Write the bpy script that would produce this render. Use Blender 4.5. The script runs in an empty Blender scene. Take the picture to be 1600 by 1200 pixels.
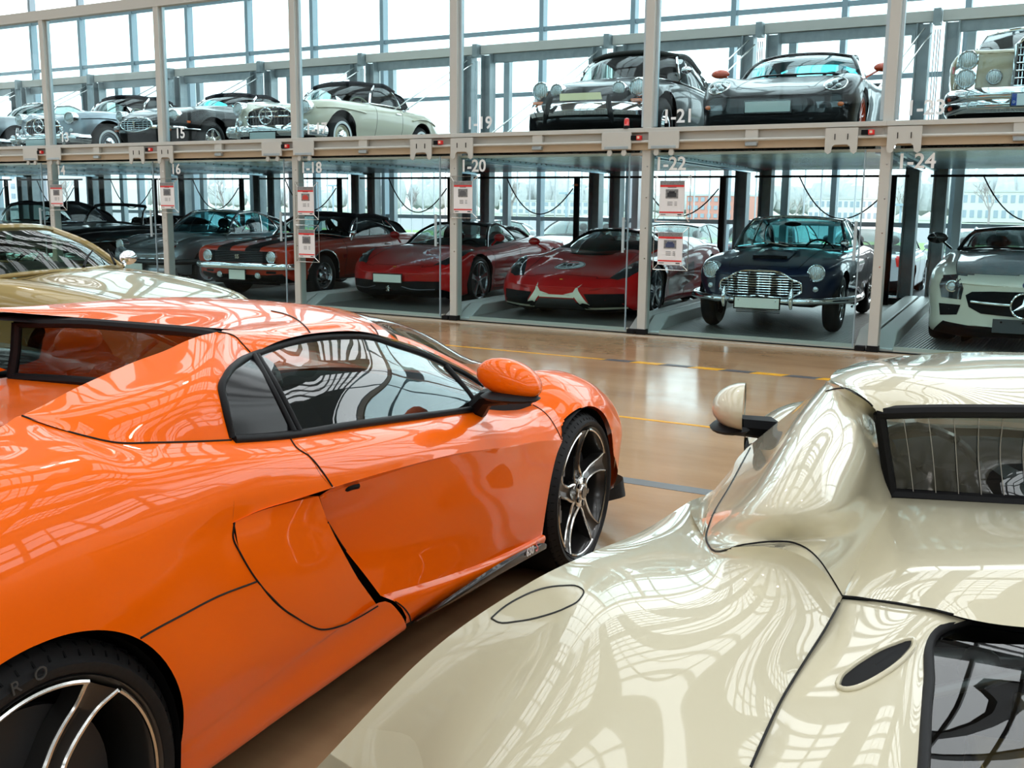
import bpy, bmesh, math, random
import numpy as np
from mathutils import Vector, Matrix, Quaternion
from mathutils.bvhtree import BVHTree
random.seed(7)
SC = bpy.context.scene
COL = SC.collection
PI = math.pi

# ------------------------------------------------------------------ camera
FPX, YAW, PITCH, ROLL = 1621.6, -.5179, .17, .011
CAMH = 1.4883
_fw = np.array([math.sin(YAW)*math.cos(PITCH), math.cos(YAW)*math.cos(PITCH), -math.sin(PITCH)])
_r0 = np.array([math.cos(YAW), -math.sin(YAW), 0.])
_u0 = np.cross(_r0, _fw)
_rt = _r0*math.cos(ROLL)+_u0*math.sin(ROLL)
_up = -_r0*math.sin(ROLL)+_u0*math.cos(ROLL)
CAM = np.array([0, 0, CAMH])
cd = bpy.data.cameras.new('camera')
cd.sensor_width = 36.0
cd.lens = 36.0*FPX/1600
cd.clip_end = 800
cd.clip_start = .02
cam = bpy.data.objects.new('camera', cd)
COL.objects.link(cam)
M = Matrix(((_rt[0], _up[0], -_fw[0], 0), (_rt[1], _up[1], -_fw[1], 0), (_rt[2], _up[2], -_fw[2], CAMH), (0, 0, 0, 1)))
cam.matrix_world = M
SC.camera = cam

# ------------------------------------------------------------------ light and exposure
SC.view_settings.view_transform = 'Standard'
SC.view_settings.look = 'None'
SC.view_settings.gamma = 1.0
SC.view_settings.use_curve_mapping = False
SC.view_settings.exposure = 0.32
SKY = 2.8
wd = bpy.data.worlds.new('overcast_sky')
SC.world = wd
wd.use_nodes = True
nt = wd.node_tree
bg = nt.nodes['Background']
tc = nt.nodes.new('ShaderNodeTexCoord')
sp = nt.nodes.new('ShaderNodeSeparateXYZ')
cr = nt.nodes.new('ShaderNodeValToRGB')
cr.color_ramp.elements[0].position = .49
cr.color_ramp.elements[0].color = (.28, .27, .25, 1)
cr.color_ramp.elements[1].position = .52
cr.color_ramp.elements[1].color = (.96, .98, 1, 1)
mp = nt.nodes.new('ShaderNodeMapRange')
mp.inputs['From Min'].default_value = -1
nt.links.new(tc.outputs['Generated'], sp.inputs[0])
nt.links.new(sp.outputs['Z'], mp.inputs['Value'])
nt.links.new(mp.outputs[0], cr.inputs[0])
nt.links.new(cr.outputs[0], bg.inputs['Color'])
bg.inputs['Strength'].default_value = SKY
SC.cycles.max_bounces = 10
SC.cycles.transparent_max_bounces = 24
SC.cycles.caustics_reflective = False
SC.cycles.caustics_refractive = False
SC.cycles.sample_clamp_indirect = 6


# ------------------------------------------------------------------ materials
MATS = {}


def mat(name, col, rough=.5, metal=0., coat=0., spec=.5, emit=None, estr=0., bump=None, noise=None, flake=None, coatr=.02):
    if name in MATS:
        return MATS[name]
    m = bpy.data.materials.new(name)
    m.use_nodes = True
    n = m.node_tree
    b = n.nodes['Principled BSDF']
    b.inputs['Base Color'].default_value = (*col, 1)
    b.inputs['Roughness'].default_value = rough
    b.inputs['Metallic'].default_value = metal
    b.inputs['Specular IOR Level'].default_value = spec
    b.inputs['Coat Weight'].default_value = coat
    b.inputs['Coat Roughness'].default_value = coatr
    if emit:
        b.inputs['Emission Color'].default_value = (*emit, 1)
        b.inputs['Emission Strength'].default_value = estr
    if noise or bump:
        t = n.nodes.new('ShaderNodeTexCoord')
        z = n.nodes.new('ShaderNodeTexNoise')
        z.inputs['Scale'].default_value = (noise or bump)[0]
        z.inputs['Detail'].default_value = 6
        n.links.new(t.outputs['Object'], z.inputs['Vector'])
        if noise:
            mx = n.nodes.new('ShaderNodeMix')
            mx.data_type = 'RGBA'
            k = noise[1]
            mx.inputs[6].default_value = (*[c*(1-k) for c in col], 1)
            mx.inputs[7].default_value = (*[min(1, c*(1+k)) for c in col], 1)
            n.links.new(z.outputs[0], mx.inputs[0])
            n.links.new(mx.outputs[2], b.inputs['Base Color'])
        if bump:
            bp = n.nodes.new('ShaderNodeBump')
            bp.inputs['Strength'].default_value = bump[1]
            bp.inputs['Distance'].default_value = .01
            n.links.new(z.outputs[0], bp.inputs['Height'])
            n.links.new(bp.outputs[0], b.inputs['Normal'])
    MATS[name] = m
    return m


def glass(name, tint=(.9, .97, .96), refl=1.0, rough=0., ior=1.45):
    if name in MATS:
        return MATS[name]
    m = bpy.data.materials.new(name)
    m.use_nodes = True
    n = m.node_tree
    n.nodes.remove(n.nodes['Principled BSDF'])
    out = n.nodes['Material Output']
    tr = n.nodes.new('ShaderNodeBsdfTransparent')
    tr.inputs[0].default_value = (*tint, 1)
    gl = n.nodes.new('ShaderNodeBsdfGlossy')
    gl.inputs['Roughness'].default_value = rough
    gl.inputs['Color'].default_value = (1, 1, 1, 1)
    fr = n.nodes.new('ShaderNodeFresnel')
    ge = n.nodes.new('ShaderNodeNewGeometry')
    ib = n.nodes.new('ShaderNodeMapRange')      # both faces of a pane reflect alike
    ib.inputs['To Min'].default_value = ior
    ib.inputs['To Max'].default_value = 1/ior
    n.links.new(ge.outputs['Backfacing'], ib.inputs['Value'])
    n.links.new(ib.outputs[0], fr.inputs['IOR'])
    mu = n.nodes.new('ShaderNodeMath')
    mu.operation = 'MULTIPLY'
    mu.inputs[1].default_value = refl
    mx = n.nodes.new('ShaderNodeMixShader')
    n.links.new(fr.outputs[0], mu.inputs[0])
    n.links.new(mu.outputs[0], mx.inputs[0])
    n.links.new(tr.outputs[0], mx.inputs[1])
    n.links.new(gl.outputs[0], mx.inputs[2])
    n.links.new(mx.outputs[0], out.inputs['Surface'])
    MATS[name] = m
    return m


STEEL = mat('painted_steel', (.55, .555, .515), .42)
PSTEEL = mat('pale_steel', (.74, .72, .67), .5)
STEELD = mat('galvanised_steel', (.36, .42, .44), .42, .4, noise=(9, .25))
ALU = mat('aluminium_frame', (.50, .60, .64), .35, .25)
ALUD = mat('mullion_grey', (.34, .44, .50), .4, .2)
TAN = mat('tan_strip', (.50, .40, .27), .5)
RUB = mat('black_rubber', (.008, .008, .009), .5, spec=.15)
TYRE = mat('tyre_rubber', (.014, .014, .015), .6, spec=.25, bump=(60, .12))
BLK = mat('gloss_black', (.008, .008, .009), .12, coat=.6)
MBLK = mat('matt_black', (.006, .006, .007), .6, spec=.12)
CHROME = mat('chrome', (.86, .87, .88), .06, 1)
SILV = mat('machined_silver', (.78, .77, .74), .16, 1)
DRIM = mat('dark_rim', (.045, .043, .042), .28, .6, coat=.5)
GREYRIM = mat('grey_rim', (.42, .43, .45), .22, .9)
INTR = mat('dark_interior', (.015, .015, .017), .7, spec=.2)
PLATE = mat('blank_plate', (.80, .79, .70), .45)
LENS = mat('lamp_lens', (.62, .66, .67), .10, .85, coat=1, bump=(70, .9))
DLENS = mat('dark_lamp', (.03, .035, .04), .05, .2, coat=1)
AMBER = mat('amber_lens', (.85, .16, .02), .15, coat=1)
REDL = mat('red_lens', (.75, .02, .015), .15, coat=1)
WHITE = mat('white_vinyl', (.86, .88, .88), .5)
PAPER = mat('white_card', (.86, .86, .87), .5)
FABRIC = mat('black_hood_fabric', (.012, .014, .020), .85, spec=.12, bump=(240, .2))
PANE = glass('clear_pane', (.95, .985, .985), .5)
DOORG = glass('door_pane', (.85, .95, .965), .15)
CARG = glass('car_glass', (.52, .62, .60), 1.0)
CARGD = glass('dark_car_glass', (.22, .25, .25), 1.9)
CARGB = glass('blue_car_glass', (.30, .80, .86), 1.3)


# ------------------------------------------------------------------ mesh helpers
def cr_spline(P, per):
    """Catmull-Rom through P, per samples per span (end point included)."""
    P = np.asarray(P, float)
    if len(P) == 2:
        t = np.linspace(0, 1, per+1)[:, None]
        return P[0]*(1-t)+P[1]*t
    Q = np.vstack([2*P[0]-P[1], P, 2*P[-1]-P[-2]])
    out = []
    ts = np.linspace(0, 1, per, endpoint=False)[:, None]
    for i in range(len(P)-1):
        p0, p1, p2, p3 = Q[i:i+4]
        d1 = np.linalg.norm(p2-p1)+1e-9
        d0 = np.linalg.norm(p1-p0)+1e-9
        d2 = np.linalg.norm(p3-p2)+1e-9
        m1 = ((p2-p1)/d1*d0+(p1-p0)/d0*d1)/(d0+d1)*d1
        m2 = ((p3-p2)/d2*d1+(p2-p1)/d1*d2)/(d1+d2)*d1
        t = ts
        out.append((2*t**3-3*t**2+1)*p1+(t**3-2*t**2+t)*m1+(-2*t**3+3*t**2)*p2+(t**3-t**2)*m2)
    out.append(P[-1:])
    return np.vstack(out)


def resample(P, n):
    S = cr_spline(P, 14)
    d = np.r_[0, np.cumsum(np.linalg.norm(np.diff(S, axis=0), axis=1))]
    t = np.linspace(0, d[-1], n)
    return np.stack([np.interp(t, d, S[:, k]) for k in range(S.shape[1])], 1)


def pchip(pts, x):
    pts = sorted(pts)
    X = np.array([p[0] for p in pts], float)
    Y = np.array([p[1] for p in pts], float)
    x = np.asarray(x, float)
    if len(X) == 1:
        return np.full_like(x, Y[0])
    h = np.diff(X)
    d = np.diff(Y)/h
    m = np.zeros(len(X))
    m[0], m[-1] = d[0], d[-1]
    for i in range(1, len(X)-1):
        if d[i-1]*d[i] > 0:
            w1, w2 = 2*h[i]+h[i-1], h[i]+2*h[i-1]
            m[i] = (w1+w2)/(w1/d[i-1]+w2/d[i])
    xc = np.clip(x, X[0], X[-1])
    i = np.clip(np.searchsorted(X, xc, side='right')-1, 0, len(X)-2)
    t = (xc-X[i])/h[i]
    return (2*t**3-3*t**2+1)*Y[i]+(t**3-2*t**2+t)*h[i]*m[i]+(-2*t**3+3*t**2)*Y[i+1]+(t**3-t**2)*h[i]*m[i+1]


class MB:
    def __init__(s):
        s.v = []
        s.f = []

    def add(s, V, F):
        o = len(s.v)
        s.v += [tuple(map(float, p)) for p in V]
        s.f += [tuple(i+o for i in f) for f in F]
        return s

    def box(s, c, d, rz=0., R=None):
        x, y, z = d[0]/2, d[1]/2, d[2]/2
        V = np.array([(-x, -y, -z), (x, -y, -z), (x, y, -z), (-x, y, -z), (-x, -y, z), (x, -y, z), (x, y, z), (-x, y, z)])
        if rz:
            R = Matrix.Rotation(rz, 3, 'Z')
        if R is not None:
            V = V @ np.array(R).T
        return s.add(V+np.array(c), [(0, 3, 2, 1), (4, 5, 6, 7), (0, 1, 5, 4), (1, 2, 6, 5), (2, 3, 7, 6), (3, 0, 4, 7)])

    def bar(s, a, b, w, h, up=(0, 0, 1)):
        """rectangular bar from a to b, w sideways, h along up"""
        a, b = np.array(a, float), np.array(b, float)
        t = b-a
        L = np.linalg.norm(t)
        t /= L
        sd = np.cross(t, up)
        sd /= np.linalg.norm(sd)
        u = np.cross(sd, t)
        V = []
        for p in (a, b):
            for i, j in ((-1, -1), (1, -1), (1, 1), (-1, 1)):
                V.append(p+sd*i*w/2+u*j*h/2)
        return s.add(V, [(3, 2, 1, 0), (4, 5, 6, 7), (0, 1, 5, 4), (1, 2, 6, 5), (2, 3, 7, 6), (3, 0, 4, 7)])

    def tube(s, P, r, n=8, caps=True, closed=False):
        P = np.asarray(P, float)
        k = len(P)
        rr = np.full(k, r) if np.isscalar(r) else np.asarray(r, float)
        T = np.roll(P, -1, 0)-np.roll(P, 1, 0)
        if not closed:
            T[0], T[-1] = P[1]-P[0], P[-1]-P[-2]
        T /= np.linalg.norm(T, axis=1)[:, None]+1e-12
        u = np.cross(T[0], (0, 0, 1))
        if np.linalg.norm(u) < 1e-3:
            u = np.cross(T[0], (1, 0, 0))
        u /= np.linalg.norm(u)
        V = []
        for i in range(k):
            u = u-T[i]*(u@T[i])
            u /= np.linalg.norm(u)+1e-12
            w = np.cross(T[i], u)
            for j in range(n):
                a = 2*PI*j/n
                V.append(P[i]+rr[i]*(u*math.cos(a)+w*math.sin(a)))
        F = []
        for i in range(k if closed else k-1):
            i2 = (i+1) % k
            for j in range(n):
                j2 = (j+1) % n
                F.append((i*n+j, i*n+j2, i2*n+j2, i2*n+j))
        if caps and not closed:
            F += [tuple(range(n-1, -1, -1)), tuple((k-1)*n+j for j in range(n))]
        return s.add(V, F)

    def lathe(s, prof, n=32, c=(0, 0, 0), ax='x', sgn=1, R=None, close=False):
        """profile (axial, radius) revolved round ax through c"""
        V = []
        for a, r in prof:
            for j in range(n):
                t = 2*PI*j/n
                p = (a*sgn, r*math.cos(t), r*math.sin(t))
                if ax == 'y':
                    p = (p[1], p[0], p[2])
                elif ax == 'z':
                    p = (p[1], p[2], p[0])
                V.append(p)
        V = np.array(V)
        if R is not None:
            V = V @ np.array(R).T
        k = len(prof)
        F = []
        for i in range(k if close else k-1):
            i2 = (i+1) % k
            for j in range(n):
                j2 = (j+1) % n
                F.append((i*n+j, i*n+j2, i2*n+j2, i2*n+j))
        return s.add(V+np.array(c), F)

    def grid(s, G, wrapu=False):
        G = np.asarray(G, float)
        a, b = G.shape[:2]
        F = []
        for i in range(a if wrapu else a-1):
            i2 = (i+1) % a
            for j in range(b-1):
                F.append((i*b+j, i2*b+j, i2*b+j+1, i*b+j+1))
        return s.add(G.reshape(-1, 3), F)

    def prism(s, poly, d, thick=None):
        """poly: 3-D points; extruded along vector d"""
        P = np.asarray(poly, float)
        d = np.asarray(d, float)
        k = len(P)
        V = np.vstack([P, P+d])
        F = [tuple(range(k-1, -1, -1)), tuple(range(k, 2*k))]+[(i, (i+1) % k, (i+1) % k+k, i+k) for i in range(k)]
        return s.add(V, F)

    def sphere(s, c, r, n=14, m=9, lo=-PI/2, hi=PI/2):
        r = np.array(r if not np.isscalar(r) else (r, r, r), float)
        G = []
        for i in range(n+1):
            a = 2*PI*i/n
            G.append([np.array(c)+r*np.array((math.cos(b)*math.cos(a), math.cos(b)*math.sin(a), math.sin(b))) for b in np.linspace(lo, hi, m)])
        return s.grid(G)

    def mirror(s):
        o = len(s.v)
        V = [(-x, y, z) for x, y, z in s.v]
        F = [tuple(reversed(f)) for f in s.f]
        return s.add(V, F)

    def build(s, name, m, parent=None, ang=38, loc=None, weld=True, bevel=0, thick=0):
        me = bpy.data.meshes.new(name)
        bm = bmesh.new()
        vs = [bm.verts.new(p) for p in s.v]
        for f in s.f:
            try:
                bm.faces.new([vs[i] for i in f])
            except ValueError:
                pass
        if weld:
            bmesh.ops.remove_doubles(bm, verts=bm.verts, dist=1e-5)
            bmesh.ops.dissolve_degenerate(bm, edges=bm.edges, dist=1e-6)
        bmesh.ops.recalc_face_normals(bm, faces=bm.faces)
        bm.to_mesh(me)
        bm.free()
        me.polygons.foreach_set('use_smooth', [True]*len(me.polygons))
        me.set_sharp_from_angle(angle=math.radians(ang))
        me.materials.append(m)
        o = bpy.data.objects.new(name, me)
        COL.objects.link(o)
        if parent:
            o.parent = parent
        if loc is not None:
            o.location = loc
        if bevel:
            b = o.modifiers.new('bevel', 'BEVEL')
            b.width = bevel
            b.segments = 2
            b.limit_method = 'ANGLE'
        if thick:
            b = o.modifiers.new('solid', 'SOLIDIFY')
            b.thickness = thick
            b.offset = -1
        return o


def tag(o, label, cat, group=None, kind=None):
    o['label'] = label
    o['category'] = cat
    if group:
        o['group'] = group
    if kind:
        o['kind'] = kind
    return o


def thing(name, label, cat, loc=(0, 0, 0), rotz=0., group=None):
    o = bpy.data.objects.new(name, None)
    o.empty_display_size = .2
    COL.objects.link(o)
    o.location = loc
    o.rotation_euler = (0, 0, rotz)
    return tag(o, label, cat, group)


def struct(o):
    o['kind'] = 'structure'
    return o


def dup(root, loc=None, rotz=None, label=None):
    r = root.copy()
    COL.objects.link(r)
    if loc is not None:
        r.location = loc
    if rotz is not None:
        r.rotation_euler = (0, 0, rotz)
    if label:
        r['label'] = label
    for ch in list(root.children):
        c = ch.copy()
        COL.objects.link(c)
        c.parent = r
        for g in list(ch.children):
            d = g.copy()
            COL.objects.link(d)
            d.parent = c
    return r


def text_mb(txt, size, origin, right, up, depth=.002, align='CENTER', bold=0.):
    """solid lettering as a mesh collector"""
    c = bpy.data.curves.new('lettering', 'FONT')
    c.body = txt
    c.size = size
    c.align_x = align
    c.offset = bold
    c.extrude = depth/2/size*size
    c.resolution_u = 3
    o = bpy.data.objects.new('lettering', c)
    COL.objects.link(o)
    dg = bpy.context.evaluated_depsgraph_get()
    me = bpy.data.meshes.new_from_object(o.evaluated_get(dg))
    V = np.array([v.co[:] for v in me.vertices]) if len(me.vertices) else np.zeros((0, 3))
    F = [tuple(p.vertices) for p in me.polygons]
    bpy.data.objects.remove(o)
    bpy.data.curves.remove(c)
    bpy.data.meshes.remove(me)
    R, U = np.array(right, float), np.array(up, float)
    N = np.cross(R, U)
    W = np.array(origin)+V[:, :1]*R+V[:, 1:2]*U+V[:, 2:3]*N
    return MB().add(W, F)


def pxray(px, py):
    return _rt*(px-800)/FPX-_up*(py-600)/FPX+_fw


def on_y(px, py, y):
    d = pxray(px, py)
    return CAM+d*(y-CAM[1])/d[1]


def on_z(px, py, z):
    d = pxray(px, py)
    return CAM+d*(z-CAM[2])/d[2]
# ------------------------------------------------------------------ the hall
BW, FD, BX0, SK = 2.6375, 11.378, -17.91, -.068


def bx(k, d=0.):
    return BX0+BW*k+SK*d


def st(k, fx, d, z=0.):
    """point in bay k: fx metres from the left post, d metres behind the front line"""
    return np.array([bx(k)+fx+SK*d, FD+d, z])


HX0, HX1, HY0, HY1, HZ = -36., 9., -13., 17.9, 8.4

# floor
def floor_mat():
    m = mat('polished_concrete', (.40, .26, .155), .16, spec=.5)
    n = m.node_tree
    b = n.nodes['Principled BSDF']
    t = n.nodes.new('ShaderNodeTexCoord')
    mpn = n.nodes.new('ShaderNodeMapping')
    mpn.inputs['Scale'].default_value = (.35, 1.2, 1)
    z = n.nodes.new('ShaderNodeTexNoise')
    z.inputs['Scale'].default_value = 1.6
    z.inputs['Detail'].default_value = 9
    z.inputs['Roughness'].default_value = .62
    r = n.nodes.new('ShaderNodeValToRGB')
    r.color_ramp.elements[0].position = .3
    r.color_ramp.elements[0].color = (.36, .215, .112, 1)
    r.color_ramp.elements[1].position = .72
    r.color_ramp.elements[1].color = (.54, .345, .19, 1)
    z2 = n.nodes.new('ShaderNodeTexNoise')
    z2.inputs['Scale'].default_value = 3.5
    z2.inputs['Detail'].default_value = 5
    mr = n.nodes.new('ShaderNodeMapRange')
    mr.inputs['To Min'].default_value = .07
    mr.inputs['To Max'].default_value = .22
    n.links.new(t.outputs['Object'], mpn.inputs[0])
    n.links.new(mpn.outputs[0], z.inputs['Vector'])
    n.links.new(t.outputs['Object'], z2.inputs['Vector'])
    n.links.new(z.outputs[0], r.inputs[0])
    n.links.new(r.outputs[0], b.inputs['Base Color'])
    n.links.new(z2.outputs[0], mr.inputs['Value'])
    n.links.new(mr.outputs[0], b.inputs['Roughness'])
    return m


struct(MB().box(((HX0+HX1)/2, (HY0+HY1)/2, -.1), (HX1-HX0, HY1-HY0, .2)).build('floor', floor_mat()))

# roof: dark steel decking with glazed strips
ROOFM = mat('roof_steel', (.16, .165, .17), .5)
rf = MB()
gl_x = []
x = -.4-3.1*12+1.2*0
while x < HX1:
    rf.box((x+.6, (HY0+HY1)/2, HZ+.1), (1.2, HY1-HY0, .2))
    gl_x.append((x+1.2, min(x+3.1, HX1)))
    x += 3.1
for y in np.arange(HY0+.3, HY1, 5.2):
    rf.box(((HX0+HX1)/2, y, HZ-.12), (HX1-HX0, .34, .44))
struct(rf.build('ceiling', ROOFM, ang=30))
sk = MB()
for y in np.arange(HY0+.82, HY1, .65):
    sk.box(((HX0+HX1)/2, y, HZ+.06), (HX1-HX0, .05, .1))
for a, b_ in gl_x:
    for q_ in (.33, .67):
        sk.box((a+(b_-a)*q_, (HY0+HY1)/2, HZ+.06), (.05, HY1-HY0, .1))
w5 = struct(sk.build('window_5', ROOFM, ang=30))
MB().grid([[(HX0, HY0, HZ+.12), (HX1, HY0, HZ+.12)], [(HX0, HY1, HZ+.12), (HX1, HY1, HZ+.12)]]).build('pane', PANE, w5)

TRZ = [.06, 1.25, 2.42, 3.59, 4.76, 5.93, 7.1, 8.27]
# glazed front behind the racks
fr = MB()
xs = [-2.22-1.85*i for i in range(-6, 19)]
for xm in xs:
    if HX0 < xm < HX1:
        fr.box((xm, HY1+.02, HZ/2), (.09, .17, HZ))
for z in TRZ:
    fr.box(((HX0+HX1)/2, HY1, z), (HX1-HX0, .08, .075))
w1 = struct(fr.build('window_1', ALUD, ang=30))
MB().box(((HX0+HX1)/2, HY1+.06, HZ/2), (HX1-HX0, .012, HZ)).build('pane', PANE, w1)
# side and rear glazed walls
def gwall(n, a, b_, step, base):
    a, b_ = np.array(a), np.array(b_)
    L = np.linalg.norm(b_-a)
    u = (b_-a)/L
    m = MB()
    for i in range(int(L/step)+1):
        p = a+u*i*step
        big = i % 3 == 0
        m.box((p[0], p[1], HZ/2), (.28 if big else .09,)*2+(HZ,))
    for z in TRZ:
        m.bar((*a, z), (*b_, z), .08, .1 if z != 4.76 else .3)
    o = struct(m.build('window_%d' % n, ROOFM, ang=30))
    q = MB()
    q.add([(*a, base), (*b_, base), (*b_, HZ), (*a, HZ)], [(0, 1, 2, 3)])
    q.build('pane', PANE, o)
    return o


gwall(2, (HX1, HY0), (HX1, HY1), 1.85, 3.8)
gwall(3, (HX0, HY0), (HX0, HY1), 1.85, 2.0)
gwall(4, (HX0, HY0), (HX1, HY0), 1.85, 4.6)
WALLM = mat('grey_wall', (.20, .185, .17), .7)
def solid(nm, x0, x1, y0, y1, bands):
    m = MB()
    for a, b_ in bands:
        m.box(((x0+x1)/2, (y0+y1)/2, (a+b_)/2), (x1-x0, y1-y0, b_-a))
    struct(m.build(nm, WALLM))
solid('wall_back', HX0, HX1, HY0-.3, HY0-.02, [(0, 4.6), (6.8, HZ)])
solid('wall_right', HX1+.02, HX1+.3, HY0, HY1, [(0, 3.8), (6.8, HZ)])
solid('wall_left', HX0-.3, HX0-.02, HY0, HY1, [(0, 2.0), (7, HZ)])

# floor rail and floor markings
RAILM = mat('pale_rail', (.62, .58, .50), .35, .2)
o = struct(MB().box((-13, FD-.145, .004), (44, .045, .012)).build('trim_1', RAILM))
o = struct(MB().box((-13, FD-.06, .002), (44, .10, .006)).build('trim_2', mat('wood_strip', (.42, .27, .15), .35)))
o = struct(MB().box((-13, FD+.035, .006), (44, .03, .014)).build('trim_3', RUB))
YEL = mat('yellow_paint', (.85, .42, .01), .35)
DGR = mat('dark_tape', (.10, .095, .105), .4)
tag(MB().box((-12.1, 9.285, .001), (15.8, .04, .002)).build('yellow_line', YEL), 'thin yellow floor line running up to the striped hazard tape', 'floor marking')
tag(MB().box((-12, 6.76, .001), (24, .04, .002)).build('yellow_line', YEL), 'thin yellow floor line between orange car nose and white wing mirror', 'floor marking')
tag(MB().box((-10, 5.15, .001), (20, .11, .002)).build('grey_line', mat('grey_paint', (.15, .15, .155), .3)), 'grey floor stripe beside the orange car front wheel', 'floor marking')
hz = thing('hazard_tape', 'black and yellow striped hazard tape on the brown floor', 'floor marking', (-4.2, 9.29, 0))
for i in range(14):
    a = i*.298
    MB().prism([(a-.05, -.055, .0005), (a+.248, -.055, .0005), (a+.298, .055, .0005), (a, .055, .0005)], (0, 0, .002)).build('stripe', DGR if i % 2 == 0 else YEL, hz)

# ------------------------------------------------------------------ car racks
NB = range(-3, 8)
DECKM = mat('tread_plate', (.23, .215, .19), .36, .4)
_n = DECKM.node_tree
_t = _n.nodes.new('ShaderNodeTexCoord')
_w = _n.nodes.new('ShaderNodeTexWave')
_w.inputs['Scale'].default_value = 9
_w.inputs['Distortion'].default_value = 0
_b = _n.nodes.new('ShaderNodeBump')
_b.inputs['Strength'].default_value = .9
_b.inputs['Distance'].default_value = .012
_n.links.new(_t.outputs['Object'], _w.inputs['Vector'])
_n.links.new(_w.outputs['Color'], _b.inputs['Height'])
_n.links.new(_b.outputs[0], _n.nodes['Principled BSDF'].inputs['Normal'])
KERB = mat('kerb_steel', (.62, .61, .57), .38, .25)
UND = mat('deck_underside', (.46, .60, .68), .22, .85)
LIP = mat('ribbed_lip', (.66, .62, .54), .4, .25)

post0 = plat0 = deck0 = col0 = door0 = upane0 = None
ord_ = {k: w for k, w in zip(NB, ['far left end', 'second from the left end', 'third from the left end', 'fourth from the left end', 'left of the dark convertible', 'by the grey coupe', 'between the striped red coupe and the sports car', 'between the two red sports cars', 'left of the dark blue coupe', 'left of the white car with grey bonnet', 'beyond the right edge'])}
carat = {-3: 'farthest left bay', -2: 'second bay from the left end', -1: 'bay of the black closed convertible', 0: 'bay of the black open convertible', 1: 'bay of the silver grey coupe', 2: 'bay of the striped muscle car', 3: 'bay of the red wide-mouthed car', 4: 'bay of the white-striped red car', 5: 'bay of the dark blue coupe', 6: 'bay of the grey-bonneted car', 7: 'bay beyond the right edge'}
upat = {-3: 'far left upper bay', -2: 'second upper bay from left', -1: 'silver fastback upper bay', 0: 'silver roadster upper bay', 1: 'long-nosed roadster upper bay', 2: 'cream roadster upper bay', 3: 'empty upper bay', 4: 'twin-lamp convertible upper bay', 5: 'orange-mirrored car upper bay', 6: 'beige coupe upper bay', 7: 'upper bay beyond right edge'}

# front posts
for k in NB:
    loc = (bx(k), FD, 0)
    lb = 'pale steel rack post ' + ord_[k]
    if post0 is None:
        post0 = thing('steel_post', lb, 'post', loc, 0, 'front posts of the car rack')
        m = MB()
        m.box((0, .03, 2.2), (.105, .13, 4.4))
        m.build('shaft', STEEL, post0, bevel=.006)
        MB().box((-.075, .05, 3.4), (.04, .06, 2.0)).box((.068, .05, 3.4), (.03, .05, 2.0)).build('glazing_channel', ALU, post0)
        MB().box((0, .0, .035), (.12, .09, .07)).box((-.13, .0, .03), (.1, .08, .06)).build('foot_cap', RUB, post0, bevel=.004)
        for z in (.9, 1.25, 1.6, 1.95):
            MB().lathe([(-.004, .0), (-.004, .008), (.004, .008)], 8, (.02, -.037, z), 'y').build('screw', SILV, post0)
    else:
        dup(post0, loc, 0, lb)
# top header
struct(MB().box((-13, FD+.02, 4.42), (44, .12, .15)).build('trim_4', STEEL))

# lower platforms
for k in NB:
    loc = (bx(k), FD, 0)
    lb = 'low ribbed steel platform, ' + carat[k]
    if plat0 is None:
        plat0 = thing('parking_platform', lb, 'car platform', loc, 0, 'lower parking platforms')
        L = 5.45
        def q(fx, d, z):
            return (fx+SK*d, d, z)
        MB().prism([q(.2, .09, .0), q(BW-.2, .09, .0), q(BW-.2, L, .0), q(.2, L, .0)], (0, 0, .06)).build('deck', DECKM, plat0)
        MB().prism([q(.2, .05, .0), q(BW-.2, .05, .0), q(BW-.2, .09, .0), q(.2, .09, .0)], (0, 0, .065)).build('front_lip', LIP, plat0)
        for f0, f1 in ((.015, .2), (BW-.2, BW-.015)):
            a = np.array([q(f0, .07, .005), q(f0, .07, .045), q(f0, .42, .2), q(f0, L, .2), q(f0, L, .005)])
            MB().prism(a, (f1-f0, 0, 0)).build('kerb', KERB, plat0, bevel=.012)
        MB().prism([q(.2, L-.1, .06), q(BW-.2, L-.1, .06), q(BW-.2, L, .06), q(.2, L, .06)], (0, 0, .1)).build('rear_stop', DRIM, plat0)
    else:
        dup(plat0, loc, 0, lb)

# upper platforms
for k in NB:
    loc = (bx(k), FD, 2.1)
    lb = 'raised steel platform, ' + upat[k]
    if deck0 is None:
        deck0 = thing('raised_platform', lb, 'car platform', loc, 0, 'upper parking platforms')
        L = 5.6
        prof = []
        d = .12
        while d < L-.1:
            prof += [(d, 0.), (d+.05, 0.), (d+.065, .035), (d+.11, .035)]
            d += .125
        G = [[(f+SK*a, a, z) for a, z in prof] for f in (.06, BW-.06)]
        MB().grid(G).build('corrugated_underside', UND, deck0, ang=20)
        MB().prism([(.06+SK*.1, .1, .05), (BW-.06+SK*.1, .1, .05), (BW-.06+SK*L, L, .05), (.06+SK*L, L, .05)], (0, 0, .03)).build('deck', DECKM, deck0)
        for f in (.1, BW-.1):
            m = MB()
            m.bar((f+SK*.1, .1, .02), (f+SK*L, L, .02), .05, .12)
            m.build('side_channel', UND, deck0)
            m = MB()
            for i in range(30):
                dd = .25+i*.18
                sg = 1 if f < 1 else -1
                m.lathe([(0, 0), (0, .016)], 8, (f+SK*dd+.027*sg, dd, .0), 'x')
            o = m.build('hole_row', MBLK, deck0)
        MB().bar((.06, .08, -.005), (BW-.06, .08, -.005), .06, .03).build('front_edge', LIP, deck0)
    else:
        dup(deck0, loc, 0, lb)

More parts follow.
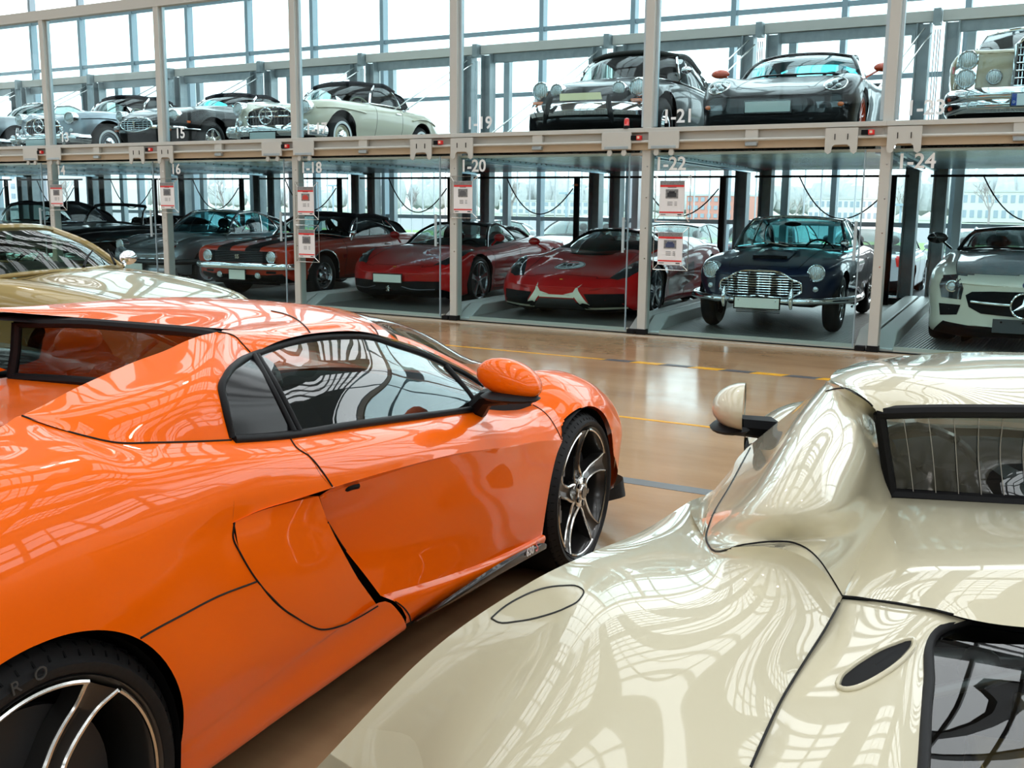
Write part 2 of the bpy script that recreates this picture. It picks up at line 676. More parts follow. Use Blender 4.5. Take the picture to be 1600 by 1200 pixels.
# rack columns, rear beam, black rail and hanging cable
for k in NB:
    d = 5.5
    p = st(k, 0, d)
    loc = (p[0]-.02, p[1], 0)
    lb = 'grey rear lift column pair right of the ' + (carat[k-1] if k-1 in carat else 'outermost left bay')
    if col0 is None:
        col0 = thing('lift_column', lb, 'column', loc, 0, 'rear lift columns')
        for sx in (-1, 1):
            m = MB()
            cx = sx*.2
            m.box((cx-.09, 0, 2.1), (.02, .2, 4.2)).box((cx+.09, 0, 2.1), (.02, .2, 4.2)).box((cx, .03, 2.1), (.18, .02, 4.2))
            m.build('channel', STEELD, col0)
        m = MB()
        for xx in (-.04, .0, .03):
            m.tube([(xx, -.05, 2.3), (xx, -.05, 4.1)], .008, 6)
        m.build('lift_rod', ALU, col0)
        MB().box((-.02, -.03, 4.28), (.1, .2, .22)).box((-.33, -.06, 4.0), (.05, .1, .18)).build('top_bracket', STEELD, col0)
        m = MB()
        m.tube([(-.18, -.1, 4.12), (-.55, -3.6, 2.3)], .012, 6)
        m.tube([(-.08, -.1, 4.05), (-.42, -3.4, 2.3)], .012, 6)
        m.build('lift_cable', SILV, col0)
        MB().box((.42, .35, 2.1), (.12, .12, 4.2)).build('guide_post', ALU, col0)
    else:
        dup(col0, loc, 0, lb)
    # rear beam
    if k != NB[-1]:
        a, b_ = st(k, 0, 5.55), st(k+1, 0, 5.55)
        t = thing('rear_beam', 'rear cross beam behind the ' + upat[k], 'beam', ((a[0]+b_[0])/2, a[1], 0), 0, 'rear cross beams')
        MB().box((0, 0, 4.3), (BW-.05, .12, .16)).build('upper_rail', PSTEEL, t, bevel=.005)
        MB().box((0, .03, 4.14), (BW-.5, .1, .15)).build('lower_rail', STEELD, t)
        # black rail with cable loop and switch post
        r0 = st(k, .15, 5.2)
        t = thing('cable_rail', 'black rail and cable loop behind the ' + carat[k], 'cable rail', (r0[0], r0[1], 0), 0, 'black cable rails')
        MB().box((BW/2-.25, 0, 1.99), (BW-.3, .03, .035)).build('rail', RUB, t)
        MB().box((BW-.62, 0, 1.0), (.09, .06, 2.0)).build('switch_post', MBLK, t)
        MB().box((BW-.62, -.035, 1.86), (.07, .02, .035)).build('switch', AMBER if k == 3 else MBLK, t)
        P = [(.62+(BW-1.3)*s_, -.03, 1.98-.62*(1-(2*s_-1)**2)*(1-.25*s_)-.18*s_) for s_ in np.linspace(0, 1, 20)]
        MB().tube(P, .011, 6).build('cable', RUB, t)

# front door gear on the beam line
BEAMY = FD-.10
def ppoly(pts, y, th):
    return [(px, y, pz) for px, pz in pts], (0, th, 0)


for k in NB:
    if k == NB[-1]:
        break
    t = thing('door_rail', 'beige sliding door rail under the ' + upat[k], 'door rail', (bx(k), BEAMY, 2.1), 0, 'sliding door rails')
    MB().box((BW/2, .05, .255), (BW, .1, .05)).box((BW/2, .08, .17), (BW, .02, .16)).box((BW/2, .05, .235), (BW-.5, .008, .006)).build('channel', STEEL, t, bevel=.003)
    MB().tube([(0.0, .0, .125), (BW, .0, .125)], .017, 10).build('guide_tube', STEEL, t)
    MB().box((BW/2, .06, .075), (BW, .03, .08)).build('lower_strip', TAN, t)
    m = MB()
    m.box((BW*.47, .035, .17), (.14, .05, .17))
    m.build('middle_cover', STEEL, t, bevel=.004)
    MB().box((BW*.47, .02, .075), (.13, .05, .04)).build('roller_block', STEELD, t, bevel=.006)
    # plate with two round-ended legs; the cover plate; mirrored on alternate bays
    up_l = -.06 if k % 2 == 0 else BW-.55   # left edge of the two-legged plate
    cv_l = .10 if k % 2 else BW-.50
    if k % 2 == 0:
        up_l, cv_l = .02, BW-.52
    else:
        up_l, cv_l = BW-.60, .06
    w = .33
    pl = [(up_l, .22), (up_l, -.0), (up_l+.005, -.025), (up_l+.035, -.045), (up_l+.065, -.025), (up_l+.075, .03), (up_l+.1, .05), (up_l+w-.1, .05), (up_l+w-.075, .03), (up_l+w-.065, -.025), (up_l+w-.035, -.045), (up_l+w-.005, -.025), (up_l+w, .0), (up_l+w, .22)]
    MB().prism([(a, -.03, z) for a, z in pl], (0, .012, 0)).build('pawl_plate', STEEL, t)
    for a in (.1, .23):
        MB().box((up_l+a, -.034, .13), (.007, .008, .06)).build('slot', MBLK, t)
    MB().box((cv_l+.18, -.018, .14), (.37, .014, .2)).build('cover_plate', STEEL, t, bevel=.003)
    m = MB()
    for a in (.09, .27):
        m.lathe([(-.012, 0), (-.012, .032), (.012, .032), (.012, 0)], 14, (cv_l+a, 0, -.0), 'y')
        m.box((cv_l+a, 0, .025), (.05, .02, .05))
    m.build('roller_bracket', STEEL, t)
    MB().box((cv_l+.18, -.02, .06), (.3, .02, .035)).build('latch', STEELD, t, bevel=.005)
    # red safety switch
    sx = BW-.09 if k % 2 == 0 else BW-.17
    b_ = thing('safety_switch', 'small red switch under the ' + upat[k], 'switch', (bx(k)+sx, BEAMY-.01, 2.27), 0, 'red safety switches')
    MB().box((-.035, 0, 0), (.07, .04, .05)).build('body', MBLK, b_, bevel=.004)
    MB().box((.03, -.004, 0), (.06, .045, .05)).build('red_cap', mat('red_plastic', (.75, .02, .02), .35), b_, bevel=.006)
    MB().box((.028, -.028, .002), (.028, .004, .026)).build('label', mat('pale_label', (.8, .66, .5), .5), b_)

t = thing('warning_beacon', 'red warning beacon on the door rail under the black twin-lamp car', 'beacon', (-4.957, BEAMY+.02, 2.375))
MB().lathe([(0, .0), (0, .036), (.035, .036), (.035, .03)], 20, (0, 0, 0), 'z').build('base', RUB, t)
MB().lathe([(.035, .031), (.09, .031), (.115, .024), (.128, .0)], 20, (0, 0, 0), 'z').build('lens', REDL, t)

# glass doors
for k in NB:
    if k == NB[-1]:
        break
    loc = (bx(k), FD-.03, 0)
    t = thing('sliding_glass_door', 'lower glass door closing the ' + carat[k], 'glass door', loc, 0, 'lower glass doors')
    MB().box((BW/2-.06, 0, 1.07), (BW-.27, .01, 2.06)).build('pane', DOORG, t)
    m = MB()
    m.tube([(BW-.24, -.05, .96), (BW-.24, -.05, 1.37)], .017, 10)
    m.tube([(BW-.24, -.05, 1.33), (BW-.24, 0, 1.33)], .012, 8)
    m.tube([(BW-.24, -.05, 1.0), (BW-.24, 0, 1.0)], .012, 8)
    m.build('handle', ALU, t)
    MB().box((BW-.203, 0, 1.07), (.012, .02, 2.06)).build('edge_strip', ALUD, t)
    u = thing('upper_glass_pane', 'fixed glass panel before the ' + upat[k], 'glass panel', (bx(k), FD+.05, 2.38), 0, 'upper glass panels')
    MB().box((BW/2, 0, .98), (BW-.14, .01, 1.96)).build('pane', DOORG, u)
    lo, hi = {0: ('', ''), 1: ('14', '13'), 2: ('16', '15'), 3: ('1-18', '1-17'), 4: ('1-20', '1-19'), 5: ('1-22', '1-21'), 6: ('1-24', '1-23')}.get(k, ('', ''))
    if lo:
        text_mb(lo, .21, (.30, -.012, 1.91), (1, 0, 0), (0, 0, 1), .003, bold=.004).build('bay_number', WHITE, t, ang=20)
        text_mb(hi, .21, (.34, -.012, .06), (1, 0, 0), (0, 0, 1), .003, bold=.004).build('bay_number', WHITE, u, ang=20)

# hanging information cards
RED = mat('sign_red', (.72, .03, .03), .5)
SB = mat('sign_black', (.03, .03, .035), .5)
PHO = mat('photo_grey', (.22, .22, .22), .5, noise=(60, .9))
def sign(x0, x1, z1, z0, name, car_col, side=0):
    w = x1-x0
    h = z1-z0
    t = thing('information_card', name, 'sign', ((x0+x1)/2, FD-.075, (z0+z1)/2), 0, 'hanging vehicle cards')
    MB().box((0, 0, 0), (w, .008, h)).build('card', PAPER, t)
    MB().box((0, -.006, h/2-.025), (w*.96, .003, .045)).build('photo_strip', PHO, t)
    MB().box((0, -.006, h/2-.06), (w*.96, .003, .022)).box((0, -.006, -h/2+.045), (w*.96, .003, .016)).build('red_band', RED, t)
    MB().box((.02*0, -.006, h*.13), (w*.5, .003, h*.26)).build('picture', PHO, t)
    MB().box((0, -.009, h*.10), (w*.36, .003, h*.12)).box((0, -.009, h*.18), (w*.24, .003, h*.06)).build('pictured_car', car_col, t)
    m = MB()
    m.box((0, -.006, h*.31), (w*.34, .002, .006))
    for i in range(3):
        m.box((-.02, -.006, -h*.1-i*.018), (w*.2, .002, .005)).box((.05, -.006, -h*.1-i*.018), (w*.1, .002, .005))
    m.box((-w*.33, -.006, -h/2+.02), (w*.2, .002, .007)).box((w*.33, -.006, -h/2+.02), (w*.16, .002, .012))
    m.build('small_print', SB, t)
    W, H = w/2+.06, h/2+.06
    m = MB()
    m.tube([(-W, .02, -H), (W, .02, -H), (W, .02, H), (-W, .02, H), (-W, .02, -H)], .006, 6)
    for sx in (-1, 1):
        for sz in (-1, 1):
            m.tube([(sx*w/2, 0, sz*h/2), (sx*W, .02, sz*H)], .004, 5)
    m.build('wire_frame', SILV, t)


GRYC = mat('print_grey', (.12, .12, .13), .5)
REDC = mat('print_red', (.6, .06, .04), .5)
BLUC = mat('print_blue', (.05, .07, .16), .5)
sign(-15.22, -14.92, 1.75, 1.40, 'hanging card with grey car picture on the leftmost visible post', GRYC)
sign(-12.65, -12.35, 1.78, 1.39, 'hanging card with dark open car picture, second post from left', GRYC)
sign(-9.92, -9.63, 1.72, 1.33, 'hanging card with red car picture above another card', REDC)
sign(-9.92, -9.63, 1.13, .74, 'lower hanging card with grey car picture on same post as red picture', GRYC)
sign(-7.325, -7.045, 1.79, 1.39, 'hanging card with grey street picture under number 20', GRYC)
sign(-4.525, -4.225, 1.79, 1.39, 'hanging card with black car picture under number 22', SB)
sign(-4.525, -4.225, 1.21, .84, 'lower hanging card with dark blue car picture', BLUC)
# ------------------------------------------------------------------ cars
def paint(name, col, metal=0., rough=.28, coat=.8):
    return mat(name, col, rough, metal, coat, spec=.12)


def wheel(car, x, y, R, w, rim, style, rimm=None, name='wheel', white=False, steer=0., tread=True):
    """wheel at car-local x (its outer face), y; style picks the rim"""
    sg = 1 if x > 0 else -1
    r0 = rim
    hub = thing_part_loc = (x, y, R)
    m = MB()
    b = .012
    prof = [(-w, r0*.98), (-w+.01, r0+(R-r0)*.35), (-w, r0+(R-r0)*.7), (-w+.03, R-.012), (-w+.06, R), (-.055, R), (-.025, R-.012), (b*.2, r0+(R-r0)*.68), (b, r0+(R-r0)*.4), (.004, r0+.006), (-.008, r0*.97)]
    m.lathe(prof, 56, (0, 0, 0), 'x', sg)
    t = m.build(name, TYRE, car, 50, loc=(x, y, R))
    if steer:
        t.rotation_euler = (0, 0, steer)
    rimm = rimm or SILV
    if white:
        MB().lathe([(b+.001, r0+(R-r0)*.16), (b+.003, r0+(R-r0)*.3), (b+.001, r0+(R-r0)*.44)], 48, (0, 0, 0), 'x', sg).build('whitewall', WHITE, t)
    lip = [(-w*.8, r0*.90), (-.03, r0*.90), (-.006, r0*.94), (.004, r0*1.0), (.002, r0*1.02), (-.01, r0*1.0)]
    if style == 'disc':
        MB().lathe(lip, 40, (0, 0, 0), 'x', sg).lathe([(-.03, r0*.92), (-.03, r0*.72), (-.012, r0*.66)], 40, (0, 0, 0), 'x', sg).build('rim', rimm, t)
        MB().lathe([(-.012, r0*.66), (.02, r0*.58), (.036, r0*.36), (.044, r0*.18), (.05, 0)], 40, (0, 0, 0), 'x', sg).build('hub_cap', CHROME, t)
        return t
    disc = MB().lathe([(-w*.55, 0), (-w*.55, r0*.78), (-w*.45, r0*.8), (-w*.45, 0)], 36, (0, 0, 0), 'x', sg)
    disc.build('brake_disc', mat('brake_iron', (.10, .10, .105), .35, .8), t)
    m = MB().lathe(lip, 48, (0, 0, 0), 'x', sg)
    if style == 'wire':
        m.lathe([(-.05, r0*.90), (-.045, r0*.80), (-.06, r0*.78)], 40, (0, 0, 0), 'x', sg)
        m.build('rim', CHROME, t)
        s = MB()
        for i in range(36):
            a = 2*PI*i/36
            for k in (-1, 1):
                a2 = a+k*.35
                s.tube([((-.01)*sg, .045*math.cos(a2), .045*math.sin(a2)), (-.05*sg, r0*.86*math.cos(a), r0*.86*math.sin(a))], .0035, 4, caps=False)
        s.lathe([(-.05, .05), (-.0, .05), (.02, .035), (.03, 0)], 20, (0, 0, 0), 'x', sg)
        s.build('spokes', CHROME, t)
        return t
    if style == 'steel':
        m.lathe([(-.03, r0*.90), (-.045, r0*.84), (-.03, r0*.76), (-.02, r0*.5), (-.035, r0*.42), (.0, r0*.3), (.01, r0*.2), (.012, 0)], 40, (0, 0, 0), 'x', sg)
        m.build('rim', rimm, t)
        s = MB()
        for i in range(8):
            a = 2*PI*i/8
            s.lathe([(0, 0), (0, r0*.1)], 10, (-.012*sg, r0*.62*math.cos(a), r0*.62*math.sin(a)), 'x')
        s.build('vent_hole', MBLK, t)
        return t
    m.build('rim', rimm if style != 'fuchs' else SILV, t)
    n, wi, wo, cup = dict(five=(5, .030, .045, .03), ten=(10, .018, .016, .02), fuchs=(5, .05, .16, .02), twin=(5, .02, .02, .02), multi=(7, .026, .036, .02))[style]
    s = MB()
    s.lathe([(-.055, .0), (-.055, .075), (-.02, .07), (-.012, .05), (-.010, 0)], 24, (0, 0, 0), 'x', sg)
    for i in range(n):
        a = 2*PI*i/n+.3
        ca, sa = math.cos(a), math.sin(a)
        offs = (0,) if style != 'twin' else (-.16, .16)
        for o_ in offs:
            co, so = math.cos(a+o_), math.sin(a+o_)
            G = []
            for rr, ww, xx in ((.05, wi*1.2, -.016), (r0*.35, wi, -.02), (r0*.65, (wi+wo)/2, -.016), (r0*.93, wo, -.006)):
                f = rr/(r0*.93)
                cx, cy = rr*(ca*(1-f)+co*f), rr*(sa*(1-f)+so*f)
                row = []
                for u, dx in ((-1, -.025), (-.9, 0), (0, .004), (.9, 0), (1, -.025)):
                    row.append(((xx+dx)*sg, cx-so*ww*u/1.0, cy+co*ww*u))
                G.append(row)
            s.grid(G)
    s.build('spokes', rimm, t)
    return t


def section_fn(sp):
    yf, yr = sp['yf'], sp['yr']
    g = lambda k, y, d=None: pchip(sp.get(k, d), y)

    def sec(y):
        w = float(g('wid', y))
        hood = float(g('hood', y))
        crown = float(g('crown', y))
        cxf = float(g('cx', y, [(0, .74)]))
        zw = float(g('zw', y, [(0, .56)]))
        bot = float(g('bot', y, [(0, .2)]))
        dip = sp.get('dip', .25)
        tuck = float(g('tuck', y, [(0, .93)]))
        sh = sp.get('sh', .45)
        c = [(0, hood), (cxf*w*.38, hood+(crown-hood)*dip*.4), (cxf*w*.74, hood+(crown-hood)*(dip+.42)), (cxf*w, crown), (w*(cxf+(1-cxf)*.72), crown-(crown-zw)*(.5-sh*.4)), (w, zw), (w*(1+tuck)/2, (zw+bot)/2), (w*tuck, bot+.03), (w*tuck*.86, bot), (0, bot+.0)]
        return np.array(c)
    return sec


def car_body(car, sp, body_m, extra=None):
    yf, yr = sp['yf'], sp['yr']
    sec = section_fn(sp)
    L = yf-yr
    N = sp.get('n', 96)
    t = np.linspace(0, 1, N)
    ys = yr+L*t
    rf, rr = sp.get('rf', .14), sp.get('rr', .12)
    e = np.array([.0, .006, .02, .05, .1, .2, .35, .6])
    ys = np.unique(np.r_[yr+rr*e, yf-rf*e, ys[(ys > yr+rr*.75) & (ys < yf-rf*.75)]])
    kxf, kzf = sp.get('kxf', .9), sp.get('kzf', .62)
    kxr, kzr = sp.get('kxr', .92), sp.get('kzr', .7)
    zcf, zcr = sp.get('zcf', .5), sp.get('zcr', .6)
    ncf, ncr = sp.get('ncf', .28), sp.get('ncr', .2)
    npow = sp.get('npow', 2.4)
    G = []
    for y in ys:
        c = cr_spline(sec(y), 4)
        w = c[:, 0].max()
        x, z = c[:, 0].copy(), c[:, 1].copy()
        for (e_, r_, kx, kz, zc) in (((yf-y), rf, kxf, kzf, zcf), ((y-yr), rr, kxr, kzr, zcr)):
            if e_ < r_:
                q = 1-e_/r_
                f = (1-q**2.2)**(1/2.2) if q < 1 else 0
                x *= kx+(1-kx)*f
                z = zc+(z-zc)*(kz+(1-kz)*f)
        bf = np.clip((y-(yf-1.1))/1.1, 0, 1)**1.5
        br = np.clip(((yr+.9)-y)/.9, 0, 1)**1.5
        yy = y-ncf*(x/w)**npow*bf+ncr*(np.abs(x)/w)**npow*br
        G.append(np.stack([x, yy, z], 1))
    G = np.array(G)
    ny, nj = G.shape[:2]
    V = []
    idx = np.zeros((ny, 2, nj), int)
    for i in range(ny):
        for s_ in (0, 1):
            for j in range(nj):
                if s_ == 1 and (j == 0 or j == nj-1):
                    idx[i, 1, j] = idx[i, 0, j]
                    continue
                idx[i, s_, j] = len(V)
                p = G[i, j]
                V.append((p[0] if s_ == 0 else -p[0], p[1], p[2]))
    F = []
    key = []
    for i in range(ny-1):
        for s_ in (0, 1):
            for j in range(nj-1):
                q = (idx[i, s_, j], idx[i, s_, j+1], idx[i+1, s_, j+1], idx[i+1, s_, j])
                q = tuple(dict.fromkeys(int(a) for a in q))
                if len(q) >= 3:
                    F.append(q if s_ == 0 else q[::-1])
                    key.append((i, s_, j))
    # end caps
    for i in (0, ny-1):
        m = 8
        base = {}
        for j in range(nj):
            row = [int(idx[i, 0, j])]
            x0, y0, z0 = G[i, j]
            if x0 > 1e-6:
                w = G[i][:, 0].max()
                yc = G[i][0][1]
                for q in range(1, m):
                    xx = x0*(1-2*q/m)
                    V.append((xx, yc+(y0-yc)*(abs(xx)/x0)**npow, z0))
                    row.append(len(V)-1)
                row.append(int(idx[i, 1, j]))
            base[j] = row
        for j in range(nj-1):
            a, b = base[j], base[j+1]
            for q in range(m):
                A0, A1 = (a[q], a[q+1]) if len(a) > 1 else (a[0], a[0])
                B0, B1 = (b[q], b[q+1]) if len(b) > 1 else (b[0], b[0])
                f = tuple(dict.fromkeys((A0, A1, B1, B0)))
                if len(f) >= 3:
                    F.append(f)
                    key.append((-1, 0, j))
    V = np.array(V)
    # wheel arches
    cen = np.array([V[list(f)].mean(0) for f in F])
    keep = np.ones(len(F), bool)
    for (ya, za, Ra) in sp['arch']:
        d = np.hypot(cen[:, 1]-ya, cen[:, 2]-za)
        hit = (d < Ra) & (np.abs(cen[:, 0]) > .52*sp['W'])
        keep &= ~hit
        hv = np.unique([a for f, h in zip(F, hit) if h for a in f])
        kv = set(a for f, k_ in zip(F, keep) if k_ for a in f)
        for a in hv:
            if a in kv and abs(V[a][0]) > .6*sp['W']:
                r = np.hypot(V[a][1]-ya, V[a][2]-za)
                if r > 1e-6:
                    V[a][1] = ya+(V[a][1]-ya)*Ra/r
                    V[a][2] = za+(V[a][2]-za)*Ra/r
    F2 = [f for f, k_ in zip(F, keep) if k_]
    K2 = [k for k, k_ in zip(key, keep) if k_]
    cen = np.array([V[list(f)].mean(0) for f in F2])
    # which part each face belongs to
    jc = 12          # section index of the crown
    parts = []
    hy = sp.get('bonnet')
    dy = sp.get('door')
    cab = sp.get('cabin')
    for f, k, c in zip(F2, K2, cen):
        p = 'body'
        if k[0] >= 0:
            if cab and cab[0] < c[1] < cab[1] and k[2] < 10:
                p = 'cabin_floor'
            elif hy and hy[0] < c[1] < hy[1] and k[2] < sp.get('bj', 10):
                p = 'bonnet'
            elif dy and dy[0] < c[1] < dy[1] and 13 <= k[2] < 27:
                p = 'right_door' if k[1] == 0 else 'left_door'
            if k[2] >= 29 and p == 'body':
                p = 'underside'
        parts.append(p)
    if sp.get('bootlid'):
        b0, b1 = sp['bootlid']
        for i_, (k, c) in enumerate(zip(K2, cen)):
            if parts[i_] == 'body' and k[0] >= 0 and b0 < c[1] < b1 and k[2] < 9:
                parts[i_] = 'boot_lid'
    bm = bmesh.new()
    vs = [bm.verts.new(p) for p in V]
    for f in F2:
        try:
            bm.faces.new([vs[a] for a in f])
        except ValueError:
            bm.faces.new([bm.verts.new(V[a]) for a in f])
    bmesh.ops.recalc_face_normals(bm, faces=bm.faces)
    bm.normal_update()
    vn = np.array([v.normal[:] for v in bm.verts])
    fl = [tuple(v.index for v in f.verts) for f in bm.faces] if False else None
    bm.verts.index_update()
    faces = [tuple(v.index for v in f.verts) for f in bm.faces]
    allV = np.array([v.co[:] for v in bm.verts])
    tree = BVHTree.FromBMesh(bm)
    bm.free()
    objs = {}
    disp = {'body': 'body_shell', 'cabin_floor': 'cabin_floor', 'bonnet': 'bonnet', 'right_door': 'door', 'left_door': 'door', 'underside': 'underside', 'boot_lid': 'boot_lid'}
    mm = {'cabin_floor': INTR, 'underside': MBLK}
    for p in dict.fromkeys(parts):
        fs = [f for f, q in zip(faces, parts) if q == p]
        used = sorted(set(a for f in fs for a in f))
        mp_ = {a: i for i, a in enumerate(used)}
        me = bpy.data.meshes.new(disp[p])
        me.from_pydata(allV[used].tolist(), [], [[mp_[a] for a in f] for f in fs])
        me.polygons.foreach_set('use_smooth', [True]*len(me.polygons))
        me.normals_split_custom_set_from_vertices(vn[used].tolist())
        me.materials.append(mm.get(p, sp.get('mats', {}).get(p, body_m)))
        o = bpy.data.objects.new(disp[p], me)
        COL.objects.link(o)
        o.parent = car
        objs[p] = o
    # panel gaps: thin dark strips along the part borders
    own = {}
    for f, q in zip(faces, parts):
        for a, b in zip(f, f[1:]+f[:1]):
            own.setdefault((min(a, b), max(a, b)), set()).add(q)
    g = MB()
    for (a, b), q in own.items():
        if len(q) == 2 and not q & {'underside', 'cabin_floor'}:
            na = (vn[a]+vn[b])/2
            g.bar(allV[a], allV[b], .007, .003, na)
    if g.v:
        g.build('panel_gap', RUB, car, weld=False)
    # wheel housings
    h = MB()
    for (ya, za, Ra) in sp['arch']:
        for sg in (-1, 1):
            w = float(pchip(sp['wid'], ya))
            prof = [(w*.965, Ra-.004), (w*.55, Ra-.004), (w*.55, 0)]
            V_ = MB().lathe(prof, 40, (0, ya, za), 'x', sg)
            h.add(V_.v, V_.f)
    # keep the housing above the sill line only
    h.v = [(x, y, max(z, float(pchip(sp['bot'], y))+.012)) for x, y, z in h.v]
    h.build('wheel_housing', MBLK, car)
    return tree


class Proj:
    """project car-local outlines onto the body surface"""

    def __init__(s, tree):
        s.t = tree

    def front(s, x, z, off=.0):
        r = s.t.ray_cast(Vector((x, 6, z)), Vector((0, -1, 0)))
        if r[0] is None:
            return np.array((x, s.last, z))
        s.last = r[0].y+off
        n = np.array(r[1])
        return np.array(r[0])+np.array((0, 1, 0))*off

    def rear(s, x, z, off=0.):
        r = s.t.ray_cast(Vector((x, -6, z)), Vector((0, 1, 0)))
        if r[0] is None:
            return np.array((x, s.last, z))
        s.last = r[0].y-off
        return np.array(r[0])-np.array((0, 1, 0))*off

    def top(s, x, y, off=0.):
        r = s.t.ray_cast(Vector((x, y, 4)), Vector((0, 0, -1)))
        if r[0] is None:
            return np.array((x, y, s.last))
        s.last = r[0].z+off
        return np.array(r[0])+np.array((0, 0, 1))*off

    def side(s, y, z, off=0., sg=1):
        r = s.t.ray_cast(Vector((4*sg, y, z)), Vector((-sg, 0, 0)))
        if r[0] is None:
            return np.array((s.last, y, z))
        s.last = r[0].x+off*sg
        return np.array(r[0])+np.array((sg, 0, 0))*off

    last = 1.0

    def decal(s, poly, how='front', off=.005, rings=5, **kw):
        """star-shaped outline laid on the surface as a thin raised patch"""
        P = np.array(poly, float)
        P = np.vstack([P, P[:1]])
        seg = []
        for a, b in zip(P[:-1], P[1:]):
            n = max(1, int(np.linalg.norm(b-a)/.05))
            for i in range(n):
                seg.append(a+(b-a)*i/n)
        seg = np.array(seg)
        c = seg.mean(0)
        fn = getattr(s, how)
        m = MB()
        G = []
        for f in np.linspace(.02, 1, rings):
            G.append([fn(*(c+(p-c)*f), off, **kw) for p in seg])
        G = np.array(G).transpose(1, 0, 2)
        m.grid(G, wrapu=True)
        return m

    def line(s, pts, how='front', off=.01, n=3, **kw):
        S = cr_spline(np.array(pts, float), n) if len(pts) > 2 else cr_spline(np.array(pts, float), 6)
        return np.array([getattr(s, how)(*p, off, **kw) for p in S])


def patch(rails, nu=24, nv=6):
    R = np.array([resample(np.array(r, float), nu) for r in rails])
    return np.array([cr_spline(R[:, i], nv) for i in range(nu)])


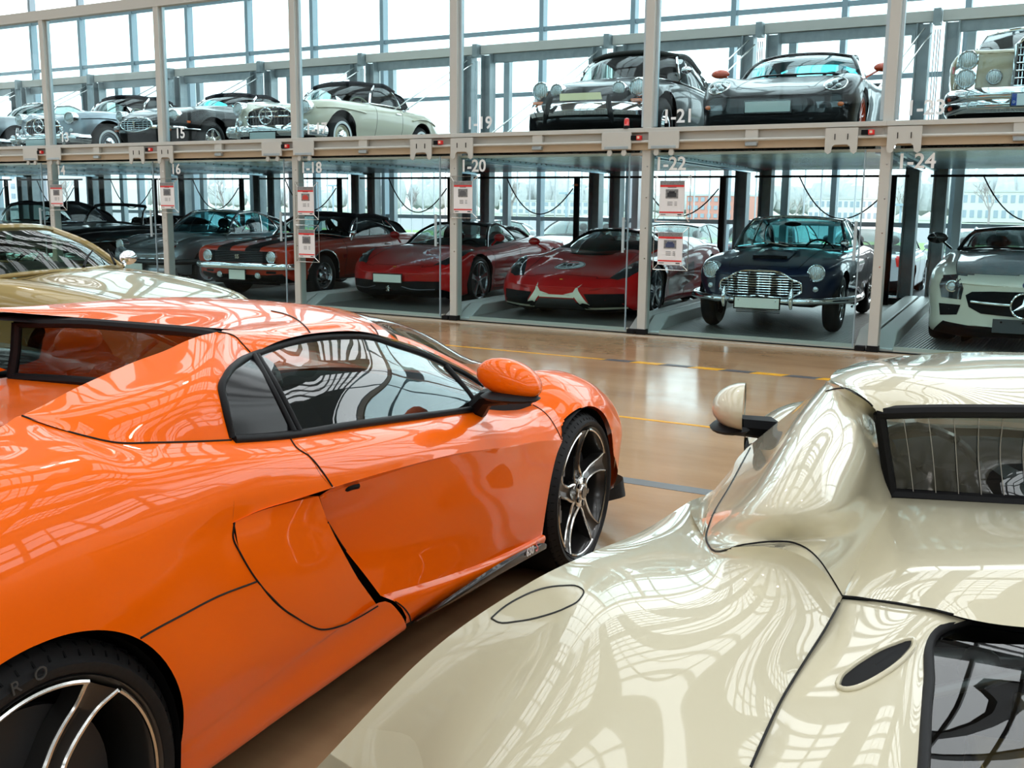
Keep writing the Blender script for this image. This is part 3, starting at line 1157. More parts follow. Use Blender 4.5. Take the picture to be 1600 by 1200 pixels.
def greenhouse(car, g, roof_m, frame_m=None, gl=None, soft=False, sidegl=None):
    """windscreen, roof, rear window, side windows from a handful of measures (all car-local)"""
    frame_m = frame_m or BLK
    gl = gl or CARG
    wb, wt = g['wb'], g['wt']
    zb, zt, zs = g['zb'], g['zt'], g['zs']
    yb, ybs, yt, yts = g['yb'], g['ybs'], g['yt'], g['yts']
    WB = [(-wb, ybs, zb), (-wb*.6, yb-(yb-ybs)*.3, g.get('zbc', zb)), (0, yb, g.get('zbc', zb)), (wb*.6, yb-(yb-ybs)*.3, g.get('zbc', zb)), (wb, ybs, zb)]
    WT = [(-wt, yts, zs), (-wt*.6, yt-(yt-yts)*.3, zs+(zt-zs)*.72), (0, yt, zt), (wt*.6, yt-(yt-yts)*.3, zs+(zt-zs)*.72), (wt, yts, zs)]
    WM = [tuple((np.array(a)+np.array(b))/2+np.array((0, .03, .03))*g.get('bow', 1.)) for a, b in zip(WB, WT)]
    MB().grid(patch([WB, WM, WT], 22, 5)).build('windscreen', g.get('wsm', gl), car)
    pr = g.get('pr', .022)
    m = MB()
    if not soft:
        m.tube(resample(WT, 20), pr, 8)
    else:
        MB().tube(resample(np.array(WT)+np.array((0, .01, .008)), 20), .030, 8).build('hood_front_bow', roof_m, car)
    for s_ in (0, -1):
        m.tube(resample([WB[s_], WM[s_], WT[s_]], 10), pr*1.1, 8)
    m.tube(resample(WB, 20), pr*.6, 8)
    m.build('windscreen_frame', frame_m, car)
    if g.get('open'):
        return
    ym, yr_, yrs = g['ym'], g['yr'], g['yrs']
    wr = g.get('wr', wt)
    zm, zr, zrs = g['zm'], g['zr'], g['zrs']
    RM = [(-wt*1.0, ym, zs+(zm-zt)), (-wt*.6, ym, zm-.025), (0, ym, zm), (wt*.6, ym, zm-.025), (wt*1.0, ym, zs+(zm-zt))]
    RR = [(-wr, yrs, zrs), (-wr*.6, yr_, zr-.02), (0, yr_, zr), (wr*.6, yr_, zr-.02), (wr, yrs, zrs)]
    MB().grid(patch([WT, RM, RR], 22, 6)).build('soft_top' if soft else 'roof', roof_m, car)
    yd, yds, zd, wd_ = g['yd'], g['yds'], g['zd'], g['wd']
    RB = [(-wd_, yds, zd), (-wd_*.6, yd+(yds-yd)*.2, g.get('zdc', zd)), (0, yd, g.get('zdc', zd)), (wd_*.6, yd+(yds-yd)*.2, g.get('zdc', zd)), (wd_, yds, zd)]
    rb = g.get('rbow', .05)
    RC = [tuple((np.array(a)+np.array(b))/2+np.array((0, -rb, rb))) for a, b in zip(RR, RB)]
    G = patch([RR, RC, RB], 22, 6)
    if soft:
        MB().grid(G).build('rear_hood_panel', roof_m, car)
        MB().grid(G[6:16, 3:10]+np.array((0, -.004, .006))).build('rear_window', gl, car)
    else:
        MB().grid(G).build('rear_window', g.get('rgl', gl), car)
        m = MB()
        m.tube(G[0], .03, 8)
        m.tube(G[-1], .03, 8)
        m.build('rear_pillar', roof_m, car)
    # side: belt line and roof rail
    yc = g.get('yc', yrs)
    for sg in (-1, 1):
        belt = [(sg*wb, ybs, zb), (sg*(wb+wd_)/2*g.get('wmid', 1.03), (ybs+yds)/2, g.get('zbm', (zb+zd)/2)), (sg*wd_, yds, zd)]
        rail = [(sg*wt, yts, zs), (sg*wt*1.0, ym, zs+(zm-zt)), (sg*wr, yrs, zrs)]
        B, Rr = resample(belt, 40), resample(rail, 40)
        # glass up to the rear pillar
        yb_end = g.get('cb', yds+.35)
        yt_end = g.get('ct', yrs+.2)
        Bg = resample([p for p in B if p[1] >= yb_end], 20)
        Rg = resample([p for p in Rr if p[1] >= yt_end], 20)
        MB().grid(patch([Bg, (Bg+Rg)/2+np.array((sg*.02, 0, 0)), Rg], 20, 4)).build('side_window', sidegl or gl, car)
        Bp = resample([p for p in B if p[1] <= yb_end+.03], 12)
        Rp = resample([p for p in Rr if p[1] <= yt_end+.03], 12)
        MB().grid(patch([Bp, (Bp+Rp)/2+np.array((sg*.025, 0, 0)), Rp], 12, 4)).build('quarter_panel', roof_m, car)
        m = MB()
        if not soft:
            m.tube(Rr+np.array((sg*.004, 0, 0)), pr, 8)
        else:
            MB().tube(Rr+np.array((sg*.004, 0, .004)), .034, 8).build('hood_side_rail', roof_m, car)
        m.tube(B[B[:, 1] >= yb_end]+np.array((sg*.002, 0, .004)), .009, 6)
        m.tube(resample([Bg[-1], (Bg[-1]+Rg[-1])/2+np.array((sg*.022, 0, 0)), Rg[-1]], 8), .012, 6)
        if g.get('bp'):
            i = np.argmin(abs(Bg[:, 1]-g['bp']))
            k = np.argmin(abs(Rg[:, 1]-g['bp']+.06))
            m.tube([Bg[i], (Bg[i]+Rg[k])/2+np.array((sg*.018, 0, 0)), Rg[k]], .014, 6)
        if g.get('qv'):
            i = np.argmin(abs(Bg[:, 1]-g['qv']))
            k = np.argmin(abs(Rg[:, 1]-g['qv']+.05))
            m.tube([Bg[i], (Bg[i]+Rg[k])/2+np.array((sg*.018, 0, 0)), Rg[k]], .008, 6)
        m.build('window_frame', frame_m, car)


def cabin(car, y, z=.42, w=.36, col=None, wheel_col=None, lhd=-1, head=True, dash=None):
    """two seats, dash and steering wheel"""
    col = col or INTR
    for sx in (-1, 1):
        m = MB()
        m.sphere((sx*w, y, z), (.25, .28, .12), 12, 7)
        G = []
        for h, hw, yy in ((0, .22, -.26), (.15, .25, -.30), (.35, .24, -.38), (.52, .18, -.46), (.56, .10, -.48)):
            G.append([(sx*w+hw*u, y+yy-.05*(1-abs(u)**2)+.10*abs(u)**3, z+h) for u in (-1, -.7, 0, .7, 1)])
        m.grid(G)
        m.grid([[(p[0], p[1]-.12, p[2]) for p in r] for r in G])
        if head:
            m.sphere((sx*w, y-.5, z+.66), (.13, .06, .10), 10, 7)
        m.build('seat', col, car)
    if dash:
        MB().sphere((0, dash[0], dash[1]), (dash[2], .22, .13), 16, 7).build('dashboard', INTR, car)
        sw = MB()
        yy, zz = dash[0]-.22, dash[1]+.02
        R = .19
        P = [(-lhd*-w+R*math.cos(a), yy-.06*math.sin(a)*1.2-.05, zz+R*math.sin(a)*.9) for a in np.linspace(0, 2*PI, 24, endpoint=False)]
        P = [(lhd*w+R*math.cos(a), yy+.10*math.sin(a)-.1, zz+R*math.sin(a)*.92) for a in np.linspace(0, 2*PI, 24, endpoint=False)]
        sw.tube(P, .014, 8, closed=True)
        c = (lhd*w, yy-.09, zz)
        for i in (0, 8, 16):
            sw.tube([c, P[i]], .012, 6)
        sw.build('steering_wheel', wheel_col or BLK, car)


def round_lamp(car, P, x, z, r, proud=.02, tilt=0., ring=.014, lensm=None, ringm=None, name='headlight'):
    p = P.front(x, z)
    c = p+np.array((0, proud, 0))
    Rm = Matrix.Rotation(-tilt*(1 if x > 0 else -1), 3, 'Z')
    m = MB().lathe([(-.12, r*1.0), (-.0, r*1.02), (.0+ring, r*.99), (.004+ring, r*.93), (.0, r*.90)], 28, (0, 0, 0), 'y', 1, R=Rm)
    t = m.build(name, ringm or CHROME, car, loc=tuple(c))
    MB().lathe([(.0, r*.91), (.014, r*.75), (.024, r*.45), (.03, .0)], 28, (0, 0, 0), 'y', 1, R=Rm).build('lens', lensm or LENS, t)
    g = MB()
    for i in range(-3, 4):
        h = r*.8*math.sqrt(max(.05, 1-(i/4)**2))
        g.tube([Rm @ Vector((i*r*.22, .022, -h*.9)), Rm @ Vector((i*r*.22, .034-.012*abs(i)/3, 0)), Rm @ Vector((i*r*.22, .022, h*.9))], .0028, 4)
    g.build('lens_ribs', mat('lens_glass', (.72, .76, .76), .08, .3, coat=1), t)
    return t


def star_emblem(car, c, r, name='star_emblem', tilt=0.):
    """ring with a three-pointed star, facing +y"""
    m = MB()
    m.tube([(c[0]+r*math.cos(a), c[1], c[2]+r*math.sin(a)) for a in np.linspace(0, 2*PI, 32, endpoint=False)], r*.085, 8, closed=True)
    for k in range(3):
        a = PI/2+k*2*PI/3
        tip = np.array((c[0]+r*math.cos(a), c[1], c[2]+r*math.sin(a)))
        s1 = np.array((c[0]+r*.2*math.cos(a+PI/3), c[1], c[2]+r*.2*math.sin(a+PI/3)))
        s2 = np.array((c[0]+r*.2*math.cos(a-PI/3), c[1], c[2]+r*.2*math.sin(a-PI/3)))
        top = np.array((c[0], c[1]+r*.16, c[2]))
        bot = np.array((c[0], c[1]-r*.1, c[2]))
        m.add([tip, s1, top, s2, bot], [(0, 1, 2), (0, 2, 3), (0, 4, 1), (0, 3, 4), (1, 4, 2), (3, 2, 4)])
    return m.build(name, CHROME, car, 20, weld=False)


def plate(car, P, x, z, w=.5, h=.11, y=None, m_=None, name='number_plate', off=.02):
    y = P.front(x, z)[1]+off if y is None else y
    t = MB().box((x, y, z), (w+.03, .012, h+.03)).build('plate_holder', BLK, car)
    MB().box((x, y+.008, z), (w, .006, h)).build(name, m_ or PLATE, t)


def mirror_pod(car, x, y, z, m_, size=(.11, .06, .075), arm=.12, gl=True):
    for sg in (-1, 1):
        m = MB().sphere((sg*x, y, z), size, 14, 9)
        m.tube([(sg*(x-size[0]*.5), y, z-size[2]*.6), (sg*(x-arm), y+.02, z-size[2]-.06)], .014, 6)
        m.build('wing_mirror', m_, car)


def bumper(car, P, xs, z, r=.045, off=.06, m_=None, wrap=.25, name='bumper', flat=1.6, how='front'):
    w = xs
    pts = [(-w, z), (-w*.8, z), (-w*.4, z), (0, z), (w*.4, z), (w*.8, z), (w, z)]
    L = np.array([getattr(P, how)(a, b, off) for a, b in pts])
    sg = 1 if how == 'front' else -1
    L = np.vstack([L[0]+np.array((-.05, -wrap*sg, 0)), L, L[-1]+np.array((.05, -wrap*sg, 0))])
    S = resample(L, 40)
    m = MB()
    m.tube(S, r, 10)
    c = z
    m.v = [(x, y, c+(zz-c)*flat) for x, y, zz in m.v]
    return m.build(name, m_ or CHROME, car)


def new_car(name, label, loc, rot, group=None, cat='car'):
    return thing(name, label, cat, loc, rot, group)
# ------------------------------------------------------------------ the two foreground supercars
class Hero:
    def __init__(s, o, th):
        s.o = np.array([o[0], o[1], 0.])
        s.th = th
        s.hd = np.array([math.sin(th), math.cos(th), 0])
        s.rt = np.array([math.cos(th), -math.sin(th), 0])

    def at(s, px, py, lat=None, z=None):
        d = pxray(px, py)
        if lat is not None:
            n, k = s.rt, lat
        else:
            n, k = np.array([0, 0, 1.]), z
        t = (k-(CAM-s.o)@n)/(d@n)
        D = CAM+t*d-s.o
        return np.array([D@s.rt, D@s.hd, D[2]])

    def L(s, *pts):
        return np.array([s.at(a, b, lat=c) for a, b, c in pts])

    def Z(s, *pts):
        return np.array([s.at(a, b, z=c) for a, b, c in pts])

    def raypt(s, px, py, tree):
        d = pxray(px, py)
        o = CAM-s.o
        f = lambda v: Vector((v@s.rt, v@s.hd, v[2]))
        r = tree.ray_cast(f(o), f(d).normalized())
        return (None, None) if r[0] is None else (np.array(r[0]), np.array(r[1]))


def N3(*p):
    """(lat, fwd, z) triples -> local points"""
    return np.array(p, float)


def sideloft(rails, f0, f1, n=90, per=6):
    rows = []
    for r, a, b in zip(rails, f0, f1):
        r = np.array(r, float)
        f = np.linspace(a, b, n)
        rows.append(np.stack([pchip([(p[1], p[0]) for p in r], f), f, pchip([(p[1], p[2]) for p in r], f)], 1))
    rows = np.array(rows)
    return np.array([cr_spline(rows[:, i], per) for i in range(n)])


def fair(G, it=12, edge=True):
    """smooth a patch grid, keeping its outline"""
    G = np.array(G, float)
    for _ in range(it):
        H_ = G.copy()
        H_[1:-1, 1:-1] = .5*G[1:-1, 1:-1]+.125*(G[2:, 1:-1]+G[:-2, 1:-1]+G[1:-1, 2:]+G[1:-1, :-2])
        G = H_
    return G


def gmesh(G, cut=()):
    """grid -> collector, with wheel-arch circles cut out"""
    G = np.asarray(G)
    m = MB().grid(G)
    if not cut:
        return m
    V = np.array(m.v)
    F = m.f
    cen = np.array([V[list(f)].mean(0) for f in F])
    keep = np.ones(len(F), bool)
    for ya, za, R in cut:
        hit = np.hypot(cen[:, 1]-ya, cen[:, 2]-za) < R
        keep &= ~hit
        hv = set(a for f, h in zip(F, hit) if h for a in f)
        kv = set(a for f, k in zip(F, keep) if k for a in f)
        for a in hv & kv:
            r = np.hypot(V[a][1]-ya, V[a][2]-za)
            V[a][1] = ya+(V[a][1]-ya)*R/r
            V[a][2] = za+(V[a][2]-za)*R/r
    m.v = [tuple(p) for p in V]
    m.f = [f for f, k in zip(F, keep) if k]
    return m


def both(m, name, mt, car, tree_acc=None, ang=60, only=None):
    """right-hand part and its mirrored left-hand twin, each its own mesh"""
    if tree_acc is not None:
        tree_acc.append((list(m.v), list(m.f)))
        tree_acc.append(([(-x, y, z) for x, y, z in m.v], list(m.f)))
    a = m.build(name, mt, car, ang)
    m2 = MB().add([(-x, y, z) for x, y, z in m.v], [tuple(reversed(f)) for f in m.f])
    b = m2.build(name, mt, car, ang)
    return a, b


def one(m, name, mt, car, acc=None, ang=60):
    if acc is not None:
        acc.append((list(m.v), list(m.f)))
    return m.build(name, mt, car, ang)


def acc_tree(acc):
    V, F = [], []
    for v, f in acc:
        o = len(V)
        V += v
        F += [tuple(i+o for i in q) for q in f]
    return BVHTree.FromPolygons(V, F)


def hero_wheel(car, x, y, R, w, rim, ph, dark=DRIM):
    sg = 1 if x > 0 else -1
    m = MB()
    r0 = rim
    prof = [(-w, r0*.98), (-w+.005, r0+(R-r0)*.5), (-w+.02, R-.012), (-w+.04, R), (-.036, R), (-.016, R-.009), (-.003, R-.028), (.008, r0+(R-r0)*.45), (.006, r0+.012), (-.004, r0+.004), (-.016, r0*.985)]
    m.lathe(prof, 90, (0, 0, 0), 'x', sg)
    t = m.build('wheel', TYRE, car, 50, loc=(x, y, R))
    g = MB()
    for i in range(60):
        a = 2*PI*i/60
        c, s_ = math.cos(a), math.sin(a)
        g.bar((-.005*sg, (R-.024)*c, (R-.024)*s_), (-.03*sg, (R+.0005)*c, (R+.0005)*s_), .004, .004, (0, -s_, c))
        g.bar((-.03*sg, (R+.0006)*c, (R+.0006)*s_), (-.09*sg, (R+.0006)*math.cos(a+.09), (R+.0006)*math.sin(a+.09)), .006, .002, (0, c, s_))
    g.build('tread_groove', MBLK, t)
    MB().lathe([(-w*.9, r0*.9), (-.05, r0*.92), (-.02, r0*.955), (-.004, r0*.99), (.002, r0*1.01), (-.006, r0*1.015)], 72, (0, 0, 0), 'x', sg).build('rim', dark, t)
    # disc and caliper
    b = MB().lathe([(-.10, .07), (-.10, r0*.76), (-.08, r0*.76), (-.08, .07)], 48, (0, 0, 0), 'x', sg)
    b.build('brake_disc', mat('ceramic_disc', (.05, .05, .052), .4, .4), t)
    c = MB()
    for k in range(9):
        a = math.radians(140+k*8)
        c.box((-.075*sg, r0*.66*math.cos(a), r0*.66*math.sin(a)), (.07, .05, .05))
    c.build('brake_caliper', mat('caliper_grey', (.10, .10, .105), .3, .5), t)
    s = MB()
    e = MB()
    n = 5
    rr = np.array([.045, .075, .11, .15, .19, .225, r0*.962])
    def edge(k, side):
        a0 = ph+2*PI*k/n
        P = []
        for r in rr:
            tw = .30*(1-(r/r0))**1.4
            hw = .022+.010*(r/r0)**2
            if r > r0*.8:
                hw += .016*((r-r0*.8)/(r0*.2))
            if r < .08:
                hw += .012
            a = a0+tw+side*hw/r
            dx = -.003-.009*(1-r/r0)-.024*math.sin(PI*min(1, r/r0))+.006*(1 if r < .06 else 0)
            P.append((dx*sg, r*math.cos(a), r*math.sin(a)))
        return np.array(P)
    for k in range(n):
        A, B = edge(k, -1), edge(k, 1)
        A, B = cr_spline(A, 4), cr_spline(B, 4)
        mid = (A+B)/2+np.array((-.010*sg, 0, 0))
        dep = np.array((-.05*sg, 0, 0))
        s.grid([A+dep, A, mid, B, B+dep])
        for Q in (A, B):
            e.tube(Q, np.linspace(.0066, .0042, len(Q)), 6)
        # silver arc along the rim to the next spoke
        A2 = edge((k+1) % n, -1)
        a1 = math.atan2(B[-1][2], B[-1][1])
        a2 = math.atan2(A2[-1][2], A2[-1][1])
        if a2 < a1:
            a2 += 2*PI
        rr_ = r0*.962
        e.tube([(-.003*sg, rr_*math.cos(a), rr_*math.sin(a)) for a in np.linspace(a1, a2, 14)], .0050, 6)
    s.build('spokes', dark, t)
    h = MB().lathe([(-.05, .066), (-.012, .062), (-.006, .05), (-.006, .034), (.0, .03), (.001, 0)], 30, (0, 0, 0), 'x', sg)
    e.add(h.v, h.f)
    e.build('silver_spoke_edge', SILV, t)
    q = MB()
    for k in range(5):
        a = ph+2*PI*(k+.5)/5+.2
        q.lathe([(-.02, .0), (-.02, .012), (-.002, .012), (-.001, 0)], 14, (0, .048*math.cos(a), .048*math.sin(a)), 'x', sg)
    q.lathe([(.001, .026), (.003, .024), (.004, 0)], 20, (0, 0, 0), 'x', sg)
    q.build('wheel_nut', BLK, t)
    return t


def hero_common(car, pm, acc, kx=1.):
    """the parts both cars share: doors, front wings, bonnet, glass, wheels"""
    def both(m, *a_, **k_):
        m.v = [(x*kx, y, z) for x, y, z in m.v]
        return globals()['both'](m, *a_, **k_)

    # upper body side
    T = N3((.76, -2.55, 1.04), (.80, -2.401, 1.023), (.84, -2.354, 1.003), (.865, -2.277, .99), (.875, -2.051, .952), (.875, -1.839, .918), (.865, -1.599, .892), (.845, -1.248, .849), (.815, -.704, .784), (.80, -.45, .735), (.79, -.30, .715), (.785, -.215, .712), (.78, -.1, .71))
    S1 = N3((.90, -2.667, 1.0), (.915, -2.538, .985), (.932, -2.413, .958), (.937, -2.05, .905), (.932, -1.8, .872), (.915, -1.4, .832), (.893, -1.0, .785), (.87, -.6, .728), (.862, -.3, .70), (.858, -.1, .70))
    S2 = N3((.98, -2.667, .86), (.972, -2.4, .865), (.956, -2.05, .845), (.951, -1.8, .822), (.942, -1.4, .786), (.928, -1.0, .745), (.913, -.6, .69), (.91, -.3, .65), (.91, -.1, .64))
    K = N3((.99, -2.667, .74), (.985, -2.45, .755), (.965, -2.25, .78), (.955, -2.146, .791), (.955, -2.057, .795), (.955, -1.94, .789), (.955, -1.775, .781), (.95, -1.42, .756), (.945, -1.13, .729), (.94, -.80, .681), (.935, -.47, .636), (.93, -.1, .57))
    rails = [T, S1, S2, K]
    fcut = [-1.839, -1.836, -1.815, -1.775]
    ffr = [-.20, -.17, -.20, -.232]
    doorU = gmesh(sideloft(rails, fcut, ffr, 90, 6))
    K2 = N3((.900, -1.755, .747), (.918, -1.69, .752), (.935, -1.42, .745), (.94, -1.13, .722), (.94, -.80, .676), (.935, -.47, .632), (.932, -.232, .59))
    dl = [K2,
          N3((.86, -1.666, .65), (.90, -1.40, .645), (.925, -1.05, .63), (.933, -.6, .59), (.935, -.29, .55)),
          N3((.85, -1.587, .555), (.893, -1.28, .54), (.92, -.95, .52), (.93, -.6, .49), (.933, -.335, .47)),
          N3((.862, -1.504, .452), (.893, -1.2, .44), (.915, -.9, .41), (.928, -.55, .39), (.932, -.37, .38)),
          N3((.885, -1.452, .37), (.903, -1.23, .338), (.918, -.987, .308), (.93, -.627, .275), (.936, -.42, .265))]
    f0 = [r[0][1] for r in dl]
    f1 = [r[-1][1] for r in dl]
    lip = gmesh(np.array([np.linspace(a, b, 3) for a, b in zip(sideloft([K, K], [-1.775]*2, [-.232]*2, 60, 1)[:, 0], sideloft([K2, K2], [-1.755]*2, [-.232]*2, 60, 1)[:, 0])]))
    doorL = gmesh(sideloft(dl, f0, f1, 70, 6))
    sl = [dl[-1],
          N3((.905, -1.405, .338), (.925, -1.135, .303), (.945, -.684, .272), (.948, -.42, .262)),
          N3((.895, -1.33, .24), (.90, -1.1, .228), (.92, -.8, .222), (.94, -.42, .222)),
          N3((.78, -1.33, .19), (.78, -1.1, .18), (.78, -.8, .18), (.78, -.42, .18))]
    sill = gmesh(sideloft(sl, [r[0][1] for r in sl], [r[-1][1] for r in sl], 50, 3))
    d = MB().add(doorU.v, doorU.f)
    for q in (lip, doorL, sill):
        d.add(q.v, q.f)
    both(d, 'door', pm, car, acc)
    # front wing
    FW = [N3((.55, -.20, .742), (.52, .1, .755), (.50, .4, .70), (.48, .65, .62), (.46, .80, .54)),
          N3((.785, -.20, .712), (.735, -.06, .775), (.70, .06, .802), (.695, .25, .782), (.70, .44, .728), (.705, .62, .645), (.70, .71, .56)),
          N3((.858, -.17, .68), (.86, 0., .735), (.86, .25, .72), (.855, .45, .65), (.83, .62, .55), (.80, .675, .475)),
          N3((.912, -.20, .64), (.94, 0., .675), (.94, .2, .65), (.925, .42, .55), (.885, .58, .45), (.845, .625, .37)),
          N3((.93, -.232, .58), (.95, 0., .60), (.948, .25, .56), (.93, .40, .46), (.885, .56, .36), (.845, .605, .28)),
          N3((.93, -.30, .45), (.95, 0., .45), (.945, .3, .42), (.925, .42, .34), (.88, .53, .24), (.845, .55, .165))]
    G = sideloft(FW, [r[0][1] for r in FW], [r[-1][1] for r in FW], 110, 8)
    both(gmesh(G, [(-.02, .335, .352)]), 'front_wing', pm, car, acc)
    # bonnet and nose
    HB = [N3((.55, -.20, .742), (.52, .1, .755), (.50, .4, .70), (.48, .65, .62), (.46, .80, .54)),
          N3((.3, -.02, .755), (.3, .3, .71), (.3, .6, .62), (.28, .9, .50)),
          N3((0, .03, .76), (0, .35, .71), (0, .65, .62), (0, 1.0, .47))]
    G = sideloft(HB, [r[0][1] for r in HB], [r[-1][1] for r in HB], 40, 6)
    m = MB().grid(G).mirror()
    one(m, 'bonnet', pm, car, acc)
    nb = [N3((.705, .71, .56), (.48, .80, .54), (.28, .9, .50), (0, 1.0, .47)), N3((.80, .675, .475), (.5, .86, .42), (.28, .97, .40), (0, 1.06, .38)), N3((.845, .605, .28), (.55, .86, .26), (.3, 1.0, .25), (0, 1.08, .25)), N3((.845, .55, .165), (.55, .82, .15), (.3, .95, .14), (0, 1.0, .14))]
    one(MB().grid(patch(nb, 30, 6)).mirror(), 'nose_bumper', pm, car, acc)
    sp_ = MB()
    sp_.grid(patch([N3((.86, .50, .20), (.89, .60, .23), (.80, .74, .22), (.4, 1.0, .16), (0, 1.1, .14)), N3((.86, .50, .15), (.90, .61, .15), (.80, .76, .14), (.4, 1.03, .12), (0, 1.13, .11))], 30, 2))
    sp_.mirror()
    sp_.build('front_splitter', RUB, car)
    # floor tub
    MB().box((0, -1.2, .2), (1.62, 3.4, .08)).box((.62, -1.2, .36), (.30, 3.2, .3)).box((-.62, -1.2, .36), (.30, 3.2, .3)).box((0, -.32, .45), (1.5, .5, .4)).box((0, -1.85, .5), (1.5, .3, .6)).build('underbody', MBLK, car)
    both(MB().lathe([(.93, .345), (.55, .345), (.55, 0)], 40, (0, -.02, .335), 'x'), 'front_wheel_housing', MBLK, car)
    both(MB().lathe([(.955, .36), (.5, .36), (.5, 0)], 40, (0, -2.69, .36), 'x'), 'rear_wheel_housing', MBLK, car)
    for sg in (1, -1):
        hero_wheel(car, (.935 if kx == 1 else .84)*sg, 0, .326, .235, .270, .30 if sg > 0 else .1)
        hero_wheel(car, .955*sg, -2.67, .345, .30, .283, .98 if sg > 0 else .4)
    both(MB().box((.775, -1.1, .58), (.03, 1.5, .5)).box((.72, -.25, .6), (.12, .3, .3)), 'door_lining', INTR, car)
    # cabin
    cabin(car, -.80, .36, .34, mat('seat_leather', (.030, .033, .033), .5), BLK, -1, False, (-.28, .66, .62))
    MB().box((0, -.9, .42), (.22, 1.2, .3)).build('centre_console', INTR, car, bevel=.03)


RAILP = [(393, 556, .68), (437.5, 541, .655), (486, 530, .645), (535, 526, .64), (584, 528, .64), (623, 540, .645), (665, 554, .655), (697, 569, .67), (730, 585, .69), (757, 602, .72)]


def build_orange():
    H = Hero((-2.7239, 3.6898), -.068)
    car = thing('sports_car', 'bright orange low sports car in the left foreground, seen from its rear right', 'car', (H.o[0], H.o[1], 0), .068)
    pm = paint('orange_paint', (.92, .135, .0), 0, .34, .75)
    acc = []
    hero_common(car, pm, acc)
    # rear wing, upper part
    T = np.vstack([N3((.60, -3.55, .88), (.66, -3.1, 1.0)), H.L((0, 667, .725), (34, 649, .70)), N3((.80, -2.40, 1.023), (.84, -2.354, 1.003), (.865, -2.277, .99), (.875, -2.051, .952), (.875, -1.839, .918))])
    T = T[np.argsort(T[:, 1])]
    S1 = N3((.80, -3.5, .84), (.86, -3.1, .955), (.90, -2.667, 1.0), (.915, -2.538, .985), (.932, -2.413, .958), (.937, -2.05, .905), (.932, -1.836, .876))
    S2 = N3((.88, -3.45, .74), (.955, -3.0, .83), (.98, -2.667, .86), (.972, -2.4, .865), (.956, -2.05, .845), (.951, -1.815, .822))
    K = N3((.90, -3.4, .6), (.975, -2.95, .70), (.99, -2.667, .74), (.985, -2.45, .755), (.965, -2.25, .78), (.955, -2.146, .791), (.955, -2.057, .795), (.955, -1.94, .789), (.955, -1.775, .781))
    LR = [T, S1, S2, K,
          N3((.90, -3.4, .5), (.975, -2.95, .56), (.988, -2.667, .6), (.98, -2.4, .61), (.956, -2.2, .622), (.95, -2.065, .629)),
          N3((.88, -3.38, .38), (.97, -2.67, .42), (.965, -2.3, .44), (.942, -2.05, .455), (.93, -1.883, .461)),
          N3((.87, -3.36, .32), (.955, -2.67, .34), (.948, -2.3, .36), (.927, -1.95, .38), (.922, -1.74, .388)),
          N3((.86, -3.34, .28), (.945, -2.67, .28), (.935, -2.3, .30), (.912, -1.9, .32), (.905, -1.43, .343)),
          N3((.84, -3.3, .2), (.90, -2.67, .2), (.905, -2.2, .215), (.895, -1.85, .215), (.893, -1.33, .222)),
          N3((.70, -3.3, .17), (.72, -2.67, .17), (.72, -2.2, .175), (.72, -1.85, .175), (.72, -1.33, .18))]
    f0 = [-3.5, -3.48, -3.44, -3.4]+[r[0][1] for r in LR[4:]]
    f1 = [-1.839, -1.836, -1.815, -1.775]+[r[-1][1] for r in LR[4:]]
    # above the intake the edge steps back to its rounded rear end
    up = gmesh(sideloft(LR, f0, [-2.146]*4+f1[4:], 130, 8), [(-2.69, .36, .368)])
    fo = gmesh(sideloft([T, S1, S2, K], [-2.146]*4, f1[:4], 40, 8))
    up.add(fo.v, fo.f)
    both(up, 'rear_wing', pm, car, acc)
    # the inset air-intake panel behind the door
    IP = [H.L((366, 815, .955), (405, 799, .948), (454, 785, .938), (498, 775, .928)),
          H.L((376, 866, .953), (420, 852, .945), (470, 835, .930), (511, 812, .915)),
          H.L((402, 908, .948), (450, 897, .940), (500, 885, .925), (541.5, 872.5, .908)),
          H.L((437.5, 947, .939), (480, 937, .932), (525, 922, .918), (560, 905, .902)),
          H.L((470, 970, .930), (510, 961, .923), (545, 946, .91), (575, 926, .897)),
          H.L((500, 984, .922), (535, 976.5, .915), (560, 964, .905), (590, 947, .895))]
    ip = MB().grid(patch(IP, 40, 7))
    # front return of the panel, turning in towards the duct
    R_ = np.array([p[-1] for p in [np.array(r) for r in IP]])
    R_ = cr_spline(R_, 6)
    ip.grid([R_, R_+np.array((-.10, -.06, 0))])
    both(ip, 'air_intake_panel', pm, car, acc)
    # overhanging lip above the intake
    Kp = H.L((364, 817, .957), (405, 798, .957), (454, 783, .957), (499, 769, .956), (519, 763, .955))
    Kp = cr_spline(Kp, 8)
    both(MB().grid([Kp, Kp+np.array((-.035, 0, -.008)), Kp+np.array((-.09, 0, -.006))]), 'intake_lip', pm, car)
    # dark duct behind
    both(MB().box((.80, -1.72, .57), (.08, .5, .42)), 'intake_duct', MBLK, car)
    # flying buttress
    b0 = H.L((393, 553, .675), (372, 535, .655), (354, 521, .64), (325, 522, .645), (292.5, 532, .65), (260, 547, .655), (211, 565, .662), (162.5, 586, .67), (114, 608.5, .68), (65, 634.5, .692), (34, 649, .70))
    b1 = H.L((374, 566, .735), (330, 560, .745), (280, 575, .745), (220, 597, .745), (150, 622, .74), (85, 643, .72), (34, 649, .70))
    b2 = H.L((353, 589, .80), (300, 597, .81), (240, 613, .80), (170, 636, .785), (100, 650, .745), (34, 649, .70))
    b3 = H.L((348, 630, .852), (300, 640, .855), (240, 652, .845), (170, 662, .81), (95, 661, .755), (34, 649, .70))
    b4 = H.L((362, 686, .875), (300, 689, .872), (240.5, 691, .865), (182, 691, .84), (130, 680, .80), (65, 660.5, .745), (34, 649, .70))
    bt = MB().grid(fair(patch([b0, b1, b2, b3, b4], 60, 7), 30))
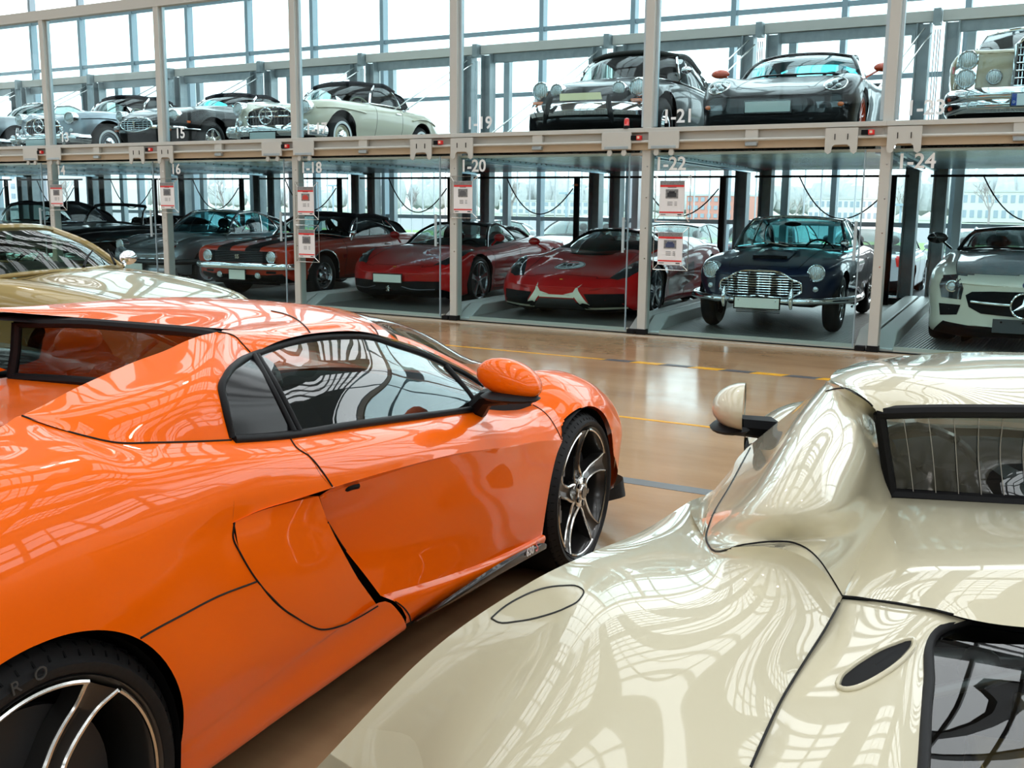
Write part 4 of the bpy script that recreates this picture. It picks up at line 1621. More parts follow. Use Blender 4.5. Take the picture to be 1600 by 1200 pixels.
    inn = [b0[2:], np.array([(.56, p[1], p[2]-.09) for p in b0[2:]]), N3((.54, -1.52, .93), (.53, -1.8, .915), (.54, -2.1, .93), (.60, -2.42, .98))]
    bt.grid(patch(inn, 60, 6))
    both(bt, 'flying_buttress', pm, car, acc)
    # roof
    rail = H.L(*[(a, b-2, c) for a, b, c in RAILP])
    def rl(f):
        i = pchip([(p[1], p[0]) for p in rail], f)
        return (float(i), f, float(pchip([(p[1], p[2]) for p in rail], f))+.012)
    RT = [N3((0, -1.43, 1.112), (.3, -1.46, 1.116), (.46, -1.54, 1.128), (.58, -1.70, 1.15), (.64, -1.80, 1.157), (.675, -1.735, 1.097)),
          N3((0, -1.32, 1.138), (.3, -1.34, 1.137), (.48, -1.40, 1.135), (.58, -1.55, 1.135), (.63, -1.60, 1.125), rl(-1.58)),
          N3((0, -1.2, 1.155), (.3, -1.2, 1.15), (.48, -1.22, 1.138), (.58, -1.3, 1.125), (.62, -1.35, 1.113), rl(-1.36)),
          N3((0, -1.05, 1.158), (.3, -1.05, 1.15), (.48, -1.06, 1.132), (.575, -1.1, 1.112), (.615, -1.13, 1.10), rl(-1.15)),
          N3((0, -.85, 1.138), (.3, -.86, 1.126), (.47, -.90, 1.102), (.56, -.93, 1.08), (.605, -.95, 1.063), rl(-.96))]
    roof = MB().grid(patch(RT, 40, 8)).mirror()
    one(roof, 'roof', pm, car, acc)
    MB().grid(patch(RT, 30, 5)[:, :]*np.array((.97, 1, 1))+np.array((0, .01, -.03))).mirror().build('headliner', INTR, car)
    # windscreen pillars
    fs = np.linspace(-.96, -.16, 9)
    outer = np.array([rl(f) for f in fs])
    w_in = np.linspace(.055, .075, 9)
    inner = outer+np.stack([-w_in, .02+0*w_in, .022+0*w_in], 1)
    mid = (outer+inner)/2+np.array((.006, 0, .008))
    pl = MB().grid(patch([outer, mid, inner], 40, 5))
    both(pl, 'windscreen_pillar', pm, car, acc)
    WS = [np.vstack([inner[::-1][:1]*0+inner[-1], N3((.45, .02, .775), (0, .09, .775))])[0:],
          np.vstack([inner[4], N3((.42, -.38, .985), (0, -.30, 1.00))]), np.vstack([inner[0], N3((.4, -.86, 1.115), (0, -.84, 1.135))])]
    one(MB().grid(patch(WS, 24, 6)).mirror(), 'windscreen', CARG, car)
    # side glass
    bot = H.L((362, 684, .873), (400, 682, .873), (455, 677, .87), (535, 664, .862), (632, 651, .842), (700, 643, .826), (749, 635, .812), (757, 633, .808))
    top = H.L(*RAILP)
    top[:, 0] -= .006
    topf = H.L((362, 684, .873), (351, 634.5, .855), (346, 608.5, .83), (353, 589, .80), (374, 566, .74), (393, 556, .68))
    Bq = resample(bot[:3], 14)
    quarter = patch([Bq, resample(np.vstack([topf[2:3]+np.array((.0, .02, 0)), N3(), ]) if False else np.vstack([topf[1], (topf[1]+H.at(430, 625, lat=.845))/2, H.at(430, 625, lat=.845)]), 14),
                     np.vstack([topf[3], (topf[3]+H.at(414, 592, lat=.79))/2, H.at(414, 592, lat=.79)]), np.vstack([topf[5]+np.array((0, -.01, 0)), topf[5], H.at(400, 560, lat=.70)])], 14, 5)
    both(MB().grid(quarter), 'quarter_window', mat('quarter_black', (.006, .006, .007), .15, spec=.25), car)
    Bm = resample(bot[2:], 40)
    Tm = resample(np.vstack([H.at(400, 560, lat=.683), top[1:]]), 40)
    gm = (Bm+Tm)/2+np.array((.020, 0, 0))
    both(MB().grid(patch([Bm, gm, Tm], 40, 6)), 'side_window', glass('side_glass', (.36, .44, .42), 1.5), car, acc)
    m = MB()
    m.tube(cr_spline(np.vstack([topf, top[1:]]), 6), .010, 8)
    m.tube(cr_spline(bot, 6)+np.array((.004, 0, -.004)), .012, 8)
    for dx in (0, 9):
        P = H.L((397+dx*.6, 556, .69), (427+dx, 611, .815), (459+dx, 674, .873))
        m.tube(cr_spline(P, 6), .009, 8)
    P = H.L((697, 572, .678), (722, 601, .75), (749, 636, .815))
    m.tube(cr_spline(P, 6), .010, 8)
    both(m, 'window_seal', RUB, car)
    # rear window and its frame
    wl = [N3((0, -1.44, 1.096), (.25, -1.455, 1.097), (.50, -1.50, 1.088)), N3((0, -1.45, 1.0), (.25, -1.46, 1.0), (.51, -1.505, .995)), N3((0, -1.47, .91), (.25, -1.48, .91), (.52, -1.52, .905))]
    one(MB().grid(patch(wl, 20, 4)).mirror(), 'rear_window', glass('rear_glass', (.26, .29, .29), 2.2), car)
    m = MB()
    for r in (wl[0], wl[2]):
        m.tube(cr_spline(np.array(r), 6), .017, 8)
    m.tube(np.array([r[-1] for r in wl]), .018, 8)
    m.mirror()
    m.build('rear_window_frame', RUB, car)
    dk = [N3((0, -1.47, .90), (.3, -1.48, .90), (.54, -1.52, .905)), N3((0, -1.85, .915), (.3, -1.85, .912), (.53, -1.85, .912)), N3((0, -2.2, .95), (.3, -2.2, .945), (.545, -2.15, .935)), N3((0, -2.55, .96), (.4, -2.5, .97), (.70, -2.46, 1.055))]
    one(MB().grid(patch(dk, 26, 6)).mirror(), 'tonneau_deck', pm, car, acc)
    ec = [N3((0, -2.57, .955), (.4, -2.52, .965), (.705, -2.48, 1.05)), N3((0, -3.0, .93), (.4, -3.0, .95), (.66, -3.1, 1.0)), N3((0, -3.6, .86), (.4, -3.58, .87), (.60, -3.5, .89))]
    one(MB().grid(patch(ec, 26, 6)).mirror(), 'engine_cover', pm, car, acc)
    one(MB().grid(patch([N3((0, -3.6, .86), (.5, -3.57, .86), (.80, -3.48, .83)), N3((0, -3.66, .6), (.5, -3.62, .6), (.88, -3.42, .6)), N3((0, -3.55, .25), (.5, -3.5, .25), (.84, -3.3, .22))], 20, 6)).mirror(), 'tail_panel', pm, car)
    # mirrors
    for sg in (1, -1):
        m = MB()
        c = np.array((1.0, -.835, .918))
        G = []
        for u in np.linspace(0, 2*PI, 25):
            row = []
            for v in np.linspace(-PI/2, PI/2, 13):
                x = math.cos(v)*math.cos(u)
                y = math.cos(v)*math.sin(u)
                z = math.sin(v)
                hx = .115*(1-.10*x)
                px_ = c[0]+hx*x-.012*z
                py_ = c[1]+.085*y*(1.15 if y > 0 else .62)
                pz_ = c[2]+(.073 if z > 0 else .055)*z*(1+.10*(-x))-.012*x
                row.append((px_*sg, py_, pz_))
            G.append(row)
        m.grid(G)
        t = m.build('wing_mirror', pm, car, 60)
        k = MB()
        k.sphere((1.0*sg, -.84, .868), (.105, .08, .018), 16, 7)
        k.tube([(.98*sg, -.82, .865), (.88*sg, -.78, .845), (.82*sg, -.74, .79)], [.028, .03, .04], 8)
        k.build('mirror_base', RUB, t)
    tree = acc_tree(acc)
    # panel gaps traced on the right-hand side
    def gap(pts, r=.0032, n=6, sm=True):
        S = cr_spline(np.array(pts, float), n) if sm else np.array(pts, float)
        out = []
        for a, b in S:
            p, nn = H.raypt(a, b, tree)
            if p is not None:
                out.append(p+nn*.0006*(1 if nn @ (np.array([2.47, -3.87, 1.49])-p) > 0 else -1))
        return out
    g = MB()
    for pts in [[(452, 683), (463.5, 700), (483, 713), (502.5, 736), (519, 760)],
                [(512, 816), (535, 853), (567, 895), (593, 930)], [(597, 934), (621, 942), (641, 967), (641.5, 977)],
                [(34, 650), (65, 661.5), (130, 681), (182, 692), (240, 692), (300, 690.5), (361, 688)],
                [(393, 553), (378, 537), (367, 526), (354, 521), (340, 519)],
                [(488, 526), (480, 514), (463, 499), (445, 491), (424, 486)], [(592, 526), (587, 516), (579, 508)],
                [(366, 816), (364, 840), (376, 866), (402, 908), (437.5, 947), (470, 970), (502.5, 983.5), (535, 977), (565, 962), (590, 947)],
                [(211, 1002), (236, 987), (290, 958), (340, 932), (400, 909)],
                [(833, 633), (845, 640), (856, 650), (868, 668), (879, 690)]]:
        P = gap(pts)
        if len(P) > 2:
            MB().tube(P, .0024, 6).build('panel_gap', RUB, car)
    # fine highlight ridge inside the intake panel
    # black door opening tab
    P = gap([(541, 763), (552, 759), (563, 757)], n=4)
    MB().tube([p-np.array((.004, 0, .003)) for p in P], [.004]+[.009]*(len(P)-2)+[.003], 8).build('door_release', MBLK, car)
    # black side blade with lettering
    b = [H.L((650, 969, .912), (697, 936, .935), (723.5, 918, .945), (772, 885.5, .957), (818, 859.5, .962), (842, 849, .963)),
         H.L((651, 970, .922), (700, 940, .945), (728, 922, .957), (780, 888.5, .970), (830, 860, .975), (853.5, 850, .970)),
         H.L((652, 971, .914), (700, 945, .937), (728, 929, .950), (780, 898, .963), (830, 870, .968), (853.5, 857, .963))]
    b.append(b[-1]+np.array((-.08, 0, -.012)))
    bl = both(MB().grid(patch(b, 40, 3)), 'side_blade', mat('carbon_black', (.010, .010, .011), .22, spec=.2, coat=.35), car, ang=25)
    p0, p1 = H.at(821, 870, lat=.976), H.at(838, 860.5, lat=.976)
    u = p1-p0
    u /= np.linalg.norm(u)
    v = np.cross(u, (0, 0, 1))
    upv = np.cross(v, u)
    upv /= np.linalg.norm(upv)
    nrm = np.cross(u, upv)
    text_mb('650', .042, p0+nrm*.004, u, upv, .002, 'LEFT', .0006).build('lettering', WHITE, bl[0], 20)
    text_mb('S', .052, p0+u*.078+nrm*.004, u, upv, .002, 'LEFT', .0006).build('red_letter', REDL, bl[0], 20)
    # raised tyre lettering on the right rear wheel
    wr = [o for o in car.children if o.name.startswith('wheel') and o.location.x > 0 and o.location.y < -1][0]
    m = MB()
    for i, ch in enumerate('PZERO'):
        a = math.radians(128-i*9.5)
        rr = .303
        o = (.0095, rr*math.cos(a), rr*math.sin(a))
        q = text_mb(ch, .036, o, (0, math.sin(a), -math.cos(a)), (0, math.cos(a), math.sin(a)), .003)
        m.add(q.v, q.f)
    m.build('tyre_lettering', mat('tyre_letter_grey', (.05, .05, .05), .6), wr, 20)
    return car


def build_cream():
    H = Hero((-.2447, 3.7932), -.2553)
    car = thing('sports_car', 'cream white low sports car at the right front, seen from above its tail', 'car', (H.o[0], H.o[1], 0), .2553)
    pm = paint('cream_paint', (.58, .53, .385), 0, .34, 1.0)
    acc = []
    hero_common(car, pm, acc, .915)
    def flip(P):
        P = np.array(P, float)
        P[:, 0] *= -1
        return P
    Z = lambda *p: flip(H.Z(*p))      # traced on the car's left side, stored as right-hand and mirrored
    L = lambda *p: flip(H.L(*[(a, b, -c) for a, b, c in p]))
    # rear wing top
    r = []
    A = [L((1080, 782, .905)), L((1001, 831, .955)), L((920, 865, .98)), L((820, 915, .99)), L((660, 1029, 1.0)), L((480, 1215, 1.0))]
    r0 = np.vstack([A[0], Z((1104, 845, .925), (1112, 860, .95), (1161, 852, 1.0), (1207, 847, 1.02), (1255, 853, 1.01), (1290, 890, .965), (1316, 933, .90))])
    r1 = np.vstack([A[1], Z((1055, 875, .945), (1130, 905, .99), (1200, 915, 1.0), (1262, 945, .955), (1300, 968, .895))])
    r2 = np.vstack([A[2], Z((985, 920, .935), (1090, 975, .965), (1180, 1000, .955), (1235, 1020, .92), (1270, 1015, .885))])
    r3 = np.vstack([A[3], Z((910, 965, .925), (1030, 1050, .952), (1130, 1085, .935), (1195, 1100, .90), (1222, 1093, .875))])
    r4 = np.vstack([A[4], Z((830, 1075, .905), (940, 1150, .925), (1060, 1185, .91), (1145, 1195, .885), (1178, 1190, .865))])
    r5 = np.vstack([A[5], Z((680, 1265, .88), (850, 1330, .895), (990, 1340, .885), (1080, 1330, .865), (1125, 1300, .845))])
    def soft(P, n=30, it=60):
        P = resample(np.array(P), n)
        for _ in range(it):
            P[1:-1] = .5*P[1:-1]+.25*(P[2:]+P[:-2])
        return P
    r0 = soft(r0, 30, 8)
    top = fair(patch([r0]+[soft(q, 30, 40) for q in (r1, r2, r3, r4, r5)], 60, 10), 500)
    m = MB().grid(top)
    e = top[0]                                    # outer edge, front to rear
    out = [e, e+np.array((.03, 0, -.12)), e*np.array((0, 1, 0))+np.stack([np.full(len(e), .99), np.zeros(len(e)), np.full(len(e), .55)], 1), e*np.array((0, 1, 0))+np.stack([np.full(len(e), .92), np.zeros(len(e)), np.full(len(e), .22)], 1)]
    q = gmesh(patch(out, 60, 8), [(-2.69, .36, .368)])
    m.add(q.v, q.f)
    both(m, 'rear_wing', pm, car, acc)
    both(MB().grid(sideloft([N3((.93, -2.35, .85), (.955, -1.775, .80)), N3((.95, -2.3, .6), (.87, -1.6, .57)), N3((.92, -2.3, .22), (.893, -1.33, .222))], [-2.3, -2.25, -2.2], [-1.7, -1.55, -1.33], 20, 6)), 'rear_side_panel', pm, car)
    # buttress
    q0 = Z((1255, 628, 1.0), (1288, 601, 1.085), (1319, 607, 1.13), (1340, 616, 1.125), (1356, 628, 1.10), (1368, 640, 1.08))
    q1 = Z((1187, 683, .90), (1240, 655, 1.03), (1290, 660, 1.12), (1330, 680, 1.11), (1362, 690, 1.02), (1381, 690, .98))
    q2 = Z((1140, 745, .90), (1200, 720, 1.03), (1255, 735, 1.10), (1300, 755, 1.07), (1350, 770, .955), (1393, 775, .90))
    q3 = Z((1108, 795, .91), (1165, 790, 1.01), (1220, 795, 1.065), (1275, 812, 1.04), (1335, 835, .93), (1370, 822, .895))
    q4 = np.vstack([Z((1098, 838, .92)), r0[6:]])
    both(MB().grid(fair(patch([soft(q, 30, 10) for q in (q0, q1, q2, q3)]+[q4], 60, 9), 60)), 'flying_buttress', pm, car, acc)
    # shoulder between buttress and outer edge
    sh0 = Z((1187, 683, .90), (1140, 745, .90), (1108, 795, .91), (1098, 838, .92), (1104, 848, .93))
    sh1 = np.vstack([L((1187, 683, .84)), L((1129, 754, .87)), L((1100, 775, .89)), L((1080, 782, .905))])
    both(MB().grid(patch([sh0, (resample(sh0, 20)+resample(sh1, 20))/2+np.array((.012, 0, .008)), sh1], 20, 5)), 'shoulder_panel', pm, car, acc)
    # deck
    d0 = np.vstack([Z((1393, 774, .897), (1480, 779, .90), (1600, 786, .903)), N3((0, -1.46, .905))])
    d1 = np.vstack([Z((1370, 822, .895), (1470, 850, .925)), N3((.25, -1.85, .94), (0, -1.85, .945))])
    d2 = np.vstack([Z((1340, 880, .897), (1450, 900, .93)), N3((.25, -2.05, .945), (0, -2.06, .95))])
    d3 = np.vstack([Z((1316, 932, .897), (1405, 941, .905), (1470, 956, .91), (1512, 967, .908)), N3((.2, -2.17, .91), (0, -2.18, .912))])
    one(MB().grid(fair(patch([d0, d1, d2, d3], 40, 8), 40)).mirror(), 'tonneau_deck', pm, car, acc)
    # engine cover around its window
    ev = []
    for a in ([(1316, 936, .893), (1405, 944, .90), (1470, 958, .905), (1509, 969, .90)],
              [(1288, 987, .885), (1365, 985, .893), (1430, 985, .90), (1474, 982, .893)],
              [(1255, 1039, .878), (1330, 1040, .885), (1410, 1030, .892), (1456, 1010, .884)],
              [(1220, 1097, .872), (1300, 1105, .878), (1390, 1105, .884), (1450, 1075, .877)],
              [(1174, 1200, .86), (1260, 1210, .868), (1370, 1215, .872), (1442, 1200, .864)],
              [(1118, 1320, .845), (1220, 1345, .85), (1350, 1360, .855), (1432, 1350, .85)]):
        ev.append(Z(*a))
    ecov = MB().grid(fair(patch(ev, 40, 9), 40))
    both(ecov, 'engine_cover', pm, car, acc)
    gw = [np.vstack([Z((1512, 972, .892)), N3((.2, -2.2, .90), (0, -2.21, .902))]), np.vstack([Z((1474, 984, .888)), N3((.25, -2.30, .893), (0, -2.31, .895))]), np.vstack([Z((1450, 1075, .872)), N3((.3, -2.42, .88), (0, -2.43, .88))]), np.vstack([Z((1442, 1200, .859)), N3((.3, -2.62, .862), (0, -2.63, .862))]), np.vstack([Z((1432, 1350, .845)), N3((.3, -2.8, .845), (0, -2.8, .845))])]
    one(MB().grid(patch(gw, 30, 6)).mirror(), 'engine_window', glass('engine_glass', (.55, .60, .60), 1.0), car)
    mm = MB()
    edge = cr_spline(np.array([g[0] for g in gw]), 8)
    mm.tube(edge+np.array((0, 0, .003)), .008, 8)
    both(mm, 'engine_window_seal', RUB, car)
    one(MB().grid(patch([gw[0]+np.array((0, .006, .004)), gw[0]+np.array((0, -.012, .001))], 20, 2)).mirror(), 'cooling_slot', MBLK, car)
    # engine bay
    MB().box((0, -2.55, .60), (1.05, .9, .04)).build('engine_bay_floor', mat('engine_black', (.02, .02, .021), .5), car)
    gold = mat('heat_shield_gold', (.62, .42, .16), .32, 1, noise=(30, .3))
    b_ = MB()
    for sg in (-1, 1):
        b_.box((.25*sg, -2.22, .735), (.26, .10, .13)).box((.40*sg, -2.30, .72), (.10, .12, .08))
        b_.tube([(.46*sg, -2.45, .74), (.30*sg, -2.36, .76), (.08*sg, -2.38, .74)], .035, 12)
    b_.build('heat_shield', gold, car, bevel=.012)
    e_ = MB()
    for sg in (-1, 1):
        e_.tube([(.52*sg, -2.16, .83), (.36*sg, -2.10, .82), (.14*sg, -2.18, .82)], .014, 8)
        e_.tube([(.50*sg, -2.22, .80), (.20*sg, -2.06, .84)], .010, 8)
        e_.sphere((.42*sg, -2.14, .815), .032).sphere((.30*sg, -2.11, .82), .04)
        e_.tube([(.45*sg, -2.55, .77), (.15*sg, -2.50, .78)], .03, 10)
    e_.box((0, -2.4, .70), (.5, .5, .10))
    e_.build('engine_block', mat('engine_grey', (.16, .17, .17), .35, .6), car, bevel=.01)
    # roof
    re = np.vstack([Z((1319, 607, 1.13), (1340, 616, 1.125), (1356, 628, 1.103), (1368, 640, 1.087), (1440, 638, 1.10), (1600, 638, 1.108)), N3((0, -1.47, 1.112))])
    ra = np.vstack([Z((1298, 592, 1.115), (1330, 592, 1.13), (1400, 600, 1.135)), N3((.3, -1.33, 1.14), (0, -1.34, 1.145))])
    rb = np.vstack([Z((1308, 578, 1.10), (1340, 565, 1.12)), N3((.46, -1.12, 1.132), (.3, -1.14, 1.145), (0, -1.15, 1.152))])
    rc = N3((.605, -.93, 1.06), (.57, -.92, 1.085), (.47, -.90, 1.11), (.3, -.88, 1.128), (0, -.86, 1.138))
    one(MB().grid(fair(patch([re, ra, rb, rc], 40, 8), 30)).mirror(), 'roof', pm, car, acc)
    fs = np.linspace(-.95, -.16, 9)
    outer = np.stack([pchip([(-.95, .605), (-.5, .66), (-.16, .735)], fs), fs, pchip([(-.95, 1.06), (-.7, .985), (-.4, .87), (-.16, .775)], fs)], 1)
    inner = outer+np.stack([-np.linspace(.055, .075, 9), .02+0*fs, .022+0*fs], 1)
    both(MB().grid(patch([outer, (outer+inner)/2+np.array((.006, 0, .008)), inner], 30, 5)), 'windscreen_pillar', pm, car, acc)
    WS = [np.vstack([inner[-1], N3((.45, .02, .775), (0, .09, .775))]), np.vstack([inner[4], N3((.42, -.38, .985), (0, -.30, 1.00))]), np.vstack([inner[0], N3((.4, -.86, 1.115), (0, -.84, 1.135))])]
    one(MB().grid(patch(WS, 24, 6)).mirror(), 'windscreen', CARG, car)
    # rear window
    wl = [np.vstack([Z((1374, 645, 1.078), (1440, 643, 1.092), (1600, 643, 1.10)), N3((0, -1.475, 1.104))]), np.vstack([Z((1384, 712, .985), (1450, 715, .99)), N3((.25, -1.47, .995), (0, -1.475, .995))]), np.vstack([Z((1393, 773, .90), (1480, 778, .903), (1600, 785, .906)), N3((0, -1.46, .908))])]
    one(MB().grid(patch(wl, 24, 5)).mirror(), 'rear_window', glass('rear_glass', (.26, .29, .29), 2.2), car)
    m = MB()
    for r_ in (wl[0], wl[2]):
        m.tube(cr_spline(np.array(r_), 6), .014, 8)
    m.tube(cr_spline(np.array([r_[0] for r_ in wl]), 5), .012, 8)
    m.mirror()
    m.build('rear_window_frame', RUB, car)
    hl = MB()
    W = patch(wl, 24, 5)
    for i in range(2, 22, 2):
        hl.tube(W[i]+np.array((0, -.004, 0)), .0009, 4)
    both(hl, 'heater_line', mat('heater_wire', (.35, .33, .3), .5), car)
    # side glass
    KX = np.array((.905, 1, 1))
    bot = KX*N3((.80, -1.72, .93), (.865, -1.55, .893), (.845, -1.25, .855), (.815, -.70, .79), (.80, -.25, .735))
    topg = KX*np.vstack([N3((.63, -1.45, 1.075)), outer[:, :]+np.array((.002, 0, -.004))])
    gB, gT = resample(bot, 30), resample(topg, 30)
    both(MB().grid(patch([gB, (gB+gT)/2+np.array((.03, 0, 0)), gT], 30, 5)), 'side_window', CARGD, car)
    m = MB().tube(gT, .011, 8).tube(gB, .011, 8)
    both(m, 'window_seal', RUB, car)
    # folded wing mirror, cap turned outwards
    for sg in (-1, 1):
        m = MB()
        c0 = flip([H.at(1143, 637, z=.93)])[0]
        k = np.array([c0[0]*sg, c0[1], c0[2]])
        G = []
        for u in np.linspace(0, 2*PI, 29):
            row = []
            for v in np.linspace(0, PI/2, 11):
                # half ellipsoid: flat glass side faces the car
                row.append(k+np.array(((-.035+.09*math.sin(v))*sg, .11*math.cos(v)*math.cos(u), .072*math.cos(v)*math.sin(u)*(1 if math.sin(u) > 0 else .85))))
            G.append(row)
        m.grid(G)
        t = m.build('wing_mirror', pm, car, 60)
        R_ = MB().lathe([(0, 0), (.0, .11)], 29, (0, 0, 0), 'x')
        R_.v = [(k[0]-.033*sg, k[1]+y, k[2]+z*.65) for x, y, z in R_.v]
        R_.build('mirror_glass', mat('mirror_silver', (.85, .88, .88), .02, 1), t)
        b = MB().sphere((k[0]+.0*sg, k[1], k[2]-.055), (.06, .09, .018), 14, 7)
        b.tube([k+np.array((-.02*sg, -.02, -.045)), k+np.array((-.10*sg, .04, -.06)), k+np.array((-.16*sg, .10, -.12))], [.03, .034, .04], 8)
        b.build('mirror_base', RUB, t)
    tree = acc_tree(acc)

    def trace(pts, n=6, off=.0006):
        out = []
        for a, b in cr_spline(np.array(pts, float), n):
            p, nn = H.raypt(a, b, tree)
            if p is not None:
                out.append(p+np.array((0, 0, off)))
        return out
    g = MB()
    for pts in [[(1172, 700), (1140, 760), (1110, 815), (1104, 845), (1112, 859), (1161, 852), (1207, 847), (1240, 849), (1262, 859), (1280, 876), (1296, 899), (1316, 932)],
                [(1316, 932), (1360, 936), (1405, 941.6), (1450, 951), (1490, 961)],
                [(1316, 935), (1288, 985.5), (1255, 1037.5), (1220, 1096), (1194, 1151), (1173, 1199)],
                [(1290, 612), (1305, 608), (1319, 607), (1340, 616), (1356, 628), (1367, 639)]]:
        P = trace(pts)
        if len(P) > 2:
            both(MB().tube(P, .0018, 6), 'panel_gap', RUB, car)
    # fuel flap outline
    fp = [(767, 967), (785, 951), (815, 933), (845, 921), (881, 915.6), (903, 917), (912, 924), (905, 938), (885, 950), (850, 963), (806, 972), (778, 973)]
    P = trace(fp+[fp[0]], 4)
    if len(P) > 8:
        MB().tube(P, .0011, 6).build('fuel_flap_gap', RUB, car)
    # oval air vent each side of the engine window
    vp = [(1309, 1070), (1313, 1060), (1327, 1047), (1350, 1031), (1372.5, 1018), (1397, 1008), (1418, 1001), (1427, 1002), (1428, 1009), (1418, 1024.5), (1398, 1043), (1372.5, 1060), (1350, 1072), (1333.5, 1078), (1318, 1079), (1311, 1076)]
    P = np.array(trace(vp, 3, .002))
    if len(P) > 8:
        c = P.mean(0)
        q = MB().grid(np.array([[c+(p-c)*f for f in (0.02, .5, 1.0)] for p in np.vstack([P, P[:1]])]))
        both(q, 'air_vent', MBLK, car)
        q = MB().tube(P, .004, 6, closed=True)
        both(q, 'vent_rim', pm, car)
    return car


orange = build_orange()
cream = build_cream()
# ------------------------------------------------------------------ cars in the racks
RZ = PI+.068
LOZ, UPZ = .062, 2.185


def wheels4(car, sp, R, w, rim, style, rimm=None, white=False, track=None, steer=0., Rr=None, names='wheel'):
    for ya in (0, -sp['wb']):
        for sg in (1, -1):
            x = float(pchip(sp['wid'], ya))*sp.get('trk', .965)
            wheel(car, x*sg, ya, R if ya == 0 else (Rr or R), w, rim, style, rimm, names, white, steer if ya == 0 else 0)


def side_trim(car, P, pts, r, m, name, sgs=(1, -1), off=.004):
    for sg in sgs:
        MB().tube(P.line(pts, 'side', off, 4, sg=sg), r, 6).build(name, m, car)


def handles(car, P, y, z, m=None):
    for sg in (1, -1):
        p = P.side(y, z, .012, sg=sg)
        MB().bar(p+np.array((0, .07, 0)), p-np.array((0, .07, 0)), .018, .022).build('door_handle', m or CHROME, car, bevel=.004)


def tail_lamps(car, P, x, z, r=.06):
    for sg in (1, -1):
        p = P.rear(x*sg, z)
        MB().sphere(p, (r, .03, r*.7), 12, 7).build('tail_lamp', REDL, car)


def simple_gh(**k):
    g = dict(bow=1., rbow=.05, pr=.02)
    g.update(k)
    return g


def make_190(label, loc, body, grp=None):
    sp = dict(yf=.74, yr=-3.45, wb=2.4, W=.87, rf=.26, rr=.3, kxf=.86, kzf=.55, zcf=.55, ncf=.22, ncr=.35, dip=.1, sh=.95,
              wid=[(.74, .80), (.2, .865), (-1.2, .865), (-2.4, .86), (-3.45, .78)],
              hood=[(.74, .74), (.4, .82), (-.3, .90), (-.75, .94), (-1.9, .92), (-2.6, .88), (-3.45, .62)],
              crown=[(.74, .80), (.45, .865), (0, .905), (-.7, .915), (-1.4, .90), (-2.0, .90), (-2.5, .90), (-3.45, .64)],
              cx=[(.74, .74), (0, .76), (-1, .84), (-2.4, .78), (-3.45, .74)], zw=[(0, .58)], bot=[(.74, .30), (.4, .24), (-2.8, .24), (-3.45, .38)], tuck=[(0, .9)],
              arch=[(0, .34, .40), (-2.4, .34, .37)], bonnet=(-.72, .55), bj=7, door=(-1.75, -.95), cabin=(-1.95, -.85), bootlid=(-3.3, -2.25))
    car = new_car('roadster', label, loc, RZ, grp)
    P = Proj(car_body(car, sp, body))
    wheels4(car, sp, .325, .165, .185, 'disc', body, True)
    greenhouse(car, simple_gh(wb=.70, wt=.60, zb=.925, zt=1.285, zs=1.24, yb=-.72, ybs=-.98, yt=-1.16, yts=-1.26, ym=-1.55, zm=1.305, yr=-1.85, yrs=-1.85, zr=1.27, zrs=1.19, wr=.60, yd=-2.3, yds=-2.25, zd=.93, wd=.68, cb=-1.95, ct=-1.75, rbow=.06), FABRIC, CHROME, soft=True)
    cabin(car, -1.45, .42, .32, mat('cream_leather', (.42, .36, .26), .5), mat('ivory_rim', (.72, .66, .48), .35), -1, False, (-.95, .86, .62))
    for sg in (1, -1):
        round_lamp(car, P, .625*sg, .735, .105, .07, .12, .018)
        p = P.front(.62*sg, .52, .03)
        MB().sphere(p, (.05, .03, .05), 12, 7).build('indicator', LENS, car)
    # oval grille with bar and star
    op = [(-.43, .53), (-.40, .66), (-.27, .72), (0, .745), (.27, .72), (.40, .66), (.43, .53), (.36, .47), (0, .455), (-.36, .47)]
    op = cr_spline(np.array(op+op[:1]), 3)[:-1]
    gr = P.decal(op, 'front', .006).build('grille', MBLK, car)
    L = np.array([P.front(a, b, .012) for a, b in op])
    MB().tube(L, .014, 8, closed=True).build('grille_surround', CHROME, gr)
    m = MB()
    for a in np.linspace(-.36, .36, 13):
        y0 = P.front(a, .6, .008)
        m.bar((a, y0[1], .47), (a, y0[1], .69-.25*a*a), .006, .006, (0, 1, 0))
    m.build('grille_slats', mat('slat_grey', (.12, .12, .13), .3, .6), gr)
    MB().tube(P.line([(-.46, .60), (-.2, .60), (0, .60), (.2, .60), (.46, .60)], 'front', .03), .018, 8).build('grille_bar', CHROME, gr)
    star_emblem(car, P.front(0, .605, .06), .12)
    bumper(car, P, .80, .385, .052, .10, wrap=.35)
    for sg in (1, -1):
        p = P.front(.56*sg, .4, .16)
        MB().tube([p-np.array((0, .05, .12)), p, p+np.array((0, -.03, .18))], [.03, .036, .02], 8).build('overrider', CHROME, car)
    plate(car, P, .0 if 'cream' in label else 0., .30, .48, .12, y=P.front(0, .42)[1]+.14, m_=mat('plate_grey', (.55, .62, .60), .5))
    side_trim(car, P, [(.52, .74), (.2, .765), (-.4, .755), (-.6, .74)], .014, body, 'wing_brow', off=.012)
    side_trim(car, P, [(-2.05, .72), (-2.3, .765), (-2.7, .75), (-2.95, .70)], .014, body, 'wing_brow', off=.012)
    handles(car, P, -1.6, .80)
    tail_lamps(car, P, .6, .62)
    MB().sphere((.80, -.92, 1.0), (.05, .03, .045), 12, 7).tube([(.80, -.92, .98), (.76, -.94, .90)], .01, 6).build('wing_mirror', CHROME, car)
    return car


